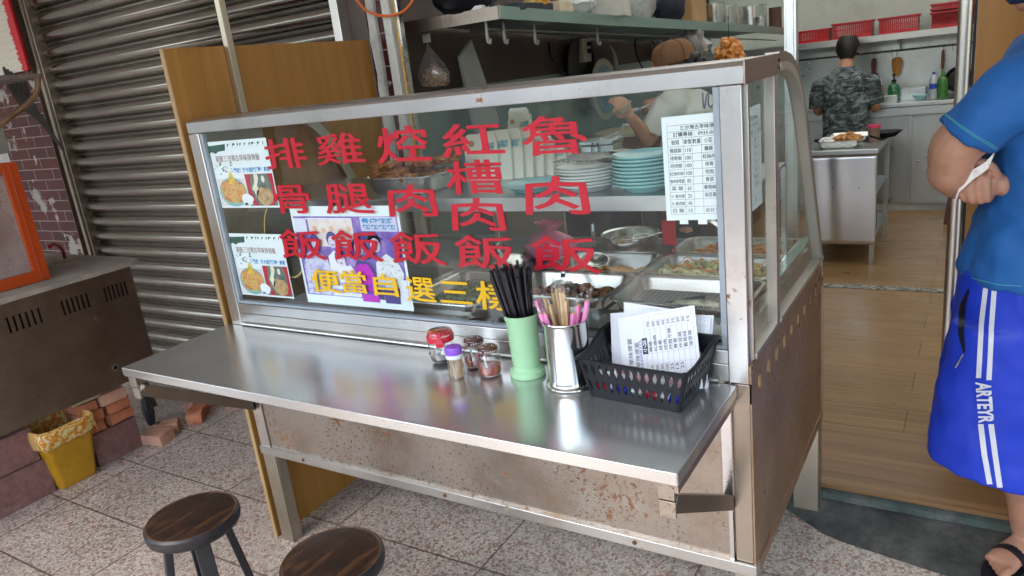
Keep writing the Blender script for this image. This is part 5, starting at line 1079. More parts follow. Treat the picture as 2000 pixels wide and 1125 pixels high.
# steel box with latch behind
bx = W(1168,315,'y',.56); t = thing('steel_box', 'grey steel box with a wire latch behind the white plates', 'box', (bx.x,.60,ZS))
b = MB(); b.box(bx.x-.055,bx.x+.05,.56,.64,ZS,ZS+.075); b.build('body', STK, t, bevel=.003)
b = MB(); b.box(bx.x-.058,bx.x+.053,.556,.644,ZS+.076,ZS+.09); b.build('lid', STK, t, bevel=.003)
b = MB(); b.tube([(bx.x-.012,.555,ZS+.085),(bx.x-.016,.552,ZS+.045),(bx.x+.008,.552,ZS+.045),(bx.x+.006,.555,ZS+.085)], .002, 6); b.build('latch', BLK, t)
b = MB(); a_ = W(1125,290,'y',.6); c_ = W(1208,258,'y',.6); b.bar(a_, c_, .012, .003); b.bar(a_+Vector((0,.012,-.004)), c_+Vector((0,.02,-.012)), .012, .003); tag(b.build('tongs', STB, org=a_), 'steel tongs lying slanted across the latched steel box', 'tongs')
# ================================================================== THE KITCHEN
# shelf along the side wall, crowded with goods
A0 = Vector((-1.24,1.15,1.795)); A1 = Vector((-.875,4.6,1.612))
shf = thing('wall_shelf', 'long steel shelf on the side wall above the hooks, crowded with goods', 'shelf', (-1.75,1.15,1.79))
def sp(px, py=None, back=0.0, t=None):
    """a spot on the shelf top: along its front edge where the sight line passes, set back from the edge"""
    if t is None:
        e = [(abs(pr_px(A0.lerp(A1,k/400))-px), k/400) for k in range(401)]; t = min(e)[1]
    p = A0.lerp(A1, t); return p+Vector((-back, 0, .0015)), t
def pr_px(P): d = Vector(P)-CAM; return 1000+FPX*d.dot(_r)/d.dot(_f)
b = MB(); w0 = Vector((-1.758,1.15,1.795)); w1 = Vector((-1.758,4.6,1.612))
b.loops([[p+Vector((0,0,dz)) for p in (w0,A0,A1,w1)] for dz in (-.003,0)]); b.build('shelf_plate', steel('shelf_plate_steel', (.42,.47,.46), .4), shf)
TE = steel('teal_lip_steel', (.42,.56,.54), .38, (1,5,1))
b = MB(); b.loops([[p+Vector((dx,0,dz)) for dx,dz in ((.0005,-.046),(.004,-.046),(.004,.003),(.0005,.003))] for p in (A0,A0.lerp(A1,.25)+Vector((0,0,-.003)),A0.lerp(A1,.5),A0.lerp(A1,.75)+Vector((0,0,.003)),A1)]); b.build('front_lip', TE, shf)
b = MB(); b.box(-1.758,A0.x,1.142,1.1495,1.748,1.797); b.build('end_lip', CAPM, shf)
for y_ in (1.7,2.6,3.6): b = MB(); b.box(-1.758,A0.lerp(A1,(y_-1.15)/3.45).x-.01,y_,y_+.02,A0.lerp(A1,(y_-1.15)/3.45).z-.03,A0.lerp(A1,(y_-1.15)/3.45).z-.004); b.build('bracket', STK, shf)
rod = MB(); ra = A0+Vector((-.08,.02,-.075)); rb = A1+Vector((-.08,0,-.075)); rod.tube([ra,rb],.004,8); tag(rod.build('hanging_rod', STK, org=ra), 'thin steel rod hung under the wall shelf', 'rod')
HK = pm('grey_hook_plastic', (.33,.32,.30), .5)
for px, lab in ((945,'first'),(1008,'second'),(1068,'third'),(1190,'fourth')):
    p, t_ = sp(px); q = ra.lerp(rb, t_); b = MB(); b.tube([q+Vector((0,0,.03)),q+Vector((0,-.0,-.035)),q+Vector((.004,-.004,-.050)),q+Vector((.016,-.01,-.056)),q+Vector((.024,-.012,-.040))],[.005,.0075,.0075,.006,.004],8)
    tag(b.build('hook', HK, org=q), '%s grey hook from the left on the rod under the wall shelf' % lab, 'hook', 'hooks under the wall shelf')
# goods on the shelf
def goods(name, label, mt, px, back, w_, d_, h_, shape='box', cat=None, seed=0, rz=0, t=None):
    p, t_ = sp(px, back=back, t=t); b = MB()
    if shape == 'box': b.T = Matrix.Translation(p) @ Matrix.Rotation(rz,4,'Z'); b.box(-w_/2,w_/2,-d_/2,d_/2,0,h_); o = b.build(name, mt, org=p, bevel=.003)
    elif shape == 'bag':
        L = []; 
        for j in range(9):
            f = j/8; r_ = (math.sin(PI*min(1,f*.85+.12)))**.5; L.append([(p.x+w_/2*r_*(1+.25*noise.noise(Vector((k*.8,j*.6,seed))))*math.cos(2*PI*k/24), p.y+d_/2*r_*(1+.25*noise.noise(Vector((k*.8,j*.6,seed+5))))*math.sin(2*PI*k/24), p.z+max(0,h_*f+.02*noise.noise(Vector((k*.7,j,seed+9)))*(j > 0))) for k in range(24)])
        b.loops(L); o = b.build(name, mt, org=p, ang=40)
    elif shape == 'cyl': b.lathe([(0,0),(w_/2*.97,0),(w_/2,.004),(w_/2,h_-.004),(w_/2+.004,h_),(w_/2-.003,h_),(w_/2-.005,.01),(0,.01)], p, 32, caps=False); o = b.build(name, mt, org=p)
    return tag(o, label, cat or name.replace('_',' '))
CARD = pm('brown_card', (.42,.26,.12), .8, var=.1); PLB = pm('clear_bag_film', (.50,.55,.54), .12, var=.25, scale=20, coat=.6); 
goods('black_bag','black bag slumped at the near end of the wall shelf',BLK,855,.20,.30,.26,.20,'bag',seed=1,t=.02)
goods('white_tray','white plastic tray at the near left end of the wall shelf',WHT,920,.16,.15,.06,.018,t=.01)
goods('dark_folder','dark blue folder lying on the front edge of the wall shelf',pm('navy_plastic',(.02,.03,.05),.3),1010,.05,.08,.35,.03,t=.09)
goods('noodle_packet','yellow and red noodle packet on the wall shelf',photo_mat('packet_yellow',[(.6,.05,.02),(.7,.45,.03),(.7,.6,.3)],30),1075,.06,.10,.14,.10,'bag',seed=3)
goods('napkin_bundle','bundle of cream paper napkins on the wall shelf',pm('napkins',(.62,.52,.38),.7),1108,.05,.09,.16,.045,rz=.1)
goods('plastic_bag','crinkled clear plastic bag next to the napkins',PLB,1160,.09,.16,.26,.10,'bag',seed=5)
goods('paper_stack','slanted stack of white card lids on the wall shelf',pm('white_card',(.62,.60,.54),.6),1225,.10,.20,.30,.17,rz=.25)
goods('plastic_bag','shiny clear plastic bag hanging over the shelf edge in the middle',PLB,1270,.05,.14,.28,.20,'bag',seed=7)
goods('dark_bag','dark blue cloth bag drooping over the shelf edge beside the carton',pm('navy_cloth',(.012,.016,.035),.6),1328,.06,.17,.26,.20,'bag',seed=9)
goods('cardboard_carton','brown cardboard carton on the wall shelf',CARD,1380,.15,.22,.34,.28,rz=.06)
for i, (px, bk_, w_, h_) in enumerate(((1422,.08,.13,.13),(1450,.10,.13,.13),(1468,.12,.13,.13),(1440,.34,.2,.24),(1505,.14,.22,.16),(1492,.02,.075,.07))):
    goods('steel_pot','%s steel pot among those at the far end of the wall shelf' % ['first','second','third','tall rear','largest','smallest front'][i],STB,px,bk_,w_,w_,h_,'cyl','pot')
goods('glass_jar','dark jar with a steel lid at the far end of the wall shelf',pm('dark_jar',(.12,.06,.05),.15),1528,.05,.09,.09,.15,'cyl')
# things hanging under the shelf
bp_ = W(835,85,'y',1.22); bagt = thing('rubber_band_bag', 'clear bag of rubber bands hanging under the near end of the shelf', 'bag', bp_)
b = MB(); L = []
for j, (z_, r_) in enumerate(((.0,.006),(-.02,.012),(-.05,.032),(-.09,.062),(-.13,.076),(-.16,.068),(-.178,.045),(-.184,.015))): L.append([(bp_.x+.002*j+r_*(1+.22*noise.noise(Vector((k*.9,j*.5,0))))*math.cos(2*PI*k/24), bp_.y+r_*.7*(1+.22*noise.noise(Vector((k*.9,j*.5,4))))*math.sin(2*PI*k/24), bp_.z+z_) for k in range(24)])
b.loops(L); b.build('bag_film', glassm('bag_film', (.95,.95,.95), .08, 2.2, .10), bagt)
b = MB(); random.seed(6)
for k in range(95):
    a = random.uniform(0,6.3); r_ = .054*random.random()**.6; c_ = Vector((bp_.x+.012+r_*math.cos(a), bp_.y+.65*r_*math.sin(a), bp_.z-.168+random.random()*.085*(1-r_/.08))); q = Vector((random.uniform(-1,1),random.uniform(-1,1),random.uniform(-1,1))).normalized(); u = q.orthogonal().normalized(); w_ = q.cross(u); R_ = random.uniform(.012,.020)
    b.tube([c_+u*R_*math.cos(2*PI*i/10)+w_*R_*.75*math.sin(2*PI*i/10) for i in range(11)], .0015, 4, caps=False)
o = b.build('rubber_bands', photo_mat('band_mix', [(.45,.10,.05),(.60,.32,.10),(.62,.55,.45),(.3,.06,.04)], 70), bagt); o['kind'] = 'stuff'
b = MB(); b.box(bp_.x-.018,bp_.x+.016,bp_.y-.008,bp_.y+.008,bp_.z+.004,bp_.z+.04); b.build('clip', pm('white_clip', (.5,.47,.42), .5), bagt, bevel=.002)
pb = [W(914,78,'x',-1.70), W(893,112,'x',-1.70), W(918,200,'x',-1.70), W(965,195,'x',-1.68)]
b = MB(); q0 = W(893,112,'x',-1.69); q1 = W(925,260,'x',-1.69); q2 = W(972,240,'x',-1.66); q3 = W(915,78,'x',-1.68)
b.loops([[p+Vector((dx,0,0)) for p in (q0,q1,q2,q3)] for dx in (0,.018)]); tag(b.build('cutting_board', pm('grey_white_board', (.34,.34,.31), .5, var=.1, scale=6), org=q3, bevel=.002), 'pale cutting board hanging in a plastic bag on the side wall', 'cutting board')
def outlet(px, py, label):
    p = W(px,py,'x',-1.755); t = thing('outlet_box', label, 'outlet', p)
    b = MB(); b.box(-1.758,-1.69,p.y-.055,p.y+.055,p.z-.085,p.z+.055); b.build('case', pm('cream_plastic', (.50,.46,.40), .5), t, bevel=.006)
    b = MB(); b.box(-1.69,-1.665,p.y+.0,p.y+.028,p.z-.035,p.z-.008); b.build('plug', BLK, t, bevel=.003)
    b = MB(); b.box(-1.69,-1.665,p.y+.0,p.y+.028,p.z+.008,p.z+.032); b.build('plug', BLK, t, bevel=.003); return p
o1 = outlet(1128,95,'cream outlet box with black plugs above the hanging basin'); o2 = outlet(1278,92,'cream outlet box with a black cord behind the woman in the cap')
def cord(pts, label, r=.006, mt=BLK):
    b = MB(); P = [Vector(p) for p in pts]; cr = []
    for i in range(len(P)-1):
        p0, p1, p2, p3 = P[max(i-1,0)], P[i], P[i+1], P[min(i+2,len(P)-1)]
        for k in range(6): t = k/6; cr.append(.5*((2*p1)+(p2-p0)*t+(2*p0-5*p1+4*p2-p3)*t*t+(3*p1-p0-3*p2+p3)*t**3))
    b.tube(cr+[P[-1]], r, 7); return tag(b.build('power_cord', mt, org=P[0]), label, 'cord')
cord([o1+Vector((.09,.02,-.03)),W(1158,118,'x',-1.64),W(1152,165,'x',-1.64),W(1147,210,'x',-1.66)], 'black cord dropping in front of the hanging basin')
cord([W(1280,88,'x',-1.66),W(1262,72,'x',-1.66),W(1242,75,'x',-1.66),W(1243,105,'x',-1.66),W(1258,140,'x',-1.68)], 'black cord looping above the woman in the cap')
cord([W(1072,82,'x',-1.6),W(1076,110,'x',-1.62),W(1100,140,'x',-1.66),W(1108,170,'x',-1.68)], 'black cord hanging from the third hook')
p = W(1165,176,'x',-1.73); t = thing('hanging_basin', 'pale blue plastic basin with cream rim hanging on the side wall', 'basin', p)
b = MB(); b.lathe([(0,.0),(.13,.0),(.155,.05),(.182,.055),(.182,.060),(.150,.058),(.127,.012),(0,.012)], p, 44, (1,0,0), caps=False); b.build('basin_body', pm('blue_basin', (.30,.45,.50), .35), t)
b = MB(); b.lathe([(.155,.0605),(.184,.0605),(.190,.052),(.193,.058),(.186,.066),(.155,.064)], p, 44, (1,0,0), caps=False); b.build('basin_rim', pm('cream_rim', (.52,.50,.38), .45), t)
p = W(1128,130,'x',-1.74); b = MB(); b.lathe([(0,0),(.14,0),(.19,.03),(.185,.035),(0,.012)], p, 36, (1,0,0), caps=False); tag(b.build('black_wok', pm('wok_black', (.015,.015,.015), .4), org=p), 'black wok hanging half hidden behind the basin', 'wok')
p = W(1192,90,'x',-1.70); b = MB(); b.tube([p, W(1200,105,'x',-1.70), W(1203,125,'x',-1.70), W(1204,150,'x',-1.7)], [.006,.012,.018,.024], 8, sq=.4); tag(b.build('plastic_spatula', pm('white_spatula', (.45,.45,.43), .5), org=p), 'long white plastic spatula hanging beside the basin', 'spatula')
p = W(1355,90,'y',3.0); b = MB(); b.ico(p, .085, 3, .8, (.9,.5,1.2), 4); tag(b.build('wall_crumple', pm('crumpled_foil', (.32,.30,.28), .35, var=.3), org=p), 'crumpled grey plastic bag hanging behind the capped woman', 'bag')
p = W(1424,104,'y',2.9); b = MB(); random.seed(14)
for k in range(46): a = Vector((random.gauss(0,1),random.gauss(0,1),random.gauss(0,1))).normalized(); b.ico(p+Vector((a.x*.062+.018*(a.z < -.2),a.y*.05,a.z*.080-.01)), .024, 2, .6, (1,1,1), k)
tag(b.build('mesh_scourer', photo_mat('orange_mesh', [(.42,.12,.02),(.62,.24,.05),(.68,.35,.12)], 60), org=p), 'orange net scourer hanging above the cart corner', 'scourer')
b = MB(); b.tube([p+Vector((0,0,.06)),p+Vector((0,0,.2))],.0025,6); tag(b.build('scourer_string', BLK, org=p+Vector((0,0,.06))), 'string from which the orange net scourer hangs', 'string')
# low cabinets on the left with dark doors
cb = thing('kitchen_cabinet', 'dark fronted kitchen cabinet with steel top along the side wall', 'cabinet', (-1.4,3,.1))
DD = pm('dark_door', (.035,.028,.028), .22, var=.2)
b = MB(); b.box(-1.755,-1.10,2.05,4.6,.16,.84); b.build('carcass', DD, cb)
b = MB(); b.box(-1.755,-1.07,2.03,4.62,.842,.875); b.build('counter_top', STK, cb, bevel=.003)
for i in range(4):
    b = MB(); b.box(-1.0985,-1.088,2.08+i*.63,2.68+i*.63,.18,.82); b.build('door', DD, cb, bevel=.002)
    b = MB(); b.box(-1.0875,-1.082,2.085+i*.63,2.675+i*.63,.795,.80); b.box(-1.0875,-1.082,2.082+i*.63,2.087+i*.63,.2,.80) ; b.build('door_edge', STK, cb)
    b = MB(); b.bar((-1.078,2.36+i*.63,.70),(-1.078,2.42+i*.63,.70),.012,.01); b.build('door_handle', STB, cb)
# grey panel and tan board seen low behind the cart
b = MB(); b.box(-1.5,-1.15,1.35,1.37,.1,1.0); tag(b.build('tan_panel', pm('tan_panel', (.33,.27,.20), .5), org=(-1.3,1.36,.1)), 'tan panel standing behind the cart on the left', 'panel')
gt = thing('gas_cylinder', 'grey gas cylinder with red numbers behind the cart', 'gas cylinder', (-1.47,1.75,.1)); gp = (-1.46,1.78,.1)
b = MB(); b.lathe([(0,0),(.13,0),(.155,.02),(.158,.45),(.150,.52),(.12,.58),(.06,.61),(.03,.62)], gp, 40); b.build('cylinder_body', pm('grey_enamel', (.42,.40,.37), .35), gt)
b = MB(); b.lathe([(.03,.62),(.03,.65),(.018,.655),(.018,.70)], gp, 18); b.build('valve', STB, gt)
b = MB(); b.lathe([(.075,.60),(.078,.60),(.078,.70),(.075,.70)], gp, 28, caps=False); b.build('collar_ring', pm('ring_grey', (.38,.37,.35), .4), gt)
b = MB()
vv, ff, _a = glyphs('146 W', .02); d0 = Vector((CAM.x-gp[0], CAM.y-gp[1], 0)).normalized(); a0 = math.atan2(d0.y, d0.x)
b.add([Vector((gp[0]+.160*math.cos(a0+(x-.5)*1.15), gp[1]+.160*math.sin(a0+(x-.5)*1.15), gp[2]+.40+.065*y)) for x, y in vv], ff); b.build('red_numbers', RED, gt, flat=True)
# rice tub with cloth lid in front of the woman
tb = thing('rice_tub', 'brown wooden rice tub with a cream lid behind the cart', 'tub', (-1.15,2.45,.1)); tp_ = W(1240,250,'y',2.45)
b = MB(); b.lathe([(0,0),(.17,0),(.185,.03),(.20,tp_.z-.1-.025),(0,tp_.z-.1-.025)], (tp_.x,2.45,.1), 40, caps=False); b.build('tub_body', woodm('tub_wood', ((.10,.035,.02),(.17,.06,.03),(.23,.09,.045)), 2.5, (1,1,.1), .35), tb)
b = MB(); b.lathe([(0,tp_.z-.1-.022),(.225,tp_.z-.1-.024),(.228,tp_.z-.1-.008),(.19,tp_.z-.1+.002),(0,tp_.z-.1+.006)], (tp_.x,2.45,.1), 40, caps=False); b.build('tub_lid', pm('cream_lid', (.58,.52,.38), .5), tb)
b = MB(); b.tube([(tp_.x-.05,2.39,tp_.z+.003),(tp_.x-.045,2.39,tp_.z+.028),(tp_.x+.045,2.39,tp_.z+.028),(tp_.x+.05,2.39,tp_.z+.003)], .006, 8); b.build('lid_handle', WHT, tb)
# red baskets on the back shelf
bs_ = thing('back_shelf', 'long steel shelf on the back wall carrying red baskets', 'shelf', (0,5.5,1.46))
b = MB(); b.box(-1.755,2.1,5.30,5.654,1.468,1.482); b.box(-1.755,2.1,5.294,5.2995,1.435,1.4835); b.build('shelf_plate', STRL, bs_, bevel=.001)
for x in (-1.2,-.2,.8): b = MB(); b.prism([(5.31,1.467),(5.65,1.467),(5.65,1.33)], 'x', x, x+.008); b.build('bracket', STK, bs_)
RB = pm('red_basket_plastic', (.50,.012,.02), .32, var=.08)
def redbasket(x0, x1, y0, z0, label, h=.13, n=9):
    t = thing('red_basket', label, 'basket', ((x0+x1)/2,y0+.11,z0), 'red plastic baskets on the back shelf'); y1 = y0+.22
    f = .012
    b = MB()
    for yy0, yy1 in ((y0+f,y0+f+.004),(y1-f-.004,y1-f)):
        nn = n*2; xa, xb = x0+.02, x1-.02; st = (xb-xa)/nn
        b.box(x0+.01,x1-.01,yy0,yy1,z0+.001,z0+.022); b.box(x0+.004,x1-.004,yy0,yy1,z0+h*.52,z0+h*.58); b.box(x0+.002,x1-.002,yy0,yy1,z0+h*.84,z0+h-.006)
        for i in range(nn+1): b.box(xa+i*st-.0035,xa+i*st+.0035,yy0,yy1,z0+.0225,z0+h*.52-.0005); b.box(xa+i*st-.0035,xa+i*st+.0035,yy0,yy1,z0+h*.58+.0005,z0+h*.84-.0005)
        b.box(x0+.003,xa-.0045,yy0,yy1,z0+.0225,z0+h*.84-.0005) if False else None
    for xx0, xx1 in ((x0+f-.004,x0+f),(x1-f,x1-f+.004)): b.box(xx0,xx1,y0+.017,y1-.017,z0+.001,z0+h-.007)
    b.box(x0+.013,x1-.013,y0+.017,y1-.017,z0+.0012,z0+.004); b.build('basket_body', RB, t)
    b = MB(); n2 = 16; lp = []
    L = []
    for ins, dz in ((0,-.012),(0,.0),(.016,.0),(.016,-.008)):
        l = []
        for q in rrect(x0-.006+ins,x1+.006-ins,y0-.004+ins,y1+.004-ins,.02,z0+h+dz): l.append((q[0],q[1],q[2]+.012*max(0,1-abs(q[0]-(x0+x1)/2)/((x1-x0)*.35))))
        L.append(l)
    b.loops(L, False, False); b.build('basket_rim', RB, t, ang=60); return t
redbasket(-.965,-.70,5.36,1.4835,'leftmost red plastic basket on the back shelf, half behind the post',.10)
redbasket(-.685,-.385,5.36,1.4835,'second red plastic basket from the left on the back shelf',.125)
redbasket(-.345,-.055,5.36,1.4835,'third red plastic basket on the back shelf, standing above the hooks',.125)
for k in range(3): redbasket(.02,.32,5.36,1.4835+k*.035,'%s red basket of the nested stack near the steel door frame' % ['bottom','middle','top'][k],.11 if k else .12)
b = MB(); b.tube([(-1.7,5.60,1.345),(2.0,5.60,1.345)],.006,8); tag(b.build('utensil_rail', pm('dark_rail', (.06,.05,.05), .35), org=(-.1,5.6,1.345)), 'dark rail fixed on the back wall with utensils hanging from it', 'rail')
def shook(x, z0=1.345): b = MB(); b.tube([(x,5.60,z0+.010),(x+.007,5.59,z0+.006),(x,5.585,z0-.008),(x,5.585,z0-.035),(x+.008,5.58,z0-.045)],.0018,6); return b
for i, (px, lb) in enumerate(((1742,'beside the orange scrubber'),(1752,'holding the orange scrubber'),(1707,'holding the maroon peeler'),(1843,'holding the serving spoon'),(1860,'empty at the right end'))):
    x = W(px,95,'y',5.6).x; tag(shook(x).build('wire_hook', BLK, org=(x,5.59,1.34)), 'small wire hook on the back rail, '+lb, 'hook', 'wire hooks on the back rail')
x = W(1752,110,'y',5.58).x; b = MB(); b.loops([[(x+w_*math.cos(2*PI*k/18),5.575+.012*math.sin(2*PI*k/18),z_) for k in range(18)] for z_,w_ in ((1.145,.006),(1.155,.022),(1.21,.035),(1.26,.040),(1.285,.032),(1.293,.01))]); tag(b.build('orange_scrubber', photo_mat('scrubber', [(.5,.18,.03),(.62,.30,.06)], 80), org=(x,5.58,1.22)), 'carrot shaped orange scrubber hanging on the back rail', 'scrubber')
x = W(1707,115,'y',5.58).x; b = MB(); b.loops([[(x+w_*u,5.575+v_,z_) for u,v_ in ((-1,0),(1,0),(1,.01),(-1,.01))] for z_,w_ in ((1.15,.036),(1.17,.034),(1.19,.016),(1.26,.022),(1.30,.014))]); tag(b.build('maroon_peeler', pm('maroon_plastic', (.14,.03,.03), .4), org=(x,5.58,1.22)), 'small maroon peeler hanging on the back rail', 'peeler')
x = W(1841,115,'y',5.56).x; t = thing('serving_spoon', 'serving spoon with brown handle hanging on the back wall', 'spoon', (x,5.57,1.2))
b = MB(); b.tube([(x,5.57,1.31),(x,5.57,1.17)],[.010,.012],10); b.build('handle', pm('brown_handle', (.22,.09,.04), .4), t)
b = MB(); b.tube([(x,5.57,1.17),(x-.002,5.57,1.10)],.006,8); b.lathe([(0,-.010),(.025,-.006),(.036,.004),(.034,.006),(0,-.004)],(x-.004,5.565,1.065),20,(0,-1,.3),caps=False); b.build('bowl', pm('grey_spoon', (.30,.29,.27), .4), t)
x = W(1872,150,'y',5.5).x; b = MB(); b.lathe([(0,0),(.07,0),(.095,.035),(.099,.037),(.072,-.003),(0,-.003)],(x,5.56,1.08),30,(0,-1,0),caps=False); tag(b.build('frying_pan', pm('pan_black', (.02,.02,.02), .35), org=(x,5.56,1.08)), 'black frying pan hanging beside the steel door frame', 'pan')
# back counter
bc_ = thing('back_counter', 'long steel kitchen counter against the back wall', 'counter', (.2,5.4,.1))
b = MB(); b.box(-1.0,2.1,5.17,5.64,.16,.86); b.build('carcass', CLAD, bc_)
b = MB(); b.box(-1.0,2.1,5.13,5.65,.93,.962); b.box(-1.0,2.1,5.14,5.65,.861,.929); b.build('counter_top', STK, bc_, bevel=.004)
for i, (xa, xb) in enumerate(((-.98,-.52),(-.515,-.09),(-.06,.62),(.64,1.3))):
    b = MB(); b.box(xa,xb,5.158,5.1695,.18,.85); b.build('door', CLAD, bc_, bevel=.002)
    b = MB(); b.lathe([(0,0),(.008,0),(.010,.006),(.006,.012),(0,.013)],((xb-.04) if i % 2 == 0 and i < 2 else (xa+.05),5.1575,.50),12,(0,-1,0),caps=False); b.build('door_knob', STB, bc_)
b = MB(); b.box(-1.0,2.1,5.18,5.2,.1,.158); b.build('plinth', pm('plinth_white', (.45,.45,.42), .5), bc_)
CT = .9625
def bottle(name, label, px, prof_, mts, y=5.3, n=24):
    x = W(px,190,'y',y).x; t = thing(name, label, 'bottle', (x,y,CT))
    for nm, mt_, pf in prof_: b = MB(); b.lathe(pf, (x,y,CT+.0005), n, caps=False); b.build(nm, mt_, t)
    return x
GRN = pm('green_bottle', (.03,.16,.06), .1, coat=.4); 
bottle('soap_bottle','tall cloudy pump bottle of soap on the back counter',1720,(('body',pm('grey_soap',(.30,.27,.22),.2),[(0,0),(.033,0),(.036,.01),(.036,.09),(.028,.11),(.012,.12),(.012,.135),(0,.136)]),('pump',WHT,[(0,.136),(.008,.137),(.008,.165),(.004,.167),(.004,.19),(0,.19)])),None)
bottle('soap_bottle','green pump bottle with a black nozzle on the back counter',1745,(('body',GRN,[(0,0),(.040,0),(.044,.01),(.044,.10),(.036,.125),(.016,.14),(.014,.15),(0,.151)]),('pump',BLK,[(0,.151),(.017,.152),(.017,.168),(.006,.17),(.006,.20),(.014,.202),(.012,.212),(0,.212)])),None)
bottle('water_bottle','clear water bottle with a blue label on the back counter',1822,(('body',pm('clear_pet',(.45,.50,.53),.08,coat=.5),[(0,0),(.026,0),(.029,.01),(.029,.14),(.022,.165),(.011,.178),(.011,.185),(0,.186)]),('label',pm('blue_label',(.03,.08,.45),.3),[(.0295,.075),(.0300,.076),(.0300,.115),(.0295,.116)]),('cap',pm('blue_cap',(.05,.12,.5),.3),[(0,.186),(.012,.187),(.012,.20),(0,.201)])),None)
bottle('green_bottle','green liquid bottle right of the water bottle on the back counter',1840,(('body',pm('leaf_green',(.06,.20,.04),.15),[(0,0),(.034,0),(.037,.01),(.037,.12),(.030,.15),(.013,.165),(.013,.175),(0,.176)]),('cap',pm('green_cap',(.1,.3,.08),.3),[(0,.176),(.014,.177),(.014,.195),(0,.196)])),None)
x0_ = W(1708,200,'y',5.3).x
b = MB(); b.box(x0_,x0_+.17,5.22,5.36,CT,CT+.055); tag(b.build('steel_tray', STK, org=(x0_+.08,5.3,CT), bevel=.004), 'shallow steel tray in front of the soap bottles', 'tray')
b = MB(); b.box(x0_+.18,x0_+.36,5.34,5.5,CT,CT+.09); tag(b.build('steel_tray', STK, org=(x0_+.27,5.42,CT), bevel=.004), 'taller steel tray behind the pale bowl on the back counter', 'tray')
xb_ = W(1796,196,'y',5.24).x; b = MB(); b.lathe([(0,0),(.022,0),(.022,.006),(.045,.03),(.056,.042),(.053,.043),(.02,.010),(0,.010)],(xb_,5.24,CT),30,caps=False); tag(b.build('bowl', TL, org=(xb_,5.24,CT)), 'pale teal bowl at the front of the back counter', 'bowl')
# island
isl = thing('steel_island', 'steel worktable with a plain end panel and open shelves', 'worktable', (-.3,4,.1))
b = MB(); b.box(-.545,-.125,3.50,4.36,.815,.845); b.build('table_top', STK, isl, bevel=.004)
m_p = steel('wavy_sheet', (.80,.83,.86), .33, (1,1,1)); b = MB(); 
L = [[(x,3.54-.003*math.sin(x*38+2.4*z_)*math.exp(-((x+.42)/.09)**2)*1.6,z_) for x in [-.535+.40*i/24 for i in range(25)]] for z_ in [.235+.575*j/20 for j in range(21)]]
b.loops(L, False, False, closed=False); o = b.build('end_panel', m_p, isl, ang=80); sdf = o.modifiers.new('s','SOLIDIFY'); sdf.thickness = .003
for x, y_ in ((-.53,3.56),(-.16,3.56),(-.53,4.32),(-.16,4.32)): b = MB(); b.box(x-.012,x+.018,y_-.012,y_+.018,.1,.815); b.build('leg', STK, isl, bevel=.002)
for z_ in (.25,.52): b = MB(); b.box(-.53,-.15,3.58,4.33,z_,z_+.02); b.build('shelf', STK, isl, bevel=.002)
for x in (-.385,-.235): b = MB(); b.lathe([(0,0),(.004,0),(0,.002)],(x,3.535,.60),8,(0,-1,0),caps=False); b.build('rivet', BLK, isl)
b = MB(); b.box(-.5,-.25,3.9,4.2,.541,.64); tag(b.build('dark_crate', pm('dark_crate', (.06,.06,.07), .5), org=(-.37,4.05,.541), bevel=.004), 'dark crate on the middle shelf of the steel worktable', 'crate')
b = MB(); b.lathe([(0,0),(.06,0),(.065,.02),(.065,.13),(.03,.17),(.02,.2),(0,.2)],(-.22,3.80,.271),24,caps=False); tag(b.build('detergent_jug', pm('jug_blue', (.12,.16,.28), .35), org=(-.22,3.8,.271)), 'dull blue jug on the lower shelf of the worktable', 'jug')
TI = .8455
pan('serving_tray','steel tray with black clips holding fried chicken on the worktable',-.485,-.245,3.56,3.76,TI+.05,.047,cat='tray',r=.02)
stuff('fried_chicken','golden fried chicken pieces on the worktable tray', photo_mat('golden_fry', [(.25,.08,.02),(.50,.24,.06),(.62,.38,.14)], 40), lumps(-.38,-.26,3.60,3.74,TI+.045,24,.026,.035), org=(-.3,3.66,TI), seed=15)
b = MB(); b.box(-.475,-.405,3.60,3.72,TI+.052,TI+.058); tag(b.build('white_paper', WHT, org=(-.44,3.66,TI+.052)), 'white paper sheet lying over the left of the chicken tray', 'paper')
b = MB(); b.box(-.50,-.478,3.545,3.59,TI+.052,TI+.066); tag(b.build('black_clip', BLK, org=(-.49,3.57,TI+.052), bevel=.002), 'black clip on the left corner of the chicken tray', 'clip')
pan('steel_tray','second steel tray further back on the worktable',-.47,-.22,3.84,4.06,TI+.04,.037,cat='tray',r=.02)
jx = W(1707,250,'y',3.86).x; t = thing('sauce_tub', 'brown plastic tub with a pink lid on the worktable', 'tub', (jx,3.86,TI))
b = MB(); b.lathe([(0,.001),(.032,.001),(.038,.085),(0,.085)],(jx,3.86,TI),28,caps=False); b.build('tub_body', pm('brown_tub', (.22,.15,.11), .4), t)
b = MB(); b.lathe([(0,.105),(.039,.104),(.041,.100),(.041,.086),(0,.086)],(jx,3.86,TI),28,caps=False); b.build('pink_lid', pm('pink_lid', (.62,.05,.12), .35), t)
b = MB(); b.lathe([(0,.001),(.06,.001),(.10,.035),(.103,.036),(.06,.008),(0,.006)],(jx+.05,4.05,TI),30,caps=False); tag(b.build('black_pan', BLK, org=(jx+.05,4.05,TI)), 'black shallow pan behind the pink lidded tub', 'pan')
b = MB(); b.bar((jx+.0,3.68,TI+.055),(jx+.065,3.74,TI+.02),.018,.012); tag(b.build('knife_handle', BLK, org=(jx+.03,3.7,TI+.03), bevel=.003), 'black handled knife lying at the right of the chicken tray', 'knife')
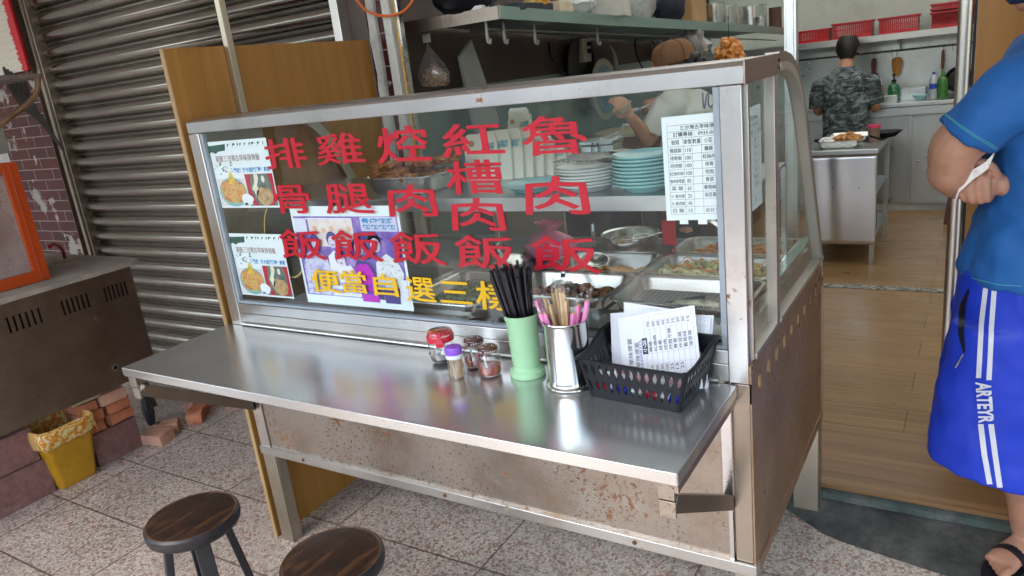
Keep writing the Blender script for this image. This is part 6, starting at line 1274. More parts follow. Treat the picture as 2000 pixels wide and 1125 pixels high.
# maroon stool by the door
t = thing('maroon_stool', 'maroon plastic stool partly hidden by the steel door frame', 'stool', (.36,4.85,.1)); MP = pm('maroon_stool_plastic', (.12,.012,.02), .35)
b = MB(); b.loops([rrect(.235,.485,4.73,4.98,.04,z_) for z_ in (.52,.545)]); b.build('seat', MP, t, bevel=.003)
for sx_, sy_ in ((-1,-1),(1,-1),(1,1),(-1,1)): b = MB(); b.loops([[(.36+sx_*a+u,4.855+sy_*a+w_,z_) for u,w_ in ((-.02,-.02),(.02,-.02),(.02,.02),(-.02,.02))] for a,z_ in ((.145,.1),(.10,.52))]); b.build('leg', MP, t)
b = MB(); b.box(.25,.47,4.74,4.755,.36,.385); b.build('stretcher', MP, t)
# sliding door at right : steel frame and wooden leaf
t = thing('sliding_door', 'brown wooden sliding door leaf with a rounded steel frame edge', 'door', (.8,1,.1))
b = MB(); b.loops([[(.336+.020*math.copysign(abs(math.cos(a))**.7,math.cos(a)),.992+.022*math.copysign(abs(math.sin(a))**.7,math.sin(a)),z_) for a in [2*PI*k/20 for k in range(20)]] for z_ in (.107,2.5)]); b.build('steel_stile', steel('satin_stile', (.66,.62,.56), .28, (1,1,8)), t)
b = MB(); b.box(.358,.366,.982,1.005,.107,2.5); b.build('rubber_seal', BLK, t)
b = MB(); b.box(.367,1.3,.984,1.004,.107,2.5); b.build('door_leaf', WB, t)
t.location.x += W(1868,300,'y',1.31).x-W(1868,300,'y',.992).x+.004; t.location.y += .318; t.location.z -= .002
# ================================================================== PEOPLE
SKIN = pm('tan_skin', (.38,.195,.125), .55, var=.16, scale=22, sss=.12, bmp=.15, bscale=160); SKL = pm('light_skin', (.52,.27,.17), .5, var=.08, scale=9, sss=.12)
def rnd(pts, rad):
    P = [Vector(p) for p in pts]; d0 = (P[0]-P[1]).normalized(); d1 = (P[-1]-P[-2]).normalized()
    return [P[0]+d0*rad[0]*.75, P[0]+d0*rad[0]*.45]+P+[P[-1]+d1*rad[-1]*.45, P[-1]+d1*rad[-1]*.75], [rad[0]*.45, rad[0]*.82]+list(rad)+[rad[-1]*.82, rad[-1]*.45]
def limb(mb, pts, rad, n=16, sq=1.0):
    P = [Vector(p) for p in pts]; cr = []; rr_ = []
    for i in range(len(P)-1):
        p0, p1, p2, p3 = P[max(i-1,0)], P[i], P[i+1], P[min(i+2,len(P)-1)]
        for k in range(4):
            t = k/4; cr.append(.5*((2*p1)+(p2-p0)*t+(2*p0-5*p1+4*p2-p3)*t*t+(3*p1-p0-3*p2+p3)*t**3)); rr_.append(rad[i]+(rad[i+1]-rad[i])*t)
    cr.append(P[-1]); rr_.append(rad[-1]); a, b_ = rnd(cr, rr_); mb.tube(a, b_, n, sq=sq)
def head(mb, c, f, s=1.0, up=(0,0,1), ear=True):
    """cranium, jaw, nose, ears; c centre of skull, f facing"""
    c = Vector(c); f = Vector(f).normalized(); u = Vector(up); u = (u-f*u.dot(f)).normalized(); w = f.cross(u)
    def P(a, b_, d): return c+f*(a*s)+w*(b_*s)+u*(d*s)
    rings = []
    for z_, fr, bk, hw in ((-.118,.070,.0,.022),(-.110,.078,-.02,.036),(-.085,.088,-.045,.052),(-.055,.092,-.070,.062),(-.02,.092,-.086,.070),(.02,.092,-.096,.075),(.055,.090,-.094,.075),(.085,.076,-.082,.066),(.105,.052,-.058,.048),(.117,.02,-.03,.022)):
        rings.append((P((fr+bk)/2,0,z_), f*((fr-bk)/2*s), w*(hw*s)))
    mb.loft(rings, 22)
    mb.loops([[P(.088,-.008,.012),P(.088,.008,.012),P(.094,0,.012)],[P(.088,-.012,-.01),P(.088,.012,-.01),P(.107,0,-.012)],[P(.084,-.016,-.026),P(.084,.016,-.026),P(.112,0,-.026)],[P(.084,-.010,-.034),P(.084,.010,-.034),P(.096,0,-.034)]])
    mb.ico(P(.086,0,-.062), .016*s, 2, 0, (.6,1.4,.5) if abs(f.x) < .5 else (.6,1.4,.5))
    if ear:
        for sg in (-1,1): mb.loft([(P(-.004,sg*.068,-.03),f*(.010*s),u*(.020*s)),(P(-.010,sg*.080,-.012),f*(.017*s),u*(.030*s)),(P(-.012,sg*.086,-.010),f*(.015*s),u*(.027*s))], 12)
    return P
def hand(mb, wrist, fwd, palm_n, curl=.6, s=1.0, thumb_side=1, spread=.004):
    """palm and five fingers; fwd points along the fingers, palm_n out of the palm"""
    w0 = Vector(wrist); f = Vector(fwd).normalized(); n = Vector(palm_n); n = (n-f*n.dot(f)).normalized(); sd = f.cross(n)*thumb_side
    mb.loft([(w0-f*.01*s, sd*.024*s, n*.017*s), (w0+f*.02*s, sd*.032*s, n*.016*s), (w0+f*.055*s, sd*.041*s, n*.015*s), (w0+f*.085*s, sd*.041*s, n*.012*s), (w0+f*.092*s, sd*.036*s, n*.008*s)], 16)
    for i, (ln, off) in enumerate(((.078,.030),(.086,.011),(.080,-.009),(.064,-.027))):
        p = w0+f*(.086-.004*abs(i-1))*s+sd*off*s; d = f.copy(); pts = [p-f*.012*s, p]; a = curl*(1+.08*i)
        for q in (.42,.33,.25):
            d = (d*math.cos(a)+n*math.sin(a)).normalized(); n2 = sd.cross(d)*(1 if thumb_side > 0 else -1)
            if n2.dot(n) < -.99: pass
            p = p+d*ln*q*s; pts.append(p); nn = (n-d*n.dot(d)); 
            n_ = nn.normalized() if nn.length > .05 else -f; d = (d*math.cos(a*.15)+n_*math.sin(a*.15)).normalized()
            f_c = d; a = a if a < 1.2 else 1.2; 
            n = n_
        limb(mb, pts, [.0088*s,.0092*s,.0086*s,.0078*s,.0066*s], 10); n = Vector(palm_n); n = (n-f*n.dot(f)).normalized()
    p = w0+f*.022*s+sd*.030*s
    limb(mb, [p-sd*.012*s, p+sd*.016*s+f*.018*s+n*.006*s, p+sd*.020*s+f*.044*s+n*.014*s, p+sd*.010*s+f*.066*s+n*.022*s], [.013*s,.0115*s,.0102*s,.0078*s], 10)
def cloth(o, vox, amp=.008, size=.12, it=8):
    remesh(o, vox, it); tx = bpy.data.textures.new(o.name+'_folds', 'CLOUDS'); tx.noise_scale = size; tx.noise_depth = 1
    d = o.modifiers.new('folds','DISPLACE'); d.texture = tx; d.texture_coords = 'LOCAL'; d.strength = amp; d.mid_level = .5; return o
# -------- the man in blue at the right
man = thing('person', 'person in blue T-shirt and blue striped shorts with folded arms at the right edge', 'person', (.55,.74,.05))
def X(px, py, y=.66): return W(px, py, 'y', y)
b = MB()
sh_ = X(2045,140,.565); mid = X(1893,262,.545); elb = X(1846,330,.55); wr = X(1935,372,.72)
arm = MB()
limb(b, [(.53,.65,1.33), Vector(sh_)+Vector((.01,.015,-.02)), mid, X(1862,300,.545), elb+Vector((.012,.006,-.004))], [.055,.054,.058,.055,.046])
limb(b, [elb+Vector((.004,.0,-.006)), elb.lerp(wr,.25)+Vector((.006,0,-.012)), elb.lerp(wr,.6), wr], [.047,.048,.041,.032])
limb(b, [(.53,.85,1.32),(.44,.95,1.20),(.33,.93,1.12)], [.05,.050,.046]); rw = X(1972,372,.665); limb(b, [(.33,.93,1.12),(.39,.80,1.125),rw], [.046,.046,.031])
# torso core, neck, legs
b.loft([((.51,.74,.80),(.10,0,0),(0,.14,0)),((.51,.74,1.0),(.10,0,0),(0,.14,0)),((.525,.74,1.25),(.09,0,0),(0,.15,0)),((.54,.74,1.36),(.07,0,0),(0,.13,0)),((.55,.74,1.43),(.05,0,0),(0,.08,0))], 20)
limb(b, [(.55,.74,1.40),(.55,.74,1.50),(.548,.74,1.58)], [.058,.057,.056])
ank = Vector((.560,.755,.135)); kn = Vector((.535,.690,.50))
limb(b, [(.52,.65,.84),(.53,.655,.68),kn,(.542,.720,.36),(.553,.742,.22),ank], [.075,.072,.058,.058,.044,.036])
limb(b, [(.52,.83,.84),(.54,.84,.68),(.58,.87,.50),(.645,.90,.34),(.69,.93,.20)], [.075,.070,.057,.056,.036])
def foot(ank, d, zg):
    d = Vector(d).normalized(); s_ = Vector((-d.y,d.x,0)); a = Vector((ank[0],ank[1],zg))
    b.loft([(a-d*.045+Vector((0,0,.028)),s_*.022,Vector((0,0,.022))),(a-d*.02+Vector((0,0,.038)),s_*.032,Vector((0,0,.034))),(a+d*.03+Vector((0,0,.036)),s_*.034,Vector((0,0,.032))),(a+d*.09+Vector((0,0,.026)),s_*.042,Vector((0,0,.022))),(a+d*.125+Vector((0,0,.020)),s_*.043,Vector((0,0,.015)))], 16)
    for i, (off, ln, r_) in enumerate(((.030,.048,.0125),(.012,.045,.0088),(-.004,.040,.0084),(-.019,.034,.008),(-.032,.027,.0078))):
        p = a+d*(.115-.006*i)+s_*off+Vector((0,0,.018)); limb(b, [p, p+d*ln*.55+Vector((0,0,.002)), p+d*ln+Vector((0,0,-.005))], [r_,r_*.98,r_*.9], 10)
    return a, d, s_
zg = .062; fa, fd, fs = foot(ank, (-.50,-.87,0), zg); foot((.69,.93,0), (-.5,-.87,0), .119)
HP = head(b, (.515,.72,1.668), (-1,-.05,-.08), 1.0)
body = b.build('body', SKIN, man); remesh(body, .0048, 5)
# the hand that shows under the upper arm
b = MB(); hw = X(1950,360,.600)
b.loft([(X(1952,360,.60),(0,.018,0),(.004,0,.026)),(X(1938,362,.592),(0,.020,0),(.006,0,.031)),(X(1918,366,.588),(0,.020,0),(.004,0,.030)),(X(1896,370,.585),(0,.016,0),(.002,0,.022)),(X(1886,372,.585),(0,.010,0),(0,0,.012))],18)
for (x0_,y0_,x1_,y1_,x2_,y2_,yy,r_) in ((1881,360,1876,376,1886,389,.560,.0088),(1896,352,1892,372,1899,391,.557,.0098),(1912,346,1909,368,1914,391,.558,.0102),(1927,345,1926,366,1928,388,.565,.0100)):
    limb(b, [X(x0_+5,y0_-4,yy+.020), X(x0_,y0_,yy+.004), X(x1_,y1_,yy-.004), X(x2_,y2_,yy+.006), X(x2_+6,y2_-4,yy+.026)], [r_*.9,r_,r_*1.06,r_*.98,r_*.9], 10)
limb(b, [X(1946,346,.590), X(1936,328,.572), X(1922,319,.562), X(1906,319,.558)], [.014,.0125,.0115,.0092], 10)
# keep it part of the same figure: forearm runs into it
limb(b, [rw+Vector((.05,.06,.01)), rw+Vector((.02,.01,.004)), hw+Vector((.005,.004,0))], [.034,.031,.027])
hd = b.build('hand', SKIN, man); remesh(hd, .0024, 2)
SBL = pm('blue_jersey', (.006,.095,.32), .75, var=.08, scale=5, bmp=.15, bscale=300)
b = MB(); R_ = []
for z_, pf, yf, yb_, dp in ((.905,1868,.53,.95,.305),(.93,1869,.53,.95,.305),(1.0,1885,.545,.935,.285),(1.08,1912,.55,.93,.265),(1.18,1922,.545,.935,.265),(1.28,1915,.53,.95,.275),(1.36,1925,.525,.955,.265),(1.42,1950,.545,.935,.225),(1.465,1975,.60,.88,.165),(1.495,1990,.66,.80,.125)):
    # front edge read where the shirt meets the sight line at that height
    py = 545-(z_-.915)*830; xf = X(pf, py, .70).x
    R_.append(((xf+dp/2, (yf+yb_)/2, z_), (dp/2,0,0), (0,(yb_-yf)/2,0)))
b.loft(R_, 30)
o1_, o2_ = X(1829,236,.545), X(1942,306,.545); oc_ = (o1_+o2_)/2
ax_ = (Vector(sh_)-oc_).normalized(); uu = (o2_-o1_)/2; vv_ = Vector((0,.078,0))
b.loft([(oc_, uu, vv_), (oc_+ax_*.03, uu*1.0, vv_), (oc_.lerp(sh_,.5), uu*1.08, vv_*1.05), (oc_.lerp(sh_,.85), uu*1.12, vv_*1.12), (Vector(sh_)+Vector((.045,.03,.01)), uu*1.08, vv_*1.1), (Vector(sh_)+Vector((.09,.07,.02)), uu*.9, vv_*1.0)], 26)
b.loft([((.40,.975,1.17),(.06,0,-.06),(0,.07,.02)),((.47,.95,1.28),(.065,0,-.05),(0,.075,0)),((.54,.90,1.37),(.07,0,-.05),(0,.09,0))], 22)
shirt = b.build('t_shirt', SBL, man); cloth(shirt, .0075, .026, .085, 5)
SHB = pm('royal_blue_shorts', (.004,.034,.46), .6, var=.06, scale=6, bmp=.1, bscale=250)
b = MB()
hip = []
for z_, pf, dp in ((.93,1874,.27),(.88,1866,.29),(.80,1858,.30),(.72,1853,.31)):
    py = 545-(z_-.915)*830; xf = X(pf+2, py, .66).x; hip.append(((xf+dp/2,.74,z_),(dp/2,0,0),(0,.205,0)))
b.loft(hip, 30)
for yc, sg in ((.645,1),(.855,-1)):
    lg = []
    for z_, pf, dp, hy in ((.80,1856,.30,.115),(.68,1840,.31,.115),(.56,1824,.32,.112),(.46,1811,.33,.115),(.382,1800,.34,.12)):
        py = 545-(z_-.915)*830; xf = X(pf, py, .64).x; lg.append(((xf+dp/2,yc,z_),(dp/2,0,-.022 if z_ < .5 else 0),(0,hy,0)))
    b.loft(lg, 28)
shorts = b.build('shorts', SHB, man); cloth(shorts, .0075, .022, .10, 5)
bpy.context.view_layer.update()
TS = evalbvh(shorts); TT = evalbvh(shirt); TB = evalbvh(body)
def conform(mb, pl, wl, tree, off=.0016):
    """a ribbon laid on the cloth along a seam line"""
    L = []
    for (px, py), w_ in zip(pl, wl):
        a = hit(tree, px-w_, py, off); c_ = hit(tree, px+w_, py, off)
        if a is None or c_ is None: continue
        L.append([a, c_])
    if len(L) > 1: mb.loops(L, False, False, closed=False)
def lerpl(pts, n):
    out = []
    for i in range(n):
        t = i/(n-1)*(len(pts)-1); k = min(int(t), len(pts)-2); q = t-k; out.append((pts[k][0]+(pts[k+1][0]-pts[k][0])*q, pts[k][1]+(pts[k+1][1]-pts[k][1])*q))
    return out
STM = pm('white_stripe', (.60,.62,.66), .5)
for pts, w_ in ((((1926,562),(1917,640),(1912,738)),5),(((1943,562),(1937,640),(1932,742)),5),(((1916,828),(1923,890),(1934,950)),5.5),(((1936,828),(1944,890),(1954,957)),5.5)):
    b = MB(); q = lerpl(pts, 26); conform(b, q, [w_]*26, TS); b.build('side_stripe', STM, man, ang=80)
vv, ff, _a = glyphs('ARTEYR', .035)
b = MB(); pts = []
for x, y in vv:  # reads downwards along the seam
    p = hit(TS, 1906+30*y+2*x+(x*4), 746+80*x, .002); pts.append(p)
if all(p is not None for p in pts): b.add(pts, ff); b.build('shorts_lettering', STM, man, flat=True)
b = MB(); q = lerpl(((1893,565),(1880,600),(1878,650),(1884,688)), 20); conform(b, q, [2+4*math.sin(PI*i/19) for i in range(20)], TS, .002); b.build('pocket_opening', BLK, man, ang=80)
p0 = hit(TS,1884,690,.004); p1 = hit(TS,1871,716,.006)
if p0 and p1: b = MB(); b.tube([p0, p0.lerp(p1,.5), p1],[.0022,.0022,.003],8); b.build('zip_pull', STB, man)
b = MB()
for k in range(2):
    q = lerpl(((1842+2*k,219+4*k),(1873,242+4*k),(1905,264+4*k),(1949-2*k,289+4*k)), 40); P_ = [hit(TT,a,c_,.0008) for a,c_ in q]; P_ = [p for p in P_ if p is not None]
    if len(P_) > 3: b.tube(P_, .0008, 5)
b.build('sleeve_stitching', pm('teal_thread', (.08,.42,.40), .6), man)
b = MB(); q = lerpl(((1874,533),(1905,545),(1950,556),(1995,559)), 40); P_ = [hit(TT,a,c_,.0008) for a,c_ in q]; P_ = [p for p in P_ if p is not None]
if len(P_) > 3: b.tube(P_, .0009, 5); b.build('hem_stitching', MATS['teal_thread'], man)
# folded paper gripped by the hand
b = MB(); L = []
for t_, px, py, yy, w_ in ((0,1871,380,.535,.014),(.2,1874,364,.533,.020),(.4,1889,350,.533,.019),(.6,1905,338,.536,.014),(.8,1921,328,.540,.014),(1,1936,313,.545,.018)):
    c_ = X(px,py,yy); L.append([c_+Vector((-.3*w_,-.2*w_,-w_)), c_+Vector((.3*w_,.2*w_,w_)), c_+Vector((.3*w_+.0012,.2*w_+.001,w_)), c_+Vector((-.3*w_+.0012,-.2*w_+.001,-w_))])
b.loops(L); tag(b.build('folded_paper', photo_mat('banknote_paper', [(.62,.60,.55),(.70,.68,.63),(.48,.38,.36)], 60), org=X(1900,345,.555)), 'folded pale paper gripped by the person in the blue T-shirt', 'paper')
# sandal, hair, mask, eyes
b = MB(); o_ = fa+fd*.045; b.loops([[o_+fd*(.135*math.cos(a)) + fs*(.050*math.sin(a)*(1+.12*math.cos(a)))+Vector((0,0,z_-fa.z)) for a in [2*PI*k/28 for k in range(28)]] for z_ in (.046,.064)]); b.build('sandal_sole', BLK, man, bevel=.002)
b = MB(); L = []
for k in range(13):
    a = PI*k/12; c_ = fa+fd*(.075)+fs*(.047*math.cos(a))+Vector((0,0,.006+.046*math.sin(a)-.0)); L.append([c_-fd*.016, c_+fd*.016, c_+fd*.016+Vector((0,0,.004)), c_-fd*.016+Vector((0,0,.004))])
b.loops(L); b.build('sandal_strap', BLK, man)
b = MB(); o2 = Vector((.67,.895,.05)); b.loops([[o2+Vector((-.5,-.87,0)).normalized()*(.135*math.cos(a))+Vector((.87,-.5,0)).normalized()*(.05*math.sin(a))+Vector((0,0,z_)) for a in [2*PI*k/28 for k in range(28)]] for z_ in (.052,.072)]); b.build('sandal_sole', BLK, man, bevel=.002)
HR = pm('black_hair', (.012,.010,.010), .45, var=.4, scale=60, bmp=.5, bscale=200)
b = MB(); c_ = Vector((.527,.72,1.690)); b.loft([(c_+Vector((.020,0,-.075)),(.060,0,0),(0,.070,0)),(c_+Vector((.018,0,-.03)),(.080,0,0),(0,.080,0)),(c_+Vector((.004,0,.02)),(.098,0,0),(0,.084,0)),(c_+Vector((-.002,0,.06)),(.096,0,0),(0,.080,0)),(c_+Vector((0,0,.095)),(.070,0,0),(0,.058,0)),(c_+Vector((0,0,.108)),(.03,0,0),(0,.03,0))], 24); b.build('hair', HR, man)
b = MB(); f_ = Vector((-1,-.05,-.08)).normalized(); L = []
for j, (z_, fo, hw_) in enumerate(((-.105,.082,.040),(-.085,.100,.056),(-.05,.116,.064),(-.02,.112,.066),(-.005,.098,.064))):
    l = []
    for k in range(15):
        a = -1.35+2.7*k/14; l.append(Vector((.515,.72,1.668))+Vector((-1,0,0))*(fo*math.cos(a)*1.0 if abs(a) < 1.2 else fo*math.cos(a))+Vector((0,1,0))*(hw_*1.09*math.sin(a))+Vector((0,0,z_)))
    L.append(l)
b.loops(L, False, False, closed=False); o = b.build('face_mask', pm('navy_mask', (.02,.05,.14), .7), man, ang=80); sdf = o.modifiers.new('s','SOLIDIFY'); sdf.thickness = .003
for sg in (-1,1): b = MB(); b.ico(Vector((.515-.086,.72+sg*.030,1.668+.006)), .009, 2, 0, (.5,1.3,.7)); b.build('eye', BLK, man)
# -------- the person in camouflage shirt at the back counter
cm = thing('person', 'person in camouflage T-shirt bent over the back counter, seen from behind', 'person', (-.51,4.88,.1))
cx_, cy_ = -.512, 4.90
b = MB()
limb(b, [(cx_,cy_,1.20),(cx_,cy_+.02,1.29),(cx_,cy_+.05,1.36)], [.062,.050,.048])
HP2 = head(b, (cx_+.004,cy_+.075,1.405), (.10,1,-.42), .93)
for sg in (-1,1):
    limb(b, [(cx_+sg*.145,cy_,1.15),(cx_+sg*.20,cy_+.02,1.02),(cx_+sg*.205,cy_+.06,.955)], [.048,.042,.036]); limb(b, [(cx_+sg*.205,cy_+.06,.955),(cx_+sg*.16,cy_+.20,.99),(cx_+sg*.12,cy_+.28,1.005)], [.036,.033,.024])
    hand(b, (cx_+sg*.12,cy_+.275,1.005), (-sg*.3,1,0), (0,0,-1), .35, .9, sg)
    limb(b, [(cx_+sg*.09,cy_,.66),(cx_+sg*.095,cy_,.40),(cx_+sg*.10,cy_+.01,.15)], [.085,.056,.038])
    b.loft([((cx_+sg*.10,cy_-.03,.13),(.03,0,0),(0,0,.025)),((cx_+sg*.10,cy_+.05,.13),(.038,0,0),(0,0,.025)),((cx_+sg*.10,cy_+.15,.118),(.040,0,0),(0,0,.016))],14)
b.loft([((cx_,cy_,.62),(.15,0,0),(0,.11,0)),((cx_,cy_,.85),(.135,0,0),(0,.10,0)),((cx_,cy_,1.08),(.14,0,0),(0,.09,0)),((cx_,cy_,1.20),(.07,0,0),(0,.05,0))],18)
o = b.build('body', SKL, cm); remesh(o, .007, 4)
m, nt, bs = newmat('camouflage'); v = coord(nt, (1,1,1.5)); f = noi(nt, v, 13, 2.5, .5, 1.4); g = noi(nt, coord(nt, (1,1,1.9)), 17, 2, .5, 1.2)
c = ramp(nt, f, [(0,(.045,.055,.055)),(.44,(.085,.11,.11)),(.53,(.15,.19,.19)),(.62,(.26,.33,.33))], 'CONSTANT'); c2 = ramp(nt, g, [(0, 0),(.60, 1)], 'CONSTANT'); c = mixc(nt, c2, c, (.022,.028,.03)); nt.links.new(c, bs.inputs['Base Color']); bs.inputs['Roughness'].default_value = .85; CAMO = m
b = MB(); b.loft([((cx_,cy_,.66),(.172,0,0),(0,.125,0)),((cx_,cy_,.80),(.165,0,0),(0,.12,0)),((cx_,cy_,.98),(.158,0,0),(0,.118,0)),((cx_,cy_,1.12),(.170,0,0),(0,.12,0)),((cx_,cy_,1.20),(.168,0,0),(0,.10,0)),((cx_,cy_+.008,1.255),(.115,0,0),(0,.075,0)),((cx_,cy_+.015,1.285),(.065,0,0),(0,.058,0))],26)
for sg in (-1,1): b.loft([((cx_+sg*.212,cy_+.035,.985),(.064,0,.012),(0,.062,0)),((cx_+sg*.198,cy_+.015,1.08),(.062,0,.015*sg),(0,.062,0)),((cx_+sg*.168,cy_,1.17),(.066,0,.02*sg),(0,.070,0)),((cx_+sg*.12,cy_,1.215),(.06,0,0),(0,.06,0)),((cx_+sg*.06,cy_,1.23),(.05,0,0),(0,.05,0))],18)
o = b.build('camouflage_shirt', CAMO, cm); cloth(o, .009, .016, .10, 5)
b = MB(); b.loft([((cx_,cy_,.74),(.155,0,0),(0,.12,0)),((cx_,cy_,.60),(.165,0,0),(0,.125,0))],22)
for sg in (-1,1): b.loft([((cx_+sg*.082,cy_,.66),(.085,0,0),(0,.10,0)),((cx_+sg*.09,cy_,.4),(.072,0,0),(0,.08,0)),((cx_+sg*.10,cy_,.17),(.06,0,0),(0,.065,0))],18)
o = b.build('dark_trousers', pm('dark_trousers', (.02,.022,.026), .8), cm); cloth(o, .010, .012, .1, 4)
b = MB(); hc = Vector((cx_+.004,cy_+.065,1.423)); b.loft([(hc+Vector((0,-.052,-.085)),(.042,0,0),(0,.03,-.01)),(hc+Vector((0,-.035,-.055)),(.066,0,0),(0,.050,-.01)),(hc+Vector((0,-.015,-.01)),(.079,0,0),(0,.078,-.01)),(hc+Vector((0,.0,.035)),(.079,0,0),(0,.082,-.02)),(hc+Vector((0,.008,.070)),(.062,0,0),(0,.066,-.02)),(hc+Vector((0,.012,.088)),(.034,0,0),(0,.036,0))],22)
random.seed(5)
for k in range(60):
    a = random.uniform(0,6.3); t_ = random.uniform(-.05,.085); r_ = .078*math.cos(min(1.2,max(-.3,t_/.1))); p = hc+Vector((r_*math.cos(a),r_*math.sin(a),t_)); b.tube([p, p+Vector((.012*math.cos(a+.5),.012*math.sin(a+.5),-.018+.02*(t_ > .06)))],[.006,.002],5)
b.build('hair', HR, cm)
# -------- the woman in the cap serving behind the cart
wm = thing('person', 'person in a brown cap and cream T-shirt holding a bowl behind the cart', 'person', (-.85,2.25,.1))
def Y(px, py, y): return W(px, py, 'y', y)
hc = Y(1313,128,2.20); ch = Y(1350,240,2.25); b = MB()
HP3 = head(b, hc+Vector((-.005,0,-.02)), (-.86,-.30,-.42), .95)
limb(b, [ch+Vector((-.01,0,.13)), hc+Vector((.04,.02,-.10))], [.052,.048])
lsh = Y(1312,205,2.12); lel = Y(1268,272,2.05); lw_ = Y(1232,228,1.93); limb(b, [ch+Vector((-.04,-.04,.03)), lsh, lel+Vector((.01,0,.01))], [.040,.040,.036]); limb(b, [lel, lel.lerp(lw_,.35)+Vector((0,0,-.006)), lw_], [.040,.038,.025])
hand(b, lw_, Y(1217,206,1.90)-lw_, (-.6,-.2,.8), .55, .95, 1)
rw_ = Y(1288,194,2.16); limb(b, [ch+Vector((.02,.16,.08)), Y(1330,215,2.38), rw_], [.05,.045,.026]); hand(b, rw_, Y(1255,204,2.10)-rw_, (-.3,0,-1), .8, .9, 1)
b.loft([((ch.x,ch.y,.60),(.15,0,0),(0,.14,0)),((ch.x,ch.y,.9),(.13,0,0),(0,.13,0)),((ch.x,ch.y,ch.z),(.13,0,0),(0,.15,0)),((ch.x-.01,ch.y,ch.z+.12),(.09,0,0),(0,.12,0))],18)
for sg in (-1,1): limb(b, [(ch.x,ch.y+sg*.08,.66),(ch.x,ch.y+sg*.09,.4),(ch.x+.01,ch.y+sg*.09,.15)], [.085,.058,.038]); b.loft([((ch.x+.04,ch.y+sg*.09,.13),(0,.03,0),(0,0,.025)),((ch.x-.14,ch.y+sg*.09,.118),(0,.040,0),(0,0,.016))],14)
o = b.build('body', SKL, wm); remesh(o, .006, 3)
TEE = pm('cream_tee', (.62,.60,.54), .8, var=.06)
b = MB(); z0_ = ch.z
b.loft([((ch.x,ch.y,z0_-.42),(.165,0,0),(0,.165,0)),((ch.x,ch.y,z0_-.2),(.155,0,0),(0,.16,0)),((ch.x,ch.y,z0_),(.155,0,0),(0,.175,0)),((ch.x,ch.y,z0_+.07),(.145,0,0),(0,.175,0)),((ch.x-.01,ch.y,z0_+.13),(.105,0,0),(0,.13,0)),((ch.x-.02,ch.y,z0_+.165),(.068,0,0),(0,.075,0))],26)
d_ = (lel-lsh).normalized(); s1 = d_.cross(Vector((0,1,0))).normalized(); b.loft([(lsh.lerp(lel,.75),s1*.074,Vector((0,.072,0))),(lsh,s1*.086,Vector((0,.082,0))),(ch+Vector((-.03,-.06,.05)),s1*.10,Vector((0,.09,0))),(ch,s1*.09,Vector((0,.09,0)))],20)
b.loft([(Y(1322,212,2.40),(0.03,0,.05),(0,.06,0)),(ch+Vector((.0,.13,.06)),(.05,0,.05),(0,.07,0))],18)
b.ico(lsh+Vector((.012,.012,-.006)), .088, 3); b.ico(lsh.lerp(ch+Vector((0,0,.08)),.5), .09, 3)
o = b.build('t_shirt', TEE, wm); cloth(o, .009, .016, .10, 5); bpy.context.view_layer.update(); T3 = evalbvh(o)
b = MB()
for pl in (((1372,182),(1374,210),(1376,212),(1380,185),(1384,182),(1383,205),(1388,210),(1392,205)),):
    q = [hit(T3,a,c_,.002) for a,c_ in lerpl(pl, 30)]; q = [p for p in q if p is not None]
    if len(q) > 4: b.tube(q, .004, 6)
if b.v: b.build('shirt_letters', pm('slate_print', (.12,.16,.28), .7), wm)
b = MB(); b.loft([((ch.x,ch.y,.75),(.15,0,0),(0,.15,0)),((ch.x,ch.y,.60),(.155,0,0),(0,.16,0))],20)
for sg in (-1,1): b.loft([((ch.x,ch.y+sg*.082,.66),(.10,0,0),(0,.085,0)),((ch.x,ch.y+sg*.09,.4),(.08,0,0),(0,.072,0)),((ch.x,ch.y+sg*.09,.17),(.065,0,0),(0,.06,0))],18)
o = b.build('dark_trousers', MATS['dark_trousers'], wm); cloth(o, .010, .012, .1, 4)
CAPB = pm('brown_cap_cloth', (.18,.085,.036), .8, var=.08)
f3 = Vector((-.86,-.30,0)).normalized(); w3 = Vector((-f3.y,f3.x,0)); q3 = Matrix.Rotation(.32,3,w3)
b = MB(); b.T = Matrix.Translation(hc+Vector((.006,.0,.012))) @ Matrix((( f3.x,w3.x,0,0),(f3.y,w3.y,0,0),(0,0,1,0),(0,0,0,1))) @ Matrix.Rotation(.16,4,'Y')
L = [[(r_*1.12*math.cos(2*PI*k/32)-.006,r_*.93*math.sin(2*PI*k/32),z_) for k in range(32)] for r_, z_ in ((.096,.0),(.097,.02),(.094,.05),(.083,.078),(.060,.098),(.028,.108),(.006,.110))]; b.loops(L); b.build('cap', CAPB, wm)
b = MB(); b.T = Matrix.Translation(hc+Vector((.006,.0,.012))) @ Matrix((( f3.x,w3.x,0,0),(f3.y,w3.y,0,0),(0,0,1,0),(0,0,0,1))) @ Matrix.Rotation(.16,4,'Y')
L = []
for k in range(13):
    a = -1.15+2.3*k/12; p_in = Vector((.100*math.cos(a),.088*math.sin(a),.004)); p_out = Vector((.100*math.cos(a)+.075*max(.12,math.cos(a*1.25)),.084*math.sin(a),-.006-.012*abs(math.sin(a)))); L.append([p_in,p_out,p_out+Vector((0,0,.003)),p_in+Vector((0,0,.003))])
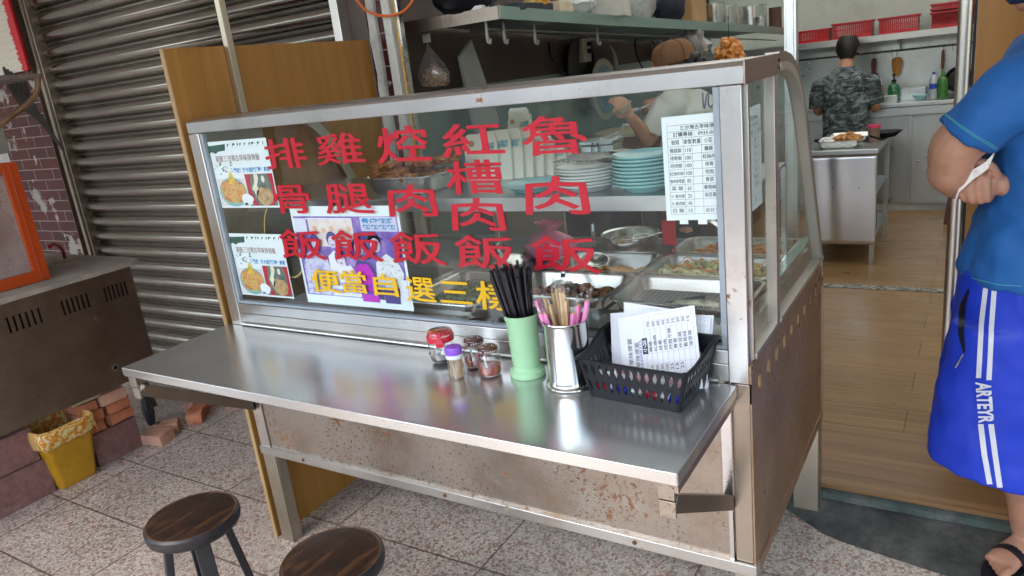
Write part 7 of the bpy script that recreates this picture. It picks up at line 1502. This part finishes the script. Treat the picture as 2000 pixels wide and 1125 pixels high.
b.loops(L); b.build('cap_brim', CAPB, wm)
b = MB(); b.T = Matrix.Translation(hc+Vector((.006,.0,.012))) @ Matrix((( f3.x,w3.x,0,0),(f3.y,w3.y,0,0),(0,0,1,0),(0,0,0,1))) @ Matrix.Rotation(.16,4,'Y')
for q in range(3):
    a = q*PI/3; b.tube([(r_*1.13*math.cos(a)*sg-.006,r_*.94*math.sin(a)*sg,z_+.001) for sg, lst in ((1,((.096,.0),(.097,.02),(.094,.05),(.083,.078),(.060,.098),(.028,.108))),(-1,((.028,.108),(.060,.098),(.083,.078),(.094,.05),(.097,.02),(.096,0)))) for r_, z_ in lst], .0014, 5)
b.ico((-.006,0,.112), .007, 2); b.build('cap_seams', pm('cap_seam', (.09,.045,.02), .8), wm)
b = MB(); c_ = hc+Vector((.03,.01,-.02)); b.loft([(c_+Vector((.03,0,-.055)),(.035,0,0),(0,.055,0)),(c_+Vector((.022,0,-.01)),(.084,0,0),(0,.090,0)),(c_+Vector((.010,0,.03)),(.088,0,0),(0,.092,0))],20); b.ico(Y(1350,113,2.2),.040,2,.4,(1.2,.9,.9),3); b.ico(Y(1365,120,2.2),.028,2,.4,(1.2,.9,.9),5); b.build('hair', HR, wm)
bp2 = Y(1217,212,1.90); b = MB(); b.lathe([(0,-.02),(.030,-.018),(.050,.012),(.052,.014),(.03,-.012),(0,-.015)], bp2, 26, (-.35,-.25,.85), caps=False); b.lathe([(0,.012),(.03,.010),(.047,.006)],bp2,20,(-.35,-.25,.85),caps=False)
tag(b.build('paper_bowl', pm('cream_bowl', (.62,.52,.36), .5), org=bp2), 'cream bowl held up by the person in the brown cap', 'bowl')
b = MB(); p0 = Y(1270,204,2.10); p1 = Y(1240,216,1.95); b.tube([p0,p1],[.004,.005],8); b.lathe([(0,0),(.018,.002),(.02,.006),(0,.003)],p1,14,(0,-.3,1),caps=False); tag(b.build('serving_spoon', pm('clear_spoon', (.55,.60,.60), .2), org=p0), 'pale serving spoon held by the person in the brown cap', 'spoon')
